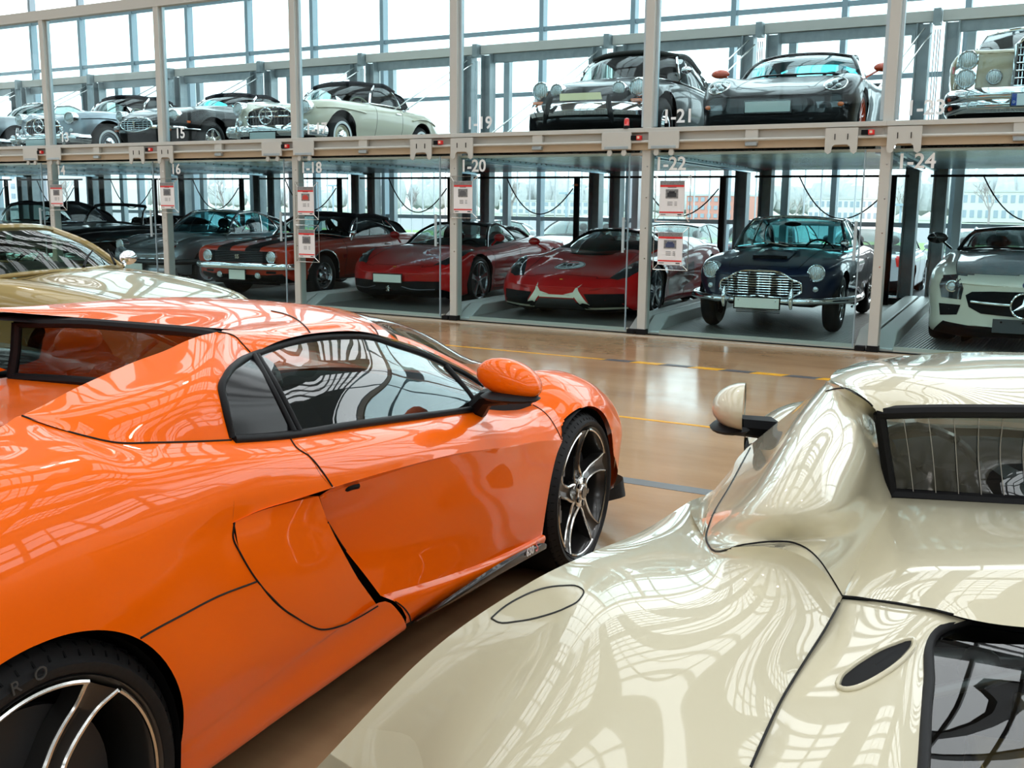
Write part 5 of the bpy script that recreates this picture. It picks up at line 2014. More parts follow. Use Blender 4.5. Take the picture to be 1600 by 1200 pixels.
def make_db(loc):
    sp = dict(yf=.80, yr=-3.80, wb=2.585, W=.84, rf=.22, rr=.3, kxf=.84, kzf=.66, zcf=.55, ncf=.30, ncr=.3, dip=.1, sh=.9,
              wid=[(.8, .76), (.3, .83), (-1, .84), (-2.4, .835), (-3.8, .72)],
              hood=[(.8, .72), (.5, .80), (0, .89), (-.55, .955), (-2.3, .95), (-3.0, .92), (-3.8, .72)],
              crown=[(.8, .74), (.5, .81), (.1, .865), (-.5, .895), (-1.5, .90), (-2.6, .93), (-3.2, .88), (-3.8, .7)],
              cx=[(.8, .78), (0, .80), (-1, .87), (-3, .8)], zw=[(0, .60)], bot=[(.8, .38), (.45, .37), (.1, .30), (-3, .26), (-3.8, .4)], tuck=[(0, .9)],
              arch=[(0, .34, .385), (-2.585, .34, .38)], bonnet=(-.5, .62), bj=7, door=(-1.8, -.65), cabin=(-2.2, -.65))
    car = new_car('coupe_car', 'dark blue classic coupe with chrome slatted grille behind the glass door', loc, RZ)
    blue = paint('midnight_blue_paint', (.012, .018, .040))
    P = Proj(car_body(car, sp, blue))
    wheels4(car, sp, .345, .175, .20, 'wire')
    greenhouse(car, simple_gh(wb=.70, wt=.56, zb=.93, zt=1.325, zs=1.275, yb=-.56, ybs=-.86, yt=-1.12, yts=-1.24, ym=-1.6, zm=1.345, yr=-2.05, yrs=-2.1, zr=1.31, zrs=1.22, wr=.56, yd=-2.95, yds=-2.8, zd=.94, wd=.62, cb=-2.45, ct=-2.1, bp=-1.72, rgl=CARGB), blue, CHROME)
    cabin(car, -1.3, .40, .33, None, BLK, -1, False, (-.80, .85, .60))
    for sg in (1, -1):
        round_lamp(car, P, .60*sg, .715, .098, .03, .15, .012)
        p = P.front(.60*sg, .535, .01)
        MB().sphere(p, (.035, .02, .035), 12, 7).build('side_lamp', LENS, car)
        p = P.front(.45*sg, .50, .01)
        MB().sphere(p, (.02, .015, .02), 10, 7).build('indicator', LENS, car)
    op = [(-.46, .50), (-.45, .60), (-.36, .64), (-.30, .68), (-.22, .715), (0, .725), (.22, .715), (.30, .68), (.36, .64), (.45, .60), (.46, .50), (.38, .455), (0, .45), (-.38, .455)]
    gr = P.decal(op, 'front', .006).build('grille', MBLK, car)
    L = cr_spline(np.array([P.front(a, b, .014) for a, b in op+op[:1]]), 4)[:-1]
    MB().tube(L, .013, 8, closed=True).build('grille_surround', CHROME, gr)
    m = MB()
    for i, z in enumerate(np.linspace(.475, .70, 9)):
        hw = float(pchip([(.45, .38), (.5, .45), (.6, .44), (.64, .35), (.68, .29), (.72, .18)], z))
        m.tube([P.front(a, z, .016) for a in np.linspace(-hw, hw, 15)], .006, 6)
    for a in np.linspace(-.36, .36, 7):
        zt = .71 if abs(a) < .2 else .64 if abs(a) < .32 else .61
        m.tube([P.front(a, z, .010) for z in np.linspace(.46, zt, 6)], .004, 5)
    m.build('grille_bars', CHROME, gr)
    for sg in (1, -1):
        L = [P.front(a*sg, .40, .09) for a in (.20, .30, .45, .60, .74)]
        L.append(L[-1]+np.array((.09*sg, -.25, 0)))
        MB().tube(resample(L, 16), [.02]+[.042]*14+[.03], 10).build('bumper', CHROME, car)
        p = P.front(.38*sg, .42, .13)
        MB().tube([p+np.array((0, -.02, -.10)), p+np.array((0, .01, -.04)), p+np.array((0, .01, .06)), p+np.array((0, -.03, .12))], [.016, .026, .026, .014], 10).build('overrider', CHROME, car)
    plate(car, P, 0, .37, .50, .115, y=P.front(0, .45)[1]+.06)
    lo = [(-.26, .33), (-.24, .27), (.24, .27), (.26, .33)]
    m = MB()
    for z in (.26, .28, .30, .32):
        m.tube([(a, P.front(0, .45)[1]-.01, z) for a in (-.25, .25)], .006, 5)
    m.build('lower_intake', mat('slat_grey', (.12, .12, .13), .3, .6), car)
    # bonnet scoop and wing badge
    G = np.array([[(x, y, P.top(x, y)[2]+h*(1-(abs(x)/.24)**3)) for x in np.linspace(-.22, .22, 9)] for y, h in ((.28, .045), (.18, .05), (-.1, .045), (-.35, .0))])
    MB().grid(G).build('bonnet_scoop', blue, car)
    MB().grid([[(x, .285, P.top(x, .28)[2]+h) for x in np.linspace(-.2, .2, 9)] for h in (0.003, .04)]).build('scoop_mouth', MBLK, car)
    p = P.top(0, .68, .006)
    MB().bar(p-np.array((.06, 0, 0)), p+np.array((.06, 0, 0)), .02, .006).build('winged_badge', CHROME, car)
    side_trim(car, P, [(-.48, .62), (-.60, .62)], .012, CHROME, 'wing_vent_bar')
    for sg in (1, -1):
        P.decal([(-.45, .66), (-.60, .65), (-.60, .57), (-.45, .56)], 'side', .003, sg=sg).build('wing_vent', MBLK, car)
        MB().tube(P.line([(-.64, .25), (-1.3, .25), (-2.1, .26)], 'side', .006, 4, sg=sg), .014, 6).build('sill_trim', CHROME, car)
    handles(car, P, -1.7, .80)
    m = MB().sphere((-.72, -.52, 1.02), (.055, .05, .05), 12, 7).tube([(-.72, -.52, 1.0), (-.70, -.55, .91)], .012, 6)
    m.build('wing_mirror', CHROME, car)
    for sg in (1, -1):
        MB().tube([(.05*sg-.1, -.50, .975), (.1*sg+.2, -.66, 1.02)], .006, 5).build('wiper', CHROME, car)
    MB().sphere((0, -.98, 1.235), (.11, .02, .03), 12, 7).build('rear_view_mirror', MBLK, car)
    tail_lamps(car, P, .55, .66)
    return car


def make_camaro(loc):
    sp = dict(yf=.93, yr=-3.80, wb=2.743, W=.93, rf=.10, rr=.12, kxf=.95, kzf=.74, zcf=.55, ncf=.12, ncr=.1, dip=.55, sh=.55,
              wid=[(.93, .89), (.3, .925), (-1.2, .93), (-2.4, .935), (-3.8, .88)],
              hood=[(.93, .78), (.6, .83), (0, .885), (-.7, .93), (-2.3, .93), (-2.9, .93), (-3.8, .86)],
              crown=[(.93, .77), (.5, .82), (0, .85), (-1, .88), (-1.7, .89), (-2.3, .93), (-3.0, .92), (-3.8, .84)],
              cx=[(.93, .86), (-1, .90), (-2.4, .88)], zw=[(0, .64)], bot=[(.93, .33), (.6, .25), (-3, .25), (-3.8, .38)], tuck=[(0, .92)],
              arch=[(0, .33, .40), (-2.743, .33, .40)], bonnet=(-.62, .80), bj=10, door=(-1.9, -.55), cabin=(-2.35, -.75), bootlid=(-3.6, -2.75))
    car = new_car('muscle_car', 'orange red muscle car with two black bonnet stripes and soft top', loc, RZ)
    red = paint('camaro_red_paint', (.42, .030, .010))
    P = Proj(car_body(car, sp, red))
    wheels4(car, sp, .335, .215, .20, 'steel', GREYRIM)
    greenhouse(car, simple_gh(wb=.76, wt=.62, zb=.90, zt=1.265, zs=1.22, yb=-.66, ybs=-.86, yt=-1.22, yts=-1.30, ym=-1.6, zm=1.29, yr=-2.2, yrs=-2.25, zr=1.25, zrs=1.17, wr=.60, yd=-2.8, yds=-2.75, zd=.93, wd=.70, cb=-2.4, ct=-2.15, bp=-2.0, qv=-1.05, zbc=.94), FABRIC, CHROME, soft=True)
    cabin(car, -1.45, .42, .36, None, BLK, -1, False, (-.90, .86, .66))
    gp = [(-.66, .55), (-.66, .72), (.66, .72), (.66, .55)]
    gr = P.decal(gp, 'front', .006).build('grille', MBLK, car)
    m = MB()
    for z in np.linspace(.56, .71, 7):
        m.tube([P.front(a, z, .008) for a in np.linspace(-.45, .45, 9)], .003, 4)
    m.build('grille_mesh', mat('slat_grey', (.12, .12, .13), .3, .6), gr)
    p = P.front(0, .61, .02)
    text_mb('SS', .085, (p[0], p[1], p[2]), (-1, 0, 0), (0, 0, 1), .01, bold=.003).build('badge_letters', SILV, gr, 20)
    for sg in (1, -1):
        round_lamp(car, P, .60*sg, .635, .088, .02, 0, .012)
        round_lamp(car, P, .36*sg, .365, .05, .01, 0, .008, name='fog_lamp')
        P.decal([(.50*sg, .43), (.66*sg, .43), (.66*sg, .395), (.50*sg, .395)], 'front', .005).build('lower_slot', MBLK, car)
        # stripes
        a, b = .14, .40
        pts = []
        G = np.array([[P.top(x*sg, y, .0045) for x in np.linspace(a, b, 5)] for y in np.linspace(-.60, .885, 26)])
        MB().grid(G).build('bonnet_stripe', MBLK, car)
        G = np.array([[P.front(x*sg, z, .004) for x in np.linspace(a, b, 5)] for z in np.linspace(.718, .778, 5)])
        MB().grid(G).build('nose_stripe', MBLK, car)
    bumper(car, P, .86, .50, .036, .05, wrap=.2, flat=1.3)
    plate(car, P, 0, .37, .30, .14, off=.03)
    MB().grid([[(x, .80-.15*abs(x)**2, z) for x in np.linspace(-.62, .62, 9)] for z in (.30, .22)]).build('chin_spoiler', MBLK, car, thick=.01)
    handles(car, P, -1.75, .78)
    for sg in (1, -1):
        arch = [(.40*math.cos(a), .33+.40*math.sin(a)) for a in np.linspace(.1, PI-.1, 14)]
        MB().tube(P.line(arch, 'side', .003, 2, sg=sg), .010, 6).build('arch_trim', CHROME, car)
        p = P.side(-.50, .62, .006, sg=sg)
        MB().box(p, (.006, .10, .05)).build('side_badge', CHROME, car)
        MB().tube(P.line([(-.42, .25), (-1.3, .25), (-2.3, .25)], 'side', .004, 4, sg=sg), .012, 6).build('sill_trim', CHROME, car)
    MB().sphere((-.92, -.75, .98), (.06, .035, .045), 12, 7).tube([(-.92, -.75, .95), (-.88, -.75, .86)], .012, 6).build('wing_mirror', CHROME, car)
    MB().sphere((0, -1.15, 1.17), (.11, .02, .03), 12, 7).build('rear_view_mirror', MBLK, car)
    tail_lamps(car, P, .6, .68)
    return car


def make_458(loc):
    sp = dict(yf=1.03, yr=-3.50, wb=2.65, W=.968, rf=.30, rr=.2, kxf=.80, kzf=.72, zcf=.30, ncf=.42, ncr=.2, dip=-.15, sh=.7,
              wid=[(1.03, .90), (.5, .95), (0, .965), (-1.2, .945), (-2.3, .968), (-3.5, .92)],
              hood=[(1.03, .50), (.7, .60), (.3, .70), (-.3, .83), (-1.9, .90), (-2.7, .93), (-3.5, .90)],
              crown=[(1.03, .54), (.6, .68), (.1, .78), (-.3, .78), (-.9, .80), (-1.6, .87), (-2.5, .92), (-3.5, .86)],
              cx=[(1.03, .80), (0, .78), (-1, .86), (-2.5, .80)], zw=[(.9, .42), (0, .58), (-2.5, .62)], bot=[(1.03, .22), (.7, .13), (-3, .14), (-3.5, .3)], tuck=[(0, .94)],
              arch=[(0, .345, .385), (-2.65, .345, .39)], bonnet=(-.28, .78), bj=9, door=(-1.35, -.45), cabin=(-1.75, -.35))
    car = new_car('sports_car', 'red low sports car with wide black mouth left of the white-striped one', loc, RZ)
    red = paint('racing_red_paint', (.50, .012, .012))
    P = Proj(car_body(car, sp, red))
    wheels4(car, sp, .345, .26, .265, 'five', GREYRIM)
    roofm = paint('dark_roof_paint', (.012, .012, .013))
    greenhouse(car, simple_gh(wb=.72, wt=.52, zb=.80, zt=1.15, zs=1.105, yb=-.22, ybs=-.62, yt=-.98, yts=-1.08, ym=-1.3, zm=1.185, yr=-1.65, yrs=-1.7, zr=1.16, zrs=1.07, wr=.50, yd=-2.6, yds=-2.3, zd=.92, wd=.62, cb=-1.75, ct=-1.6, zbc=.84), roofm, roofm)
    cabin(car, -1.15, .26, .36, mat('red_leather', (.25, .02, .02), .5), BLK, -1, True, (-.5, .70, .60))
    # mouth with splitter bar, lamps
    gp = [(-.72, .26), (-.71, .36), (-.45, .365), (0, .35), (.45, .365), (.71, .36), (.72, .26), (.55, .205), (0, .19), (-.55, .205)]
    gr = P.decal(gp, 'front', .018, 9).build('front_intake', MBLK, car)
    m = MB()
    for sg in (1, -1):
        m.tube(P.line([(.66*sg, .25), (.36*sg, .25), (.22*sg, .285)], 'front', .026), .007, 6)
    m.build('intake_blade', mat('slat_grey', (.12, .12, .13), .3, .6), gr)
    p = P.front(0, .25, .02)
    m = MB()
    m.tube(p+np.array([(.012, 0, -.04), (.0, 0, -.02), (-.006, 0, .0), (.004, 0, .02), (-.008, 0, .036), (-.02, 0, .042)]), [.004, .008, .01, .009, .008, .004], 6)
    m.tube(p+np.array([(.002, 0, .015), (-.02, 0, .012), (-.026, 0, .0)]), .004, 5)
    m.tube(p+np.array([(.0, 0, -.01), (.02, 0, -.02), (.026, 0, -.036)]), .005, 5)
    m.tube(p+np.array([(-.004, 0, -.005), (-.016, 0, -.022), (-.014, 0, -.04)]), .005, 5)
    m.tube(p+np.array([(.006, 0, .0), (.024, 0, .01), (.03, 0, .03)]), .004, 5)
    m.build('horse_emblem', SILV, gr)
    for sg in (1, -1):
        lp = [(.60*sg, .72), (.68*sg, .55), (.76*sg, .30), (.83*sg, .05), (.80*sg, .32), (.77*sg, .52), (.73*sg, .66)]
        lp = [(.56*sg, .74), (.66*sg, .52), (.74*sg, .25), (.81*sg, -.02), (.85*sg, .0), (.845*sg, .30), (.81*sg, .55), (.74*sg, .68)]
        h = P.decal(lp, 'top', .006, 6).build('headlight', DLENS, car)
        q = P.top(.76*sg, .48, .012)
        MB().sphere(q, (.04, .06, .02), 12, 7).build('lamp_projector', LENS, h)
    p = P.top(0, .86, .004)
    MB().box(p, (.035, .05, .006)).build('shield_badge', mat('badge_yellow', (.8, .55, .05), .4), car)
    plate(car, P, .0, .395, .46, .11, off=.03)
    mirror_pod(car, .93, -.62, .95, red, (.09, .06, .06))
    for sg in (1, -1):
        MB().tube(P.line([(-.4, .70), (-1.0, .72), (-1.7, .78)], 'side', .002, 4, sg=sg), .006, 5).build('waist_crease', red, car)
        P.decal([(-.55, .40), (-1.2, .42), (-1.75, .50), (-1.75, .34), (-1.1, .30)], 'side', .003, sg=sg).build('side_scoop', paint('shaded_red_paint', (.16, .01, .01)), car)  # flat patch; the scoop's recess shade is put into the darker red
    return car


def make_enzo(loc):
    sp = dict(yf=1.10, yr=-3.55, wb=2.65, W=1.01, rf=.26, rr=.2, kxf=.86, kzf=.62, zcf=.36, ncf=.34, ncr=.2, dip=-.9, sh=.7,
              wid=[(1.1, .95), (.5, .995), (0, 1.01), (-1.2, .96), (-2.3, 1.01), (-3.5, .96)],
              hood=[(1.1, .42), (.8, .56), (.4, .66), (-.2, .80), (-1.9, .92), (-2.7, .95), (-3.5, .90)],
              crown=[(1.1, .46), (.6, .66), (.1, .76), (-.4, .74), (-.9, .74), (-1.6, .82), (-2.5, .90), (-3.5, .86)],
              cx=[(1.1, .80), (0, .80), (-1, .84), (-2.5, .80)], zw=[(.9, .36), (0, .56), (-2.5, .62)], bot=[(1.1, .17), (.8, .11), (-3, .12), (-3.5, .3)], tuck=[(0, .95)],
              arch=[(0, .345, .385), (-2.65, .345, .39)], bonnet=(-.18, .80), bj=9, door=(-1.35, -.45), cabin=(-1.75, -.3))
    car = new_car('sports_car', 'red sports car with white nose stripes and round number sticker', loc, RZ)
    red = paint('racing_red_paint', (.50, .012, .012))
    P = Proj(car_body(car, sp, red))
    wheels4(car, sp, .345, .26, .265, 'five', GREYRIM)
    roofm = paint('dark_roof_paint', (.012, .012, .013))
    greenhouse(car, simple_gh(wb=.66, wt=.40, zb=.76, zt=1.10, zs=1.065, yb=.0, ybs=-.55, yt=-.95, yts=-1.02, ym=-1.25, zm=1.135, yr=-1.6, yrs=-1.6, zr=1.11, zrs=1.03, wr=.40, yd=-2.6, yds=-2.3, zd=.93, wd=.55, cb=-1.7, ct=-1.5, zbc=.79), red, roofm)
    cabin(car, -1.1, .26, .34, INTR, BLK, -1, True, (-.4, .68, .56))
    cream = mat('nose_stripe_cream', (.78, .74, .58), .35, coat=.6)
    for sg in (1, -1):
        P.decal([(.36*sg, .34), (.83*sg, .35), (.84*sg, .19), (.46*sg, .17)], 'front', .006, 6).build('front_intake', MBLK, car)
        P.decal([(.40*sg, .165), (.48*sg, .165), (.86*sg, .18), (.86*sg, .155), (.46*sg, .135)], 'front', .012, 4).build('nose_stripe', cream, car)
        # slanting arm of the stripe, rising to a point on the bonnet
        A = [P.front(a*sg, b, .014) for a, b in ((.50, .135), (.40, .24), (.33, .33), (.30, .375))]
        B = [P.front(a*sg, b, .014) for a, b in ((.36, .135), (.29, .24), (.23, .31), (.10, .325))]
        MB().grid([[p, q] for p, q in zip(resample(A, 12), resample(B, 12))]).build('nose_stripe', cream, car)
        A = [P.front(a*sg, b, .012) for a, b in ((.33, .33), (.30, .37), (.29, .41), (.31, .46))]
        B = [P.front(a*sg, b, .012) for a, b in ((.20, .32), (.23, .36), (.26, .41), (.31, .46))]
        MB().grid([[p, q] for p, q in zip(A, B)]).build('nose_stripe', cream, car)
        lp = [(.60*sg, .80), (.66*sg, .62), (.78*sg, .30), (.90*sg, .12), (.93*sg, .28), (.90*sg, .55), (.83*sg, .72), (.72*sg, .82)]
        h = P.decal(lp, 'top', .006, 6).build('headlight', DLENS, car)
        for q in ((.78, .56), (.84, .36)):
            MB().sphere(P.top(q[0]*sg, q[1], .012), (.04, .05, .02), 12, 7).build('lamp_projector', LENS, h)
    A = [P.front(a, .32, .014) for a in np.linspace(-.24, .24, 9)]
    B = [P.front(a, .285, .014) for a in np.linspace(-.24, .24, 9)]
    MB().grid([A, B]).build('nose_stripe', cream, car)
    P.decal([(-.24, .27), (.24, .27), (.36, .13), (-.36, .13)], 'front', .008, 4).build('centre_intake', mat('slat_dark', (.03, .03, .032), .4), car)
    p = P.top(0, .93, .004)
    MB().box(p, (.035, .05, .006)).build('shield_badge', mat('badge_yellow', (.8, .55, .05), .4), car)
    # round race number on the bonnet
    c = np.array((.10, .42))
    op = [(c[0]+.21*math.cos(a), c[1]+.19*math.sin(a)) for a in np.linspace(0, 2*PI, 28, endpoint=False)]
    st_ = P.decal(op, 'top', .006, 5).build('race_number_sticker', PAPER, car)
    op2 = [(c[0]+.195*math.cos(a), c[1]+.175*math.sin(a)) for a in np.linspace(0, 2*PI, 28, endpoint=False)]
    MB().tube([P.top(a, b, .008) for a, b in op2], .004, 5, closed=True).build('sticker_ring', SB, st_)
    z0 = P.top(*c, .012)
    z1 = P.top(c[0], c[1]-.1, .012)
    up = (z1-z0)/np.linalg.norm(z1-z0)
    text_mb('567', .16, z0-up*.05, (-1, 0, 0), up, .004, bold=.004).build('race_number', SB, st_, 20)
    text_mb('MILLE MIGLIA', .042, z0-up*.115, (-1, 0, 0), up, .003).build('sticker_text', SB, st_, 20)
    MB().box(z0+up*.12, (.16, .03, .006)).build('sticker_band', mat('sign_red', (.72, .03, .03), .5), st_)
    mirror_pod(car, .98, -.35, .93, red, (.09, .05, .055), .2)
    for sg in (1, -1):
        P.decal([(-.50, .46), (-1.0, .55), (-1.7, .66), (-1.75, .40), (-1.2, .26), (-.6, .24)], 'side', .003, sg=sg).build('side_scoop', paint('shaded_red_paint', (.16, .01, .01)), car)  # shade inside the scoop painted as a darker body red
    return car


def make_911(loc):
    sp = dict(yf=.86, yr=-3.30, wb=2.27, W=.825, rf=.24, rr=.3, kxf=.86, kzf=.6, zcf=.45, ncf=.26, ncr=.3, dip=-.35, sh=.95,
              wid=[(.86, .76), (.3, .81), (-1, .81), (-2.2, .825), (-3.3, .74)],
              hood=[(.86, .62), (.5, .72), (0, .81), (-.42, .90), (-2.0, .92), (-2.6, .86), (-3.3, .66)],
              crown=[(.86, .64), (.55, .78), (.1, .865), (-.5, .87), (-1.2, .86), (-2.2, .87), (-2.8, .80), (-3.3, .62)],
              cx=[(.86, .76), (0, .76), (-1, .88), (-2.4, .84)], zw=[(0, .56)], bot=[(.86, .24), (.5, .2), (-3, .2), (-3.3, .3)], tuck=[(0, .93)],
              arch=[(0, .32, .37), (-2.27, .32, .37)], bonnet=(-.38, .68), bj=7, door=(-1.45, -.5), cabin=(-2.0, -.55))
    car = new_car('coupe_car', 'silver grey rear engined coupe with five-leaf wheels beside the striped muscle car', loc, RZ)
    sil = paint('silver_paint', (.30, .33, .35), .75, .3)
    P = Proj(car_body(car, sp, sil))
    wheels4(car, sp, .315, .19, .205, 'fuchs', GREYRIM)
    greenhouse(car, simple_gh(wb=.68, wt=.54, zb=.885, zt=1.285, zs=1.24, yb=-.46, ybs=-.66, yt=-1.0, yts=-1.10, ym=-1.5, zm=1.315, yr=-1.95, yrs=-1.95, zr=1.25, zrs=1.17, wr=.52, yd=-2.7, yds=-2.55, zd=.90, wd=.58, cb=-2.2, ct=-1.95, bp=-1.62, qv=-.82, rgl=CARGB), paint('dark_roof_paint', (.012, .012, .013)), CHROME, gl=glass('teal_car_glass', (.42, .72, .75), 1.5))
    cabin(car, -1.2, .38, .33, None, BLK, -1, True, (-.7, .80, .58))
    for sg in (1, -1):
        round_lamp(car, P, .56*sg, .70, .098, .02, .1, .010)
        p = P.front(.62*sg, .44, .02)
        MB().box(p, (.14, .03, .05)).build('indicator', AMBER, car, bevel=.006)
    bumper(car, P, .78, .44, .06, .02, mat('dark_bumper', (.03, .03, .032), .4), .3, flat=.8)
    MB().tube([P.front(a, .50, .05) for a in np.linspace(-.72, .72, 15)], .008, 6).build('bumper_trim', CHROME, car)
    lo = [P.front(a, .34, .03) for a in np.linspace(-.70, .70, 15)]
    MB().grid([np.array(lo), np.array(lo)+np.array((0, -.03, -.13))]).build('front_apron', sil, car, thick=.02)
    plate(car, P, 0, .36, .46, .11, off=.08)
    handles(car, P, -1.35, .76)
    mirror_pod(car, .82, -.62, .97, sil, (.06, .04, .05))
    tail_lamps(car, P, .6, .6)
    return car


def make_sls(loc):
    sp = dict(yf=.92, yr=-3.70, wb=2.68, W=.97, rf=.18, rr=.2, kxf=.90, kzf=.72, zcf=.50, ncf=.34, ncr=.2, dip=.15, sh=.75,
              wid=[(.92, .92), (.3, .96), (-1, .94), (-2.5, .97), (-3.7, .88)],
              hood=[(.92, .73), (.6, .80), (0, .89), (-.95, .98), (-2.2, .95), (-3.0, .95), (-3.7, .86)],
              crown=[(.92, .74), (.5, .82), (0, .87), (-.9, .92), (-2.0, .93), (-3.7, .84)],
              cx=[(.92, .82), (0, .84), (-1, .88)], zw=[(0, .62)], bot=[(.92, .17), (.6, .12), (-3, .13), (-3.7, .3)], tuck=[(0, .95)],
              arch=[(0, .345, .385), (-2.68, .345, .39)], bonnet=(-.98, .70), bj=10, door=(-1.9, -1.05), cabin=(-2.2, -1.05))
    car = new_car('sports_car', 'white sports car with dark grey bonnet and big star grille at right', loc, RZ)
    wh = paint('warm_white_paint', (.74, .70, .58))
    gry = paint('grey_bonnet_paint', (.16, .19, .20), .3, .2)
    sp['mats'] = {'bonnet': gry}
    P = Proj(car_body(car, sp, wh))
    wheels4(car, sp, .345, .26, .255, 'ten', GREYRIM)
    roofm = paint('dark_roof_paint', (.012, .012, .013))
    greenhouse(car, simple_gh(wb=.76, wt=.60, zb=.96, zt=1.225, zs=1.18, yb=-.98, ybs=-1.25, yt=-1.50, yts=-1.58, ym=-1.85, zm=1.255, yr=-2.2, yrs=-2.2, zr=1.23, zrs=1.15, wr=.58, yd=-2.9, yds=-2.8, zd=.97, wd=.66, cb=-2.4, ct=-2.15, zbc=1.0), roofm, roofm, CARGD)
    cabin(car, -1.75, .38, .36, None, BLK, -1, True, (-1.3, .86, .64))
    gp = [(-.56, .56), (-.50, .60), (-.3, .615), (0, .62), (.3, .615), (.50, .60), (.56, .56), (.52, .44), (.40, .38), (0, .36), (-.40, .38), (-.52, .44)]
    gr = P.decal(gp, 'front', .006, 6).build('grille', MBLK, car)
    for sg in (1, -1):
        MB().tube(P.line([(.50*sg, .50), (.3*sg, .49), (.12*sg, .485)], 'front', .03), .016, 8).build('grille_bar', SILV, gr)
        L = [(.64, .80), (.80, .78), (.83, .68), (.80, .55), (.60, .54), (.585, .66)]
        h = P.decal([(a*sg, b-.03) for a, b in L], 'front', .006, 5).build('headlight', DLENS, car)
        p = P.front(.70*sg, .645, .012)
        MB().lathe([(0, .058), (.012, .062), (.016, .052), (.004, .046)], 24, p, 'y').build('lamp_ring', SILV, h)
        MB().sphere(p, (.045, .02, .045), 12, 7).build('lamp_projector', LENS, h)
        P.decal([(.60*sg, .455), (.82*sg, .455), (.80*sg, .33), (.63*sg, .35)], 'front', .006, 4).build('side_intake', MBLK, car)
        P.decal([(.50*sg, .225), (.74*sg, .215), (.70*sg, .175), (.52*sg, .185)], 'front', .006, 4).build('lower_slot', MBLK, car)
    star_emblem(car, P.front(0, .485, .06), .125)
    P.decal([(-.34, .24), (.34, .24), (.45, .15), (-.45, .15)], 'front', .004, 4).build('lower_grille', MBLK, car)
    t = MB().box((0, P.front(0, .3)[1]+.03, .27), (.56, .02, .14)).build('plate_holder', mat('dark_plate', (.05, .055, .06), .5), car)
    MB().box((-.2, 0, 0), (.02, .004, .02)).v
    for a in (-.2, 0, .2):
        MB().lathe([(0, .012), (.006, .010), (.006, 0)], 10, (a, P.front(0, .3)[1]+.042, .31), 'y').build('plate_screw', MBLK, t)
    p = P.front(0, .69, .006)
    MB().lathe([(0, .035), (.006, .032), (.008, 0)], 20, p, 'y').build('round_badge', mat('print_blue', (.05, .07, .16), .5), car)
    mirror_pod(car, 1.0, -1.12, 1.10, BLK, (.12, .07, .07), .17)
    MB().box((.30, -1.43, 1.165), (.13, .004, .065)).build('permit_card', mat('permit_green', (.55, .75, .62), .5), car)
    return car


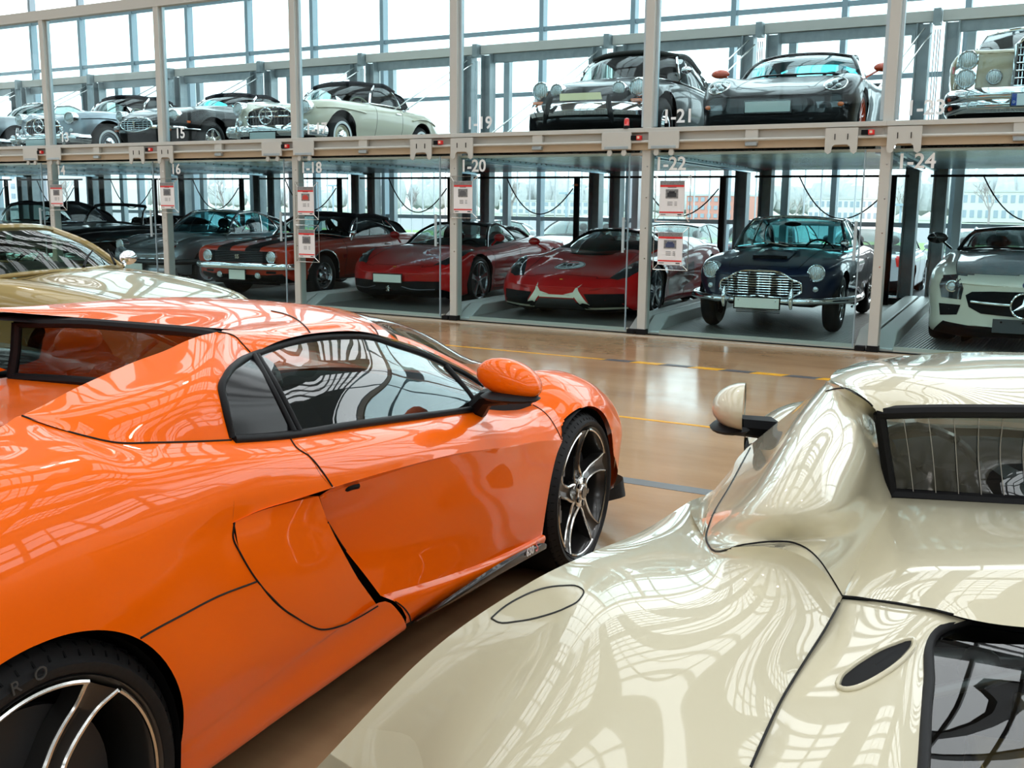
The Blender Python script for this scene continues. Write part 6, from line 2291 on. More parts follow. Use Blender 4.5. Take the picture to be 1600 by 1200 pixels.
def make_etype(loc):
    sp = dict(yf=.95, yr=-3.75, wb=2.67, W=.83, rf=.42, rr=.4, kxf=.58, kzf=.52, zcf=.50, ncf=.22, ncr=.3, dip=-.55, sh=.95,
              wid=[(.95, .70), (.5, .79), (0, .82), (-1, .82), (-2.4, .83), (-3.75, .66)],
              hood=[(.95, .64), (.6, .76), (.1, .88), (-.9, .95), (-2.2, .93), (-2.9, .86), (-3.75, .62)],
              crown=[(.95, .62), (.6, .76), (.1, .86), (-.5, .86), (-1.2, .87), (-2.4, .89), (-3.0, .80), (-3.75, .58)],
              cx=[(.95, .74), (0, .74), (-1, .86), (-2.4, .8)], zw=[(0, .55)], bot=[(.95, .34), (.6, .26), (-3, .24), (-3.75, .42)], tuck=[(0, .88)],
              arch=[(0, .335, .385), (-2.67, .335, .36)], bonnet=(-.85, .55), bj=16, door=(-1.75, -1.05), cabin=(-2.1, -1.0))
    car = new_car('roadster', 'black long-nosed roadster with oval slatted mouth between silver and cream roadsters', loc, RZ)
    P = Proj(car_body(car, sp, paint('black_paint', (.004, .004, .005), 0, .28, .55)))
    wheels4(car, sp, .33, .19, .195, 'five', CHROME)
    greenhouse(car, simple_gh(wb=.68, wt=.58, zb=.93, zt=1.23, zs=1.185, yb=-.92, ybs=-1.15, yt=-1.32, yts=-1.40, ym=-1.7, zm=1.25, yr=-2.05, yrs=-2.05, zr=1.22, zrs=1.14, wr=.56, yd=-2.6, yds=-2.5, zd=.91, wd=.62, cb=-2.2, ct=-1.95), FABRIC, CHROME, gl=CARGB, soft=True)
    cabin(car, -1.65, .38, .32, None, BLK, -1, False, (-1.2, .84, .58))
    op = [(.34*math.cos(a), .545+.115*math.sin(a)) for a in np.linspace(0, 2*PI, 28, endpoint=False)]
    gr = P.decal(op, 'front', .006, 5).build('grille', MBLK, car)
    L = np.array([P.front(a, b, .012) for a, b in op])
    MB().tube(L, .014, 8, closed=True).build('grille_surround', CHROME, gr)
    m = MB()
    for z in np.linspace(.46, .63, 6):
        hw = .33*math.sqrt(max(0.05, 1-((z-.545)/.115)**2))
        m.tube([P.front(a, z, .012) for a in np.linspace(-hw, hw, 9)], .006, 5)
    for a in np.linspace(-.25, .25, 7):
        h_ = .11*math.sqrt(1-(a/.34)**2)
        m.tube([P.front(a, z, .008) for z in np.linspace(.545-h_, .545+h_, 5)], .004, 5)
    m.build('grille_bars', mat('bar_silver', (.55, .56, .57), .2, 1), gr)
    p = P.front(0, .56, .03)
    MB().tube([p+np.array((0, 0, .03)), p, p-np.array((0, 0, .09))], [.022, .014, .008], 8).build('centre_badge', CHROME, gr)
    for sg in (1, -1):
        round_lamp(car, P, .585*sg, .70, .092, .05, .18, .02)
        p = P.front(.56*sg, .47, .02)
        MB().box(p, (.10, .04, .045)).build('indicator', AMBER, car, bevel=.008)
        q = P.side(.52, .60, .004, sg=sg)
        MB().box(q, (.012, .10, .035)).build('side_marker', AMBER, car, bevel=.004)
        L = [P.front(a*sg, .50, .05) for a in (.36, .45, .55, .66)]
        L.append(L[-1]+np.array((.06*sg, -.3, 0)))
        MB().tube(resample(L, 12), .032, 8).build('bumper', CHROME, car)
        MB().tube(P.line([(.62, .49), (.40, .49), (.30, .49)], 'side', .004, 4, sg=sg), .012, 6).build('wing_trim', CHROME, car)
    handles(car, P, -1.65, .78)
    tail_lamps(car, P, .45, .55)
    return car


def make_ds(loc):
    sp = dict(yf=.80, yr=-4.00, wb=3.125, W=.895, rf=.46, rr=.3, kxf=.84, kzf=.42, zcf=.42, ncf=.40, ncr=.3, dip=-.1, sh=.9,
              wid=[(.8, .84), (.3, .89), (-1, .895), (-2.5, .85), (-4.0, .68)],
              hood=[(.8, .60), (.5, .78), (.1, .90), (-.6, 1.0), (-2.2, .98), (-3.2, .90), (-4.0, .66)],
              crown=[(.8, .66), (.5, .80), (.1, .86), (-.6, .92), (-2.0, .94), (-3.2, .88), (-4.0, .62)],
              cx=[(.8, .80), (0, .80), (-1, .88), (-3, .8)], zw=[(0, .58)], bot=[(.8, .28), (.5, .24), (-3.5, .25), (-4, .38)], tuck=[(0, .92)],
              arch=[(0, .34, .42), (-3.125, .34, .28)], bonnet=(-.58, .45), bj=8, door=(-2.2, -.9), cabin=(-2.9, -.85))
    car = new_car('convertible_car', 'black streamlined convertible with twin lamps per side and yellow plate', loc, RZ)
    blk = paint('black_paint', (.004, .004, .005), 0, .28, .55)
    P = Proj(car_body(car, sp, blk))
    wheels4(car, sp, .34, .18, .19, 'disc', GREYRIM)
    olive = mat('olive_hood_fabric', (.030, .030, .026), .75, bump=(240, .2))
    greenhouse(car, simple_gh(wb=.74, wt=.60, zb=.97, zt=1.40, zs=1.345, yb=-.60, ybs=-.92, yt=-1.05, yts=-1.2, ym=-1.6, zm=1.44, yr=-2.4, yrs=-2.4, zr=1.36, zrs=1.26, wr=.58, yd=-3.05, yds=-2.95, zd=.97, wd=.64, cb=-2.55, ct=-2.3, bp=-1.45, zbc=1.01), olive, CHROME, soft=True)
    cabin(car, -1.6, .45, .36, None, BLK, -1, False, (-1.0, .92, .64))
    for sg in (1, -1):
        round_lamp(car, P, .66*sg, .76, .115, .09, .10, .016)
        round_lamp(car, P, .42*sg, .755, .085, .06, .05, .014)
        p = P.front(.66*sg, .60, .02)
        MB().box(p, (.14, .05, .04)).build('indicator', AMBER, car, bevel=.008)
        # bumper horn
        q = P.front(.40*sg, .52, .08)
        MB().tube([q+np.array((.06*sg, .02, -.20)), q+np.array((.03*sg, .04, -.1)), q+np.array((0, .03, .04)), q+np.array((-.02*sg, -.02, .13))], [.02, .035, .035, .02], 8).build('bumper_horn', RUB, car)
    # broad polished bumper blade
    A = np.array([P.front(a, .56, .07) for a in np.linspace(-.84, .84, 25)])
    A = np.vstack([A[:1]+np.array((-.05, -.3, 0)), A, A[-1:]+np.array((.05, -.3, 0))])
    B = A+np.array((0, .06, -.09))
    C_ = A+np.array((0, .01, -.14))
    MB().grid([A-np.array((0, .05, -.02)), A, B, C_]).build('bumper', CHROME, car)
    D_ = A*np.array((.88, 1, 1))+np.array((0, -.28, -.30))
    MB().grid([C_, D_]).build('front_apron', blk, car)
    # tilted number plate lying on the nose
    c = P.front(-.0, .60, .10)
    MB().prism([(-.30, c[1]-.02, .60), (.26, c[1]-.02, .60), (.28, c[1]-.06, .69), (-.26, c[1]-.06, .69)], (0, .012, 0)).build('number_plate', mat('yellow_plate', (.80, .70, .40), .45), car)
    handles(car, P, -2.0, .82)
    m = MB().sphere((-.88, -.75, 1.10), (.075, .05, .05), 12, 7).tube([(-.88, -.75, 1.08), (-.80, -.68, .95)], .010, 6)
    m.build('wing_mirror', CHROME, car)
    tail_lamps(car, P, .5, .6)
    return car


def make_gt3(loc):
    sp = dict(yf=1.0, yr=-3.35, wb=2.36, W=.92, rf=.30, rr=.3, kxf=.86, kzf=.6, zcf=.44, ncf=.34, ncr=.3, dip=-.25, sh=.9,
              wid=[(1.0, .85), (.4, .90), (0, .905), (-1, .885), (-2.3, .925), (-3.35, .84)],
              hood=[(1.0, .58), (.6, .70), (.2, .79), (-.42, .90), (-2.0, .95), (-2.6, .90), (-3.35, .72)],
              crown=[(1.0, .62), (.6, .77), (.1, .86), (-.4, .87), (-1.1, .88), (-2.2, .90), (-2.8, .84), (-3.35, .70)],
              cx=[(1.0, .78), (0, .77), (-1, .88), (-2.4, .84)], zw=[(0, .58)], bot=[(1.0, .2), (.6, .14), (-3, .15), (-3.35, .3)], tuck=[(0, .95)],
              arch=[(0, .335, .365), (-2.36, .345, .38)], bonnet=(-.40, .72), bj=7, door=(-1.45, -.5), cabin=(-2.0, -.55))
    car = new_car('sports_car', 'black sports coupe with orange wing mirrors and orange wheel', loc, RZ)
    blk = paint('black_paint', (.004, .004, .005), 0, .28, .55)
    P = Proj(car_body(car, sp, blk))
    om = mat('orange_rim', (.75, .07, .01), .3, .1, coat=1)
    wheels4(car, sp, .335, .24, .25, 'ten', om)
    greenhouse(car, simple_gh(wb=.73, wt=.56, zb=.90, zt=1.245, zs=1.20, yb=-.42, ybs=-.70, yt=-1.0, yts=-1.10, ym=-1.45, zm=1.28, yr=-1.9, yrs=-1.9, zr=1.22, zrs=1.13, wr=.52, yd=-2.7, yds=-2.55, zd=.93, wd=.60, cb=-2.2, ct=-1.9, bp=-1.62, rgl=CARGB, zbc=.93), blk, blk, CARGB)
    cabin(car, -1.2, .36, .35, None, BLK, -1, True, (-.7, .80, .60))
    for sg in (1, -1):
        op = [(.66*sg+.120*math.cos(a), .685+.085*math.sin(a)) for a in np.linspace(0, 2*PI, 24, endpoint=False)]
        h = P.decal(op, 'front', .008, 5).build('headlight', DLENS, car)
        for q in ((.655, .70), (.70, .655), (.61, .665)):
            MB().sphere(P.front(q[0]*sg, q[1], .012), (.034, .03, .026), 12, 7).build('lamp_projector', LENS, h)
        MB().tube([P.front(a, b, .008) for a, b in op], .009, 6, closed=True).build('lamp_rim', SILV, h)
        P.decal([(.50*sg, .47), (.80*sg, .48), (.82*sg, .42), (.52*sg, .40)], 'front', .006, 4).build('front_lamp_unit', DLENS, car)
        MB().sphere(P.front(.74*sg, .45, .01), (.04, .02, .025), 10, 7).build('indicator', AMBER, car)
    P.decal([(-.74, .36), (.74, .36), (.66, .24), (-.66, .24)], 'front', .005, 5).build('front_intake', MBLK, car)
    plate(car, P, -.0, .42, .50, .115, m_=mat('plate_grey', (.55, .62, .60), .5), off=.03)
    mirror_pod(car, 1.0, -.66, 1.0, mat('orange_shell', (.75, .07, .01), .25, coat=1), (.12, .06, .055), .2)
    MB().grid([[(x, -3.1-.06*(1-x*x)+yy, 1.06+zz) for x in np.linspace(-.78, .78, 9)] for yy, zz in ((.12, 0), (0, .03), (-.14, .05))]).build('rear_wing', blk, car, thick=.03)
    MB().box((.5, -3.05, .95), (.04, .14, .25)).box((-.5, -3.05, .95), (.04, .14, .25)).build('wing_support', blk, car)
    return car


def make_w111(loc):
    sp = dict(yf=.80, yr=-3.95, wb=2.75, W=.92, rf=.10, rr=.14, kxf=.93, kzf=.85, zcf=.6, ncf=.10, ncr=.15, dip=.35, sh=.7,
              wid=[(.8, .86), (.2, .905), (-1, .92), (-2.7, .91), (-3.95, .82)],
              hood=[(.8, .92), (.3, .97), (-.6, 1.0), (-2.4, .98), (-3.0, .96), (-3.95, .86)],
              crown=[(.8, .93), (.3, .955), (-.6, .96), (-2.4, .95), (-3.95, .85)],
              cx=[(.8, .86), (-1, .88)], zw=[(0, .66)], bot=[(.8, .40), (.4, .28), (-3, .28), (-3.95, .42)], tuck=[(0, .92)],
              arch=[(0, .34, .385), (-2.75, .34, .38)], bonnet=(-.55, .65), bj=7, door=(-2.0, -.75), cabin=(-2.6, -.7))
    car = new_car('coupe_car', 'beige classic coupe with stacked round lamps and tall chrome grille', loc, RZ)
    be = paint('beige_paint', (.50, .40, .25))
    P = Proj(car_body(car, sp, be))
    wheels4(car, sp, .34, .18, .19, 'disc', be)
    greenhouse(car, simple_gh(wb=.76, wt=.62, zb=.965, zt=1.40, zs=1.345, yb=-.62, ybs=-.82, yt=-1.1, yts=-1.2, ym=-1.7, zm=1.43, yr=-2.3, yrs=-2.3, zr=1.38, zrs=1.29, wr=.60, yd=-2.95, yds=-2.85, zd=.97, wd=.68, cb=-2.55, ct=-2.3, zbc=1.01), paint('black_paint', (.004, .004, .005), 0, .28, .55), CHROME, CARGD)
    cabin(car, -1.5, .45, .36, None, BLK, -1, True, (-1.0, .92, .66))
    y0 = P.front(0, .7)[1]
    gr = MB().prism([(-.27, y0-.02, .50), (.27, y0-.02, .50), (.25, y0-.02, .96), (.20, y0-.02, 1.0), (-.20, y0-.02, 1.0), (-.25, y0-.02, .96)], (0, .05, 0)).build('grille', MBLK, car)
    L = np.array([(-.27, y0+.05, .50), (-.255, y0+.05, .94), (-.20, y0+.04, 1.0), (.20, y0+.04, 1.0), (.255, y0+.05, .94), (.27, y0+.05, .50)])
    MB().tube(L, .022, 8).build('grille_surround', CHROME, gr)
    m = MB()
    for z in np.linspace(.55, .92, 6):
        m.tube([(-.25, y0+.045, z), (0, y0+.055, z), (.25, y0+.045, z)], .008, 6)
    for a in np.linspace(-.22, .22, 14):
        m.tube([(a, y0+.04, .52), (a, y0+.04, .97)], .0035, 4)
    m.build('grille_bars', CHROME, gr)
    for sg in (1, -1):
        P.decal([(.60*sg, .94), (.80*sg, .93), (.83*sg, .55), (.62*sg, .55)], 'front', .012, 4).build('lamp_panel', CHROME, car)
        round_lamp(car, P, .70*sg, .83, .098, .03, 0, .012)
        round_lamp(car, P, .71*sg, .645, .098, .03, 0, .012)
        round_lamp(car, P, .44*sg, .65, .078, .02, 0, .010, name='fog_lamp')
        MB().box(P.front(.835*sg, .74, .0), (.02, .04, .07)).build('indicator', REDL, car)
    bumper(car, P, .84, .47, .045, .09, wrap=.4)
    bumper(car, P, .84, .37, .05, .13, wrap=.45)
    t = MB().box((0, y0+.2, .40), (.54, .012, .14)).build('plate_holder', BLK, car)
    MB().box((0, y0+.208, .40), (.51, .006, .115)).build('number_plate', WHITE, t)
    MB().box((.235, y0+.213, .40), (.045, .004, .115)).build('plate_band', mat('plate_blue', (.02, .06, .35), .4), t)
    text_mb('D', .035, (.235, y0+.218, .365), (-1, 0, 0), (0, 0, 1), .002).build('plate_letter', WHITE, t, 20)
    handles(car, P, -1.9, .85)
    tail_lamps(car, P, .6, .7)
    return car


def make_300(loc):
    sp = dict(yf=.78, yr=-3.72, wb=2.4, W=.89, rf=.26, rr=.4, kxf=.86, kzf=.55, zcf=.55, ncf=.24, ncr=.35, dip=.1, sh=.95,
              wid=[(.78, .82), (.2, .885), (-1.2, .885), (-2.4, .88), (-3.7, .74)],
              hood=[(.78, .72), (.4, .82), (-.3, .90), (-.75, .93), (-1.9, .93), (-2.6, .90), (-3.72, .60)],
              crown=[(.78, .78), (.45, .86), (0, .90), (-.7, .91), (-1.4, .90), (-2.5, .89), (-3.72, .58)],
              cx=[(.78, .74), (0, .76), (-1, .84), (-2.4, .78)], zw=[(0, .58)], bot=[(.78, .28), (.4, .22), (-2.8, .22), (-3.7, .36)], tuck=[(0, .9)],
              arch=[(0, .34, .39), (-2.4, .34, .37)], bonnet=(-.72, .58), bj=7, door=(-1.75, -.95), cabin=(-1.95, -.85))
    car = new_car('coupe_car', 'silver grey fastback coupe at the left edge beside the silver roadster', loc, RZ)
    sil = paint('silver_paint', (.30, .33, .35), .75, .3)
    P = Proj(car_body(car, sp, sil))
    wheels4(car, sp, .335, .17, .19, 'disc', sil)
    greenhouse(car, simple_gh(wb=.70, wt=.52, zb=.925, zt=1.26, zs=1.21, yb=-.72, ybs=-1.0, yt=-1.18, yts=-1.28, ym=-1.6, zm=1.29, yr=-1.95, yrs=-1.95, zr=1.26, zrs=1.16, wr=.50, yd=-2.9, yds=-2.7, zd=.89, wd=.56, cb=-2.1, ct=-1.85), sil, CHROME)
    cabin(car, -1.45, .42, .32, None, BLK, -1, False, (-.95, .86, .62))
    for sg in (1, -1):
        round_lamp(car, P, .63*sg, .71, .10, .03, .12, .012)
    op = [(-.42, .52), (-.36, .62), (0, .65), (.36, .62), (.42, .52), (.34, .44), (0, .42), (-.34, .44)]
    P.decal(op, 'front', .006).build('grille', MBLK, car)
    star_emblem(car, P.front(0, .53, .04), .10)
    bumper(car, P, .80, .385, .045, .08, wrap=.35)
    tail_lamps(car, P, .6, .62)
    return car


def make_convertible(label, loc, open_=True, body=None, big=True):
    sp = dict(yf=.85, yr=-3.72, wb=2.75, W=.94, rf=.22, rr=.3, kxf=.88, kzf=.6, zcf=.58, ncf=.25, ncr=.25, dip=.0, sh=.85,
              wid=[(.85, .86), (.2, .93), (-1.2, .94), (-2.8, .94), (-3.72, .82)],
              hood=[(.85, .84), (.4, .95), (-.3, 1.0), (-.75, 1.02), (-2.3, 1.0), (-3.0, .97), (-3.72, .76)],
              crown=[(.85, .86), (.45, .93), (0, .965), (-.8, .97), (-1.8, .97), (-2.9, .98), (-3.72, .78)],
              cx=[(.85, .80), (0, .80), (-1, .88), (-2.4, .86)], zw=[(0, .62)], bot=[(.85, .34), (.4, .26), (-3, .26), (-3.72, .42)], tuck=[(0, .9)],
              arch=[(0, .35, .39), (-2.75, .35, .36)], bonnet=(-.72, .6), bj=7, door=(-2.0, -.95), cabin=(-2.6, -.9))
    car = new_car('convertible_car', label, loc, RZ)
    P = Proj(car_body(car, sp, body or paint('black_paint', (.004, .004, .005), 0, .28, .55)))
    wheels4(car, sp, .345, .18, .20, 'disc', GREYRIM)
    gk = dict(wb=.76, wt=.66, zb=1.0, zt=1.36, zs=1.33, yb=-.74, ybs=-1.02, yt=-1.12, yts=-1.24, ym=-1.6, zm=1.42, yr=-2.3, yrs=-2.3, zr=1.37, zrs=1.28, wr=.62, yd=-2.85, yds=-2.8, zd=1.0, wd=.70, cb=-2.5, ct=-2.2)
    gk['open'] = open_
    greenhouse(car, simple_gh(**gk), FABRIC, BLK if open_ else CHROME, PANE if open_ else CARG, soft=True)
    cabin(car, -1.7, .55, .36, None, BLK, -1, False, (-1.05, .93, .66))
    if open_:
        # folded hood, heaped behind the seats
        m = MB()
        for i, (y, z) in enumerate(((-2.45, 1.04), (-2.62, 1.07), (-2.8, 1.06), (-2.95, 1.02))):
            m.sphere((0, y, z), (.82-.03*i, .14, .085), 22, 8)
        m.build('folded_hood', FABRIC, car)
    for sg in (1, -1):
        round_lamp(car, P, .66*sg, .76, .10, .05, .08, .016)
        MB().tube(P.line([(.5, .70), (-.3, .72), (-1.5, .70), (-2.2, .66)], 'side', .005, 4, sg=sg), .010, 6).build('side_trim', CHROME, car)
    gp = [(-.36, .50), (-.30, .74), (.30, .74), (.36, .50)]
    gr = P.decal(gp, 'front', .008).build('grille', MBLK, car)
    m = MB()
    for z in np.linspace(.52, .72, 6):
        m.tube([P.front(a, z, .014) for a in np.linspace(-.34, .34, 7)], .008, 5)
    m.build('grille_bars', CHROME, gr)
    bumper(car, P, .86, .45, .05, .10, wrap=.35)
    handles(car, P, -1.9, .84)
    tail_lamps(car, P, .62, .72)
    return car


def make_gold(loc, rz):
    sp = dict(yf=.62, yr=-3.64, wb=2.515, W=.905, rf=.18, rr=.16, kxf=.93, kzf=.7, zcf=.55, ncf=.14, ncr=.12, dip=.25, sh=.6,
              wid=[(.62, .86), (.2, .895), (-1.2, .905), (-2.5, .90), (-3.64, .84)],
              hood=[(.62, .72), (.3, .80), (0, .86), (-.58, .955), (-2.3, .95), (-2.9, .95), (-3.64, .90)],
              crown=[(.62, .715), (.3, .79), (0, .84), (-.7, .905), (-1.6, .92), (-3.64, .89)],
              cx=[(.62, .86), (-1, .90)], zw=[(0, .62)], bot=[(.62, .24), (.4, .18), (-3, .2), (-3.64, .36)], tuck=[(0, .94)],
              arch=[(0, .33, .365), (-2.515, .33, .365)], bonnet=(-.54, .5), bj=9, door=(-1.85, -.62), cabin=(-2.1, -.85))
    car = new_car('roadster', 'champagne gold car with two raised wipers, behind the orange car', loc, rz)
    gold = paint('champagne_paint', (.33, .245, .095), .25, .3)
    P = Proj(car_body(car, sp, gold))
    wheels4(car, sp, .32, .22, .21, 'ten', GREYRIM)
    greenhouse(car, simple_gh(wb=.78, wt=.60, zb=.925, zt=1.275, zs=1.24, yb=-.55, ybs=-.74, yt=-1.18, yts=-1.28, ym=-1.7, zm=1.295, yr=-2.05, yrs=-2.05, zr=1.275, zrs=1.20, wr=.58, yd=-2.55, yds=-2.5, zd=.96, wd=.68, cb=-2.2, ct=-2.0, zbc=.95, pr=.03), gold, gold, glass('tinted_windscreen', (.50, .62, .54), .8))
    cabin(car, -1.6, .40, .36, mat('grey_leather', (.10, .11, .10), .5), BLK, -1, True, (-1.05, .88, .70))
    for a, b_ in ((-.05, -.50), (-.45, -.70)):
        MB().tube([(a, -.55, .975), ((a+b_)/2, -.68, 1.04), (b_, -.80, 1.08)], [.012, .009, .006], 6).build('wiper', MBLK, car)
    P.decal([(-.40, .68), (.40, .68), (.36, .52), (-.36, .52)], 'front', .006).build('grille', MBLK, car)
    star_emblem(car, P.front(0, .60, .02), .08)
    for sg in (1, -1):
        P.decal([(.48*sg, .68), (.80*sg, .67), (.80*sg, .53), (.48*sg, .53)], 'front', .006).build('headlight', LENS, car)
        MB().tube(P.line([(.6, .42), (-1, .42), (-3.2, .44)], 'side', .006, 4, sg=sg), .02, 6).build('side_moulding', mat('dark_moulding', (.05, .05, .05), .5), car)
    tail_lamps(car, P, .7, .75, .09)
    MB().sphere((-.98, -.80, 1.0), (.10, .06, .065), 12, 7).tube([(-.93, -.80, .98), (-.84, -.76, .93)], .02, 6).build('wing_mirror', CHROME, car)
    handles(car, P, -1.7, .78, gold)
    return car


def at_bay(k, y, z, fx=None, x=None):
    d = y-FD
    p = st(k, BW/2 if fx is None else fx, d, z)
    return (p[0] if x is None else x, y, z)


make_db(at_bay(5, 12.45, LOZ, x=-3.48))
make_enzo(at_bay(4, 12.85, LOZ, x=-6.14))
make_458(at_bay(3, 13.0, LOZ, x=-8.93))
make_camaro(at_bay(2, 12.45, LOZ, x=-11.37))
make_911(at_bay(1, 12.9, LOZ, x=-14.20))
make_sls(at_bay(6, 12.6, LOZ, x=-.76))
make_convertible('black open convertible with folded roof and upright windscreen frame, low in the rack', at_bay(0, 12.75, LOZ))
make_convertible('black convertible with closed roof at the lower left edge of the rack', at_bay(-1, 12.75, LOZ), False)
make_190('silver roadster with closed dark roof and white-ringed tyre', at_bay(0, 13.0, UPZ, x=-16.70), paint('silver_blue_paint', (.36, .42, .47), .6, .3))
make_190('cream roadster with closed dark roof and large grille star', at_bay(2, 13.0, UPZ, x=-11.36), paint('ivory_paint', (.74, .69, .54)))
make_etype(at_bay(1, 13.0, UPZ))
make_ds(at_bay(4, 12.7, UPZ, x=-5.92))
make_gt3(at_bay(5, 12.75, UPZ, x=-3.52))
make_w111(at_bay(6, 12.75, UPZ, x=-.80))
make_300(at_bay(-1, 13.0, UPZ))
make_gold((-6.53, 5.60, 0), -1.32)
# ------------------------------------------------------------------ dark car left of the orange one
def make_parked(name, label, loc, rz, pm, suv=False, cat='car', group=None, gl=None):
    h = .12 if suv else 0.
    sp = dict(yf=.88, yr=-3.45, wb=2.6, W=.90, rf=.22, rr=.20, kxf=.88, kzf=.66, zcf=.55, ncf=.28, ncr=.15, dip=.2, sh=.7, n=56,
              wid=[(.88, .84), (.2, .89), (-1.2, .90), (-2.6, .90), (-3.45, .83)],
              hood=[(.88, .70+h), (.5, .82+h), (0, .90+h), (-.45, .98+h), (-2.3, .99+h), (-3.45, .92+h)],
              crown=[(.88, .70+h), (.5, .80+h), (0, .88+h), (-.6, .93+h), (-3.45, .92+h)],
              cx=[(.88, .84), (-1, .90)], zw=[(0, .62+h)], bot=[(.88, .24+h), (.4, .18+h), (-3, .2+h), (-3.45, .32+h)], tuck=[(0, .94)],
              arch=[(0, .33, .37), (-2.6, .33, .37)], bonnet=(-.42, .68), bj=9, door=(-1.6, -.55), cabin=(-2.6, -.6))
    car = new_car(name, label, loc, rz, group, cat)
    P = Proj(car_body(car, sp, pm))
    wheels4(car, sp, .325, .2, .21, 'ten', GREYRIM)
    greenhouse(car, simple_gh(wb=.78, wt=.62, zb=.95+h, zt=1.40+h, zs=1.34+h, yb=-.42, ybs=-.66, yt=-1.15, yts=-1.25, ym=-1.8, zm=1.46+h, yr=-2.7, yrs=-2.7, zr=1.40+h, zrs=1.32+h, wr=.60, yd=-3.25, yds=-3.2, zd=.98+h, wd=.74, cb=-2.9, ct=-2.6, bp=-1.7, zbc=.99+h), pm, BLK, gl or CARG)
    cabin(car, -1.4, .5+h, .36, None, BLK, -1, True, (-.8, .9+h, .66))
    for sg in (1, -1):
        P.decal([(.50*sg, .70+h), (.80*sg, .72+h), (.80*sg, .60+h), (.52*sg, .60+h)], 'front', .006, 4).build('headlight', LENS, car)
        P.decal([(.58*sg, .90+h), (.78*sg, .88+h), (.80*sg, .66+h), (.62*sg, .68+h)], 'rear', .006, 4).build('tail_lamp', REDL, car)
    P.decal([(-.42, .64+h), (.42, .64+h), (.38, .44+h), (-.38, .44+h)], 'front', .006, 4).build('grille', MBLK, car)
    mirror_pod(car, .96, -.62, 1.02+h, pm, (.10, .06, .07))
    return car


make_parked('coupe_car', 'dark car glimpsed behind the orange car at the left edge', (-4.72, 2.55, 0), .068, paint('black_paint', (.006, .006, .007)))

# ------------------------------------------------------------------ outside
GZ = -.30
GRM = mat('asphalt', (.24, .24, .25), .8, noise=(2, .12))
struct(MB().box((-60, 18.3+60, GZ-.1), (360, 120, .2)).build('ground', GRM))
GRS = mat('grass_green', (.20, .33, .10), .9, noise=(3, .35))
tag(MB().box((-60, 54, GZ+.02), (360, 12, .06)).build('grass_verge', GRS), 'green grass strip beyond the parked cars outside', 'grass', kind='stuff')
tag(MB().box((-60, 240, GZ-.22), (900, 205, .2)).build('far_field', mat('hazed_field', (.34, .38, .30), .9, noise=(.1, .2))), 'pale open field in the distance outside', 'field', kind='stuff')  # field colour paled to carry the distance haze
tag(MB().box((-60, 46.2, GZ+.06), (360, .4, .14)).build('kerb_line', mat('kerb_grey', (.5, .5, .5), .7)), 'grey kerb along the near side of the grass outside', 'kerb')
WP = paint('white_car_paint', (.78, .79, .80))
cars_out = [
    ('white car parked outside behind the striped muscle car roof', (-14.9, 22.2), RZ-.25, WP, False),
    ('white tall car parked outside between two red sports cars', (-11.6, 22.0), RZ-.25, WP, True),
    ('white car parked outside behind the lower hanging card', (-8.9, 22.0), RZ-.05, WP, False),
    ('dark off-road car seen from behind outside, left of the blue coupe', (-6.62, 24.9), .06, paint('dark_car_paint', (.05, .06, .08)), True),
    ('silver car with red tail lamp outside beside the blue coupe', (-4.45, 25.0), .06, paint('pale_silver_paint', (.55, .58, .62), .3), False),
    ('white car seen from behind outside, right of the blue coupe', (-2.35, 25.2), .06, WP, False),
    ('white car parked outside behind the grey-bonneted car', (-.1, 22.4), RZ, WP, False),
    ('pale car parked outside beyond the far left bays', (-27.2, 22.5), RZ-.2, WP, False),
]
for lb, xy, rz, pm, suv in cars_out:
    make_parked('parked_car', lb, (xy[0], xy[1], GZ+.0), rz, pm, suv)


def tree(label, base, h, seed, colr, twig=.9):
    rnd = random.Random(seed)
    t = thing('bare_tree', label, 'tree', base)
    m = MB()
    tw = MB()

    def grow(p, d, L, r, n):
        q = p+d*L
        (m if n > 1 else tw).tube([p, (p+q)/2+np.array([rnd.uniform(-1, 1)*L*.05 for _ in range(3)]), q], [r, r*.85, r*.65], 5 if n > 1 else 3, caps=False)
        if n == 0:
            return
        for _ in range(3 if n > 1 else 4):
            e = d+np.array([rnd.uniform(-1, 1)*twig, rnd.uniform(-1, 1)*twig, rnd.uniform(-.1, .6)])
            e /= np.linalg.norm(e)
            grow(p+d*L*rnd.uniform(.6, 1), e, L*rnd.uniform(.55, .8), r*.6, n-1)
    grow(np.zeros(3), np.array((0, 0, 1.)), h*.33, h*.022, 4)
    m.build('trunk', colr, t, weld=False)
    tw.build('twigs', colr, t, weld=False)


PB = mat('hazed_bark', (.36, .32, .30), .9)  # bark lightened, distance haze is in the colour
for lb, px, y, h, s in [('bare tree outside to the left of the dark blue coupe roof', 1238, 62, 3.6, 3), ('bare tree outside left of the number 20 card', 643, 120, 6.5, 5), ('bare tree far outside behind the open convertible', 350, 100, 6., 8), ('bare tree by the apartment block far left', 108, 90, 6.5, 11), ('bare tree far outside between cable loop and post', 800, 140, 8., 14), ('bare tree far outside at right above the white car', 1545, 130, 7., 17), ('bare tree far outside by the pale office', 1410, 160, 7, 19)]:
    p = on_y(px, 340, y)
    tree(lb, (p[0], y, GZ), h, s, PB)

# distant hedge of woodland, its haze put into the grey colour
m = MB()
rnd = random.Random(4)
for i in range(260):
    x = -260+i*1.5+rnd.uniform(-.5, .5)
    z = rnd.uniform(3.5, 6.5)+2.*math.sin(i*.09)+.6
    m.sphere((x, 215+rnd.uniform(-4, 4), z*.62), (2.4, 2., z*.56), 7, 5)
tag(m.build('woodland', mat('hazy_wood', (.52, .53, .54), 1., noise=(1.5, .25)), weld=False), 'hazy grey woodland along the horizon outside', 'trees', kind='stuff')


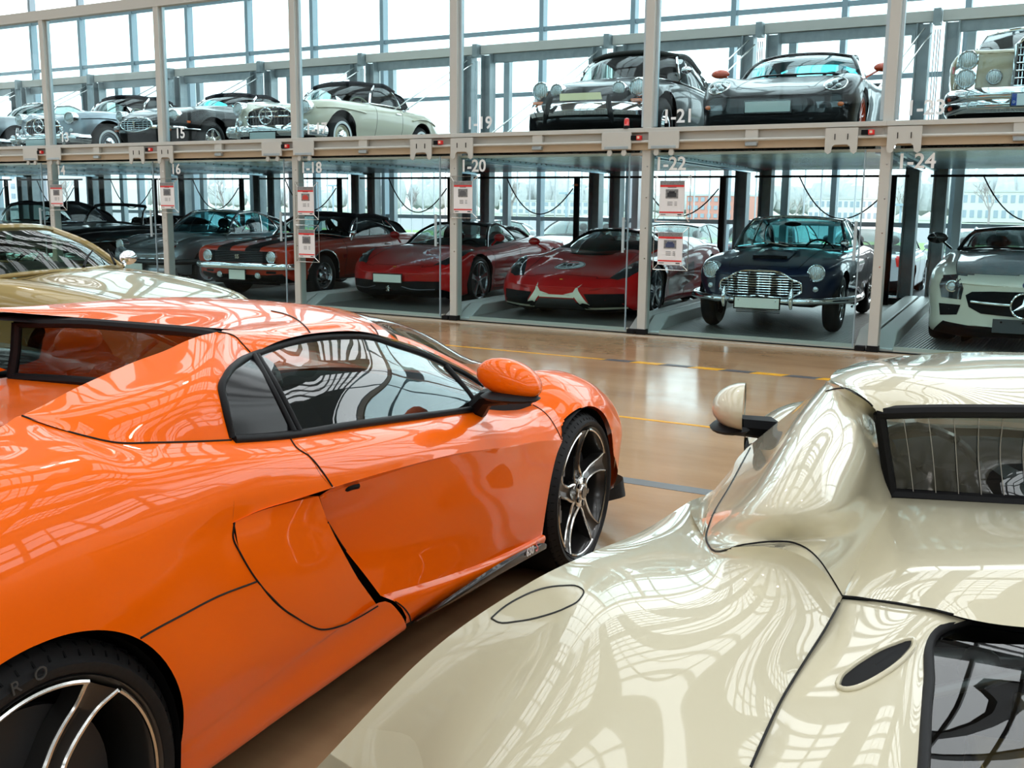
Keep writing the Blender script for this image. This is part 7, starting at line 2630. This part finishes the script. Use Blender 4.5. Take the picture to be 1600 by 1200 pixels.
def building(label, px0, px1, py0, y, wall_c, floors, nwin, depth=14, py1=336, name='office_building'):  # wall, roof and window colours are paled for distance haze
    a, b_ = on_y(px0, py1, y), on_y(px1, py1, y)
    top = on_y((px0+px1)/2, py0, y)[2]
    x0, x1 = a[0], b_[0]
    t = thing(name, label, 'building', ((x0+x1)/2, y, GZ))
    h = top-GZ
    w = x1-x0
    MB().box((0, depth/2, h/2), (w, depth, h)).build('wall', wall_c, t)
    MB().box((0, depth/2, h+.1), (w*1.01, depth*1.02, .25)).build('roof', mat('roof_grey', (.5, .5, .5), .8), t)
    gm = mat('far_glass', (.30, .36, .42), .2)
    for f in range(floors):
        for i in range(nwin):
            MB().box(((i+.5)/nwin*w-w/2, -.03, (f+.55)/floors*h), (w/nwin*.55, .08, h/floors*.5)).build('window_glass', gm, t)


building('low red brick building far outside beside the hanging card', 1072, 1165, 306, 150, mat('red_brick', (.58, .27, .22), .9), 3, 9)
building('low white office building far outside above the blue coupe', 1262, 1372, 311, 160, mat('white_render', (.68, .68, .68), .9), 2, 12)
building('tall white apartment block far outside at the left', 18, 62, 268, 110, mat('white_render', (.68, .68, .68), .9), 4, 4, name='apartment_block')
building('white apartment block far outside right of the leftmost card', 95, 150, 276, 150, mat('white_render', (.68, .68, .68), .9), 4, 5, name='apartment_block')
building('long pale building far outside between the red sports cars', 780, 920, 314, 190, mat('pale_render', (.60, .60, .58), .9), 2, 14)
building('pale industrial building far outside at the right edge', 1500, 1600, 300, 185, mat('pale_render', (.60, .60, .58), .9), 2, 8)

for lb, px, py in [('street lamp outside above the white-striped red car', 885, 302), ('street lamp outside right of the red picture card', 520, 290), ('street lamp outside right of the tallest bare tree', 1408, 320)]:
    p = on_y(px, py, 70)
    t = thing('street_lamp', lb, 'street lamp', (p[0], 70, GZ))
    MB().tube([(0, 0, 0), (0, 0, p[2]-GZ)], .07, 8).build('pole', ALUD, t)
    MB().box((0, 0, p[2]-GZ), (1., .5, .14)).build('lamp_head', ALUD, t)

# pale fence of thin poles on a terrace behind the building
m = MB()
t = thing('pole_fence', 'row of pale thin poles outside behind the upper level', 'fence', (-8.4, 27, GZ))
for i in range(60):
    m.tube([(-22+i*.42, 0, 0), (-22+i*.42, 0, 4.1 if i % 2 else 3.6)], .022, 5)
m.build('poles', mat('pale_pole', (.66, .68, .70), .6), t)

# round ceiling lamps
LW = mat('lamp_glow', (1, 1, 1), .5, emit=(1, .96, .9), estr=22)
i = 0
for x, y in [(-10.5, 4.5), (-6.8, 1.2), (-3.4, 6.4), (-1.2, 1.6), (2.2, 4.0), (-8.5, -4.2), (-4., -4.2), (1.5, -3.2), (5.2, 1.5)]:
    t = thing('ceiling_lamp', 'round hanging hall lamp under the roof', 'lamp', (x, y, 6.6), 0, 'round hall lamps')
    MB().lathe([(0.02, .24), (.12, .20), (.2, .05), (.25, .02)], 24, (0, 0, 0), 'z').build('shade', ALUD, t)
    MB().lathe([(.02, 0), (.02, .235)], 24, (0, 0, 0), 'z').build('diffuser', LW, t)
    MB().tube([(0, 0, .2), (0, 0, HZ-6.6)], .008, 5).build('cable', RUB, t)
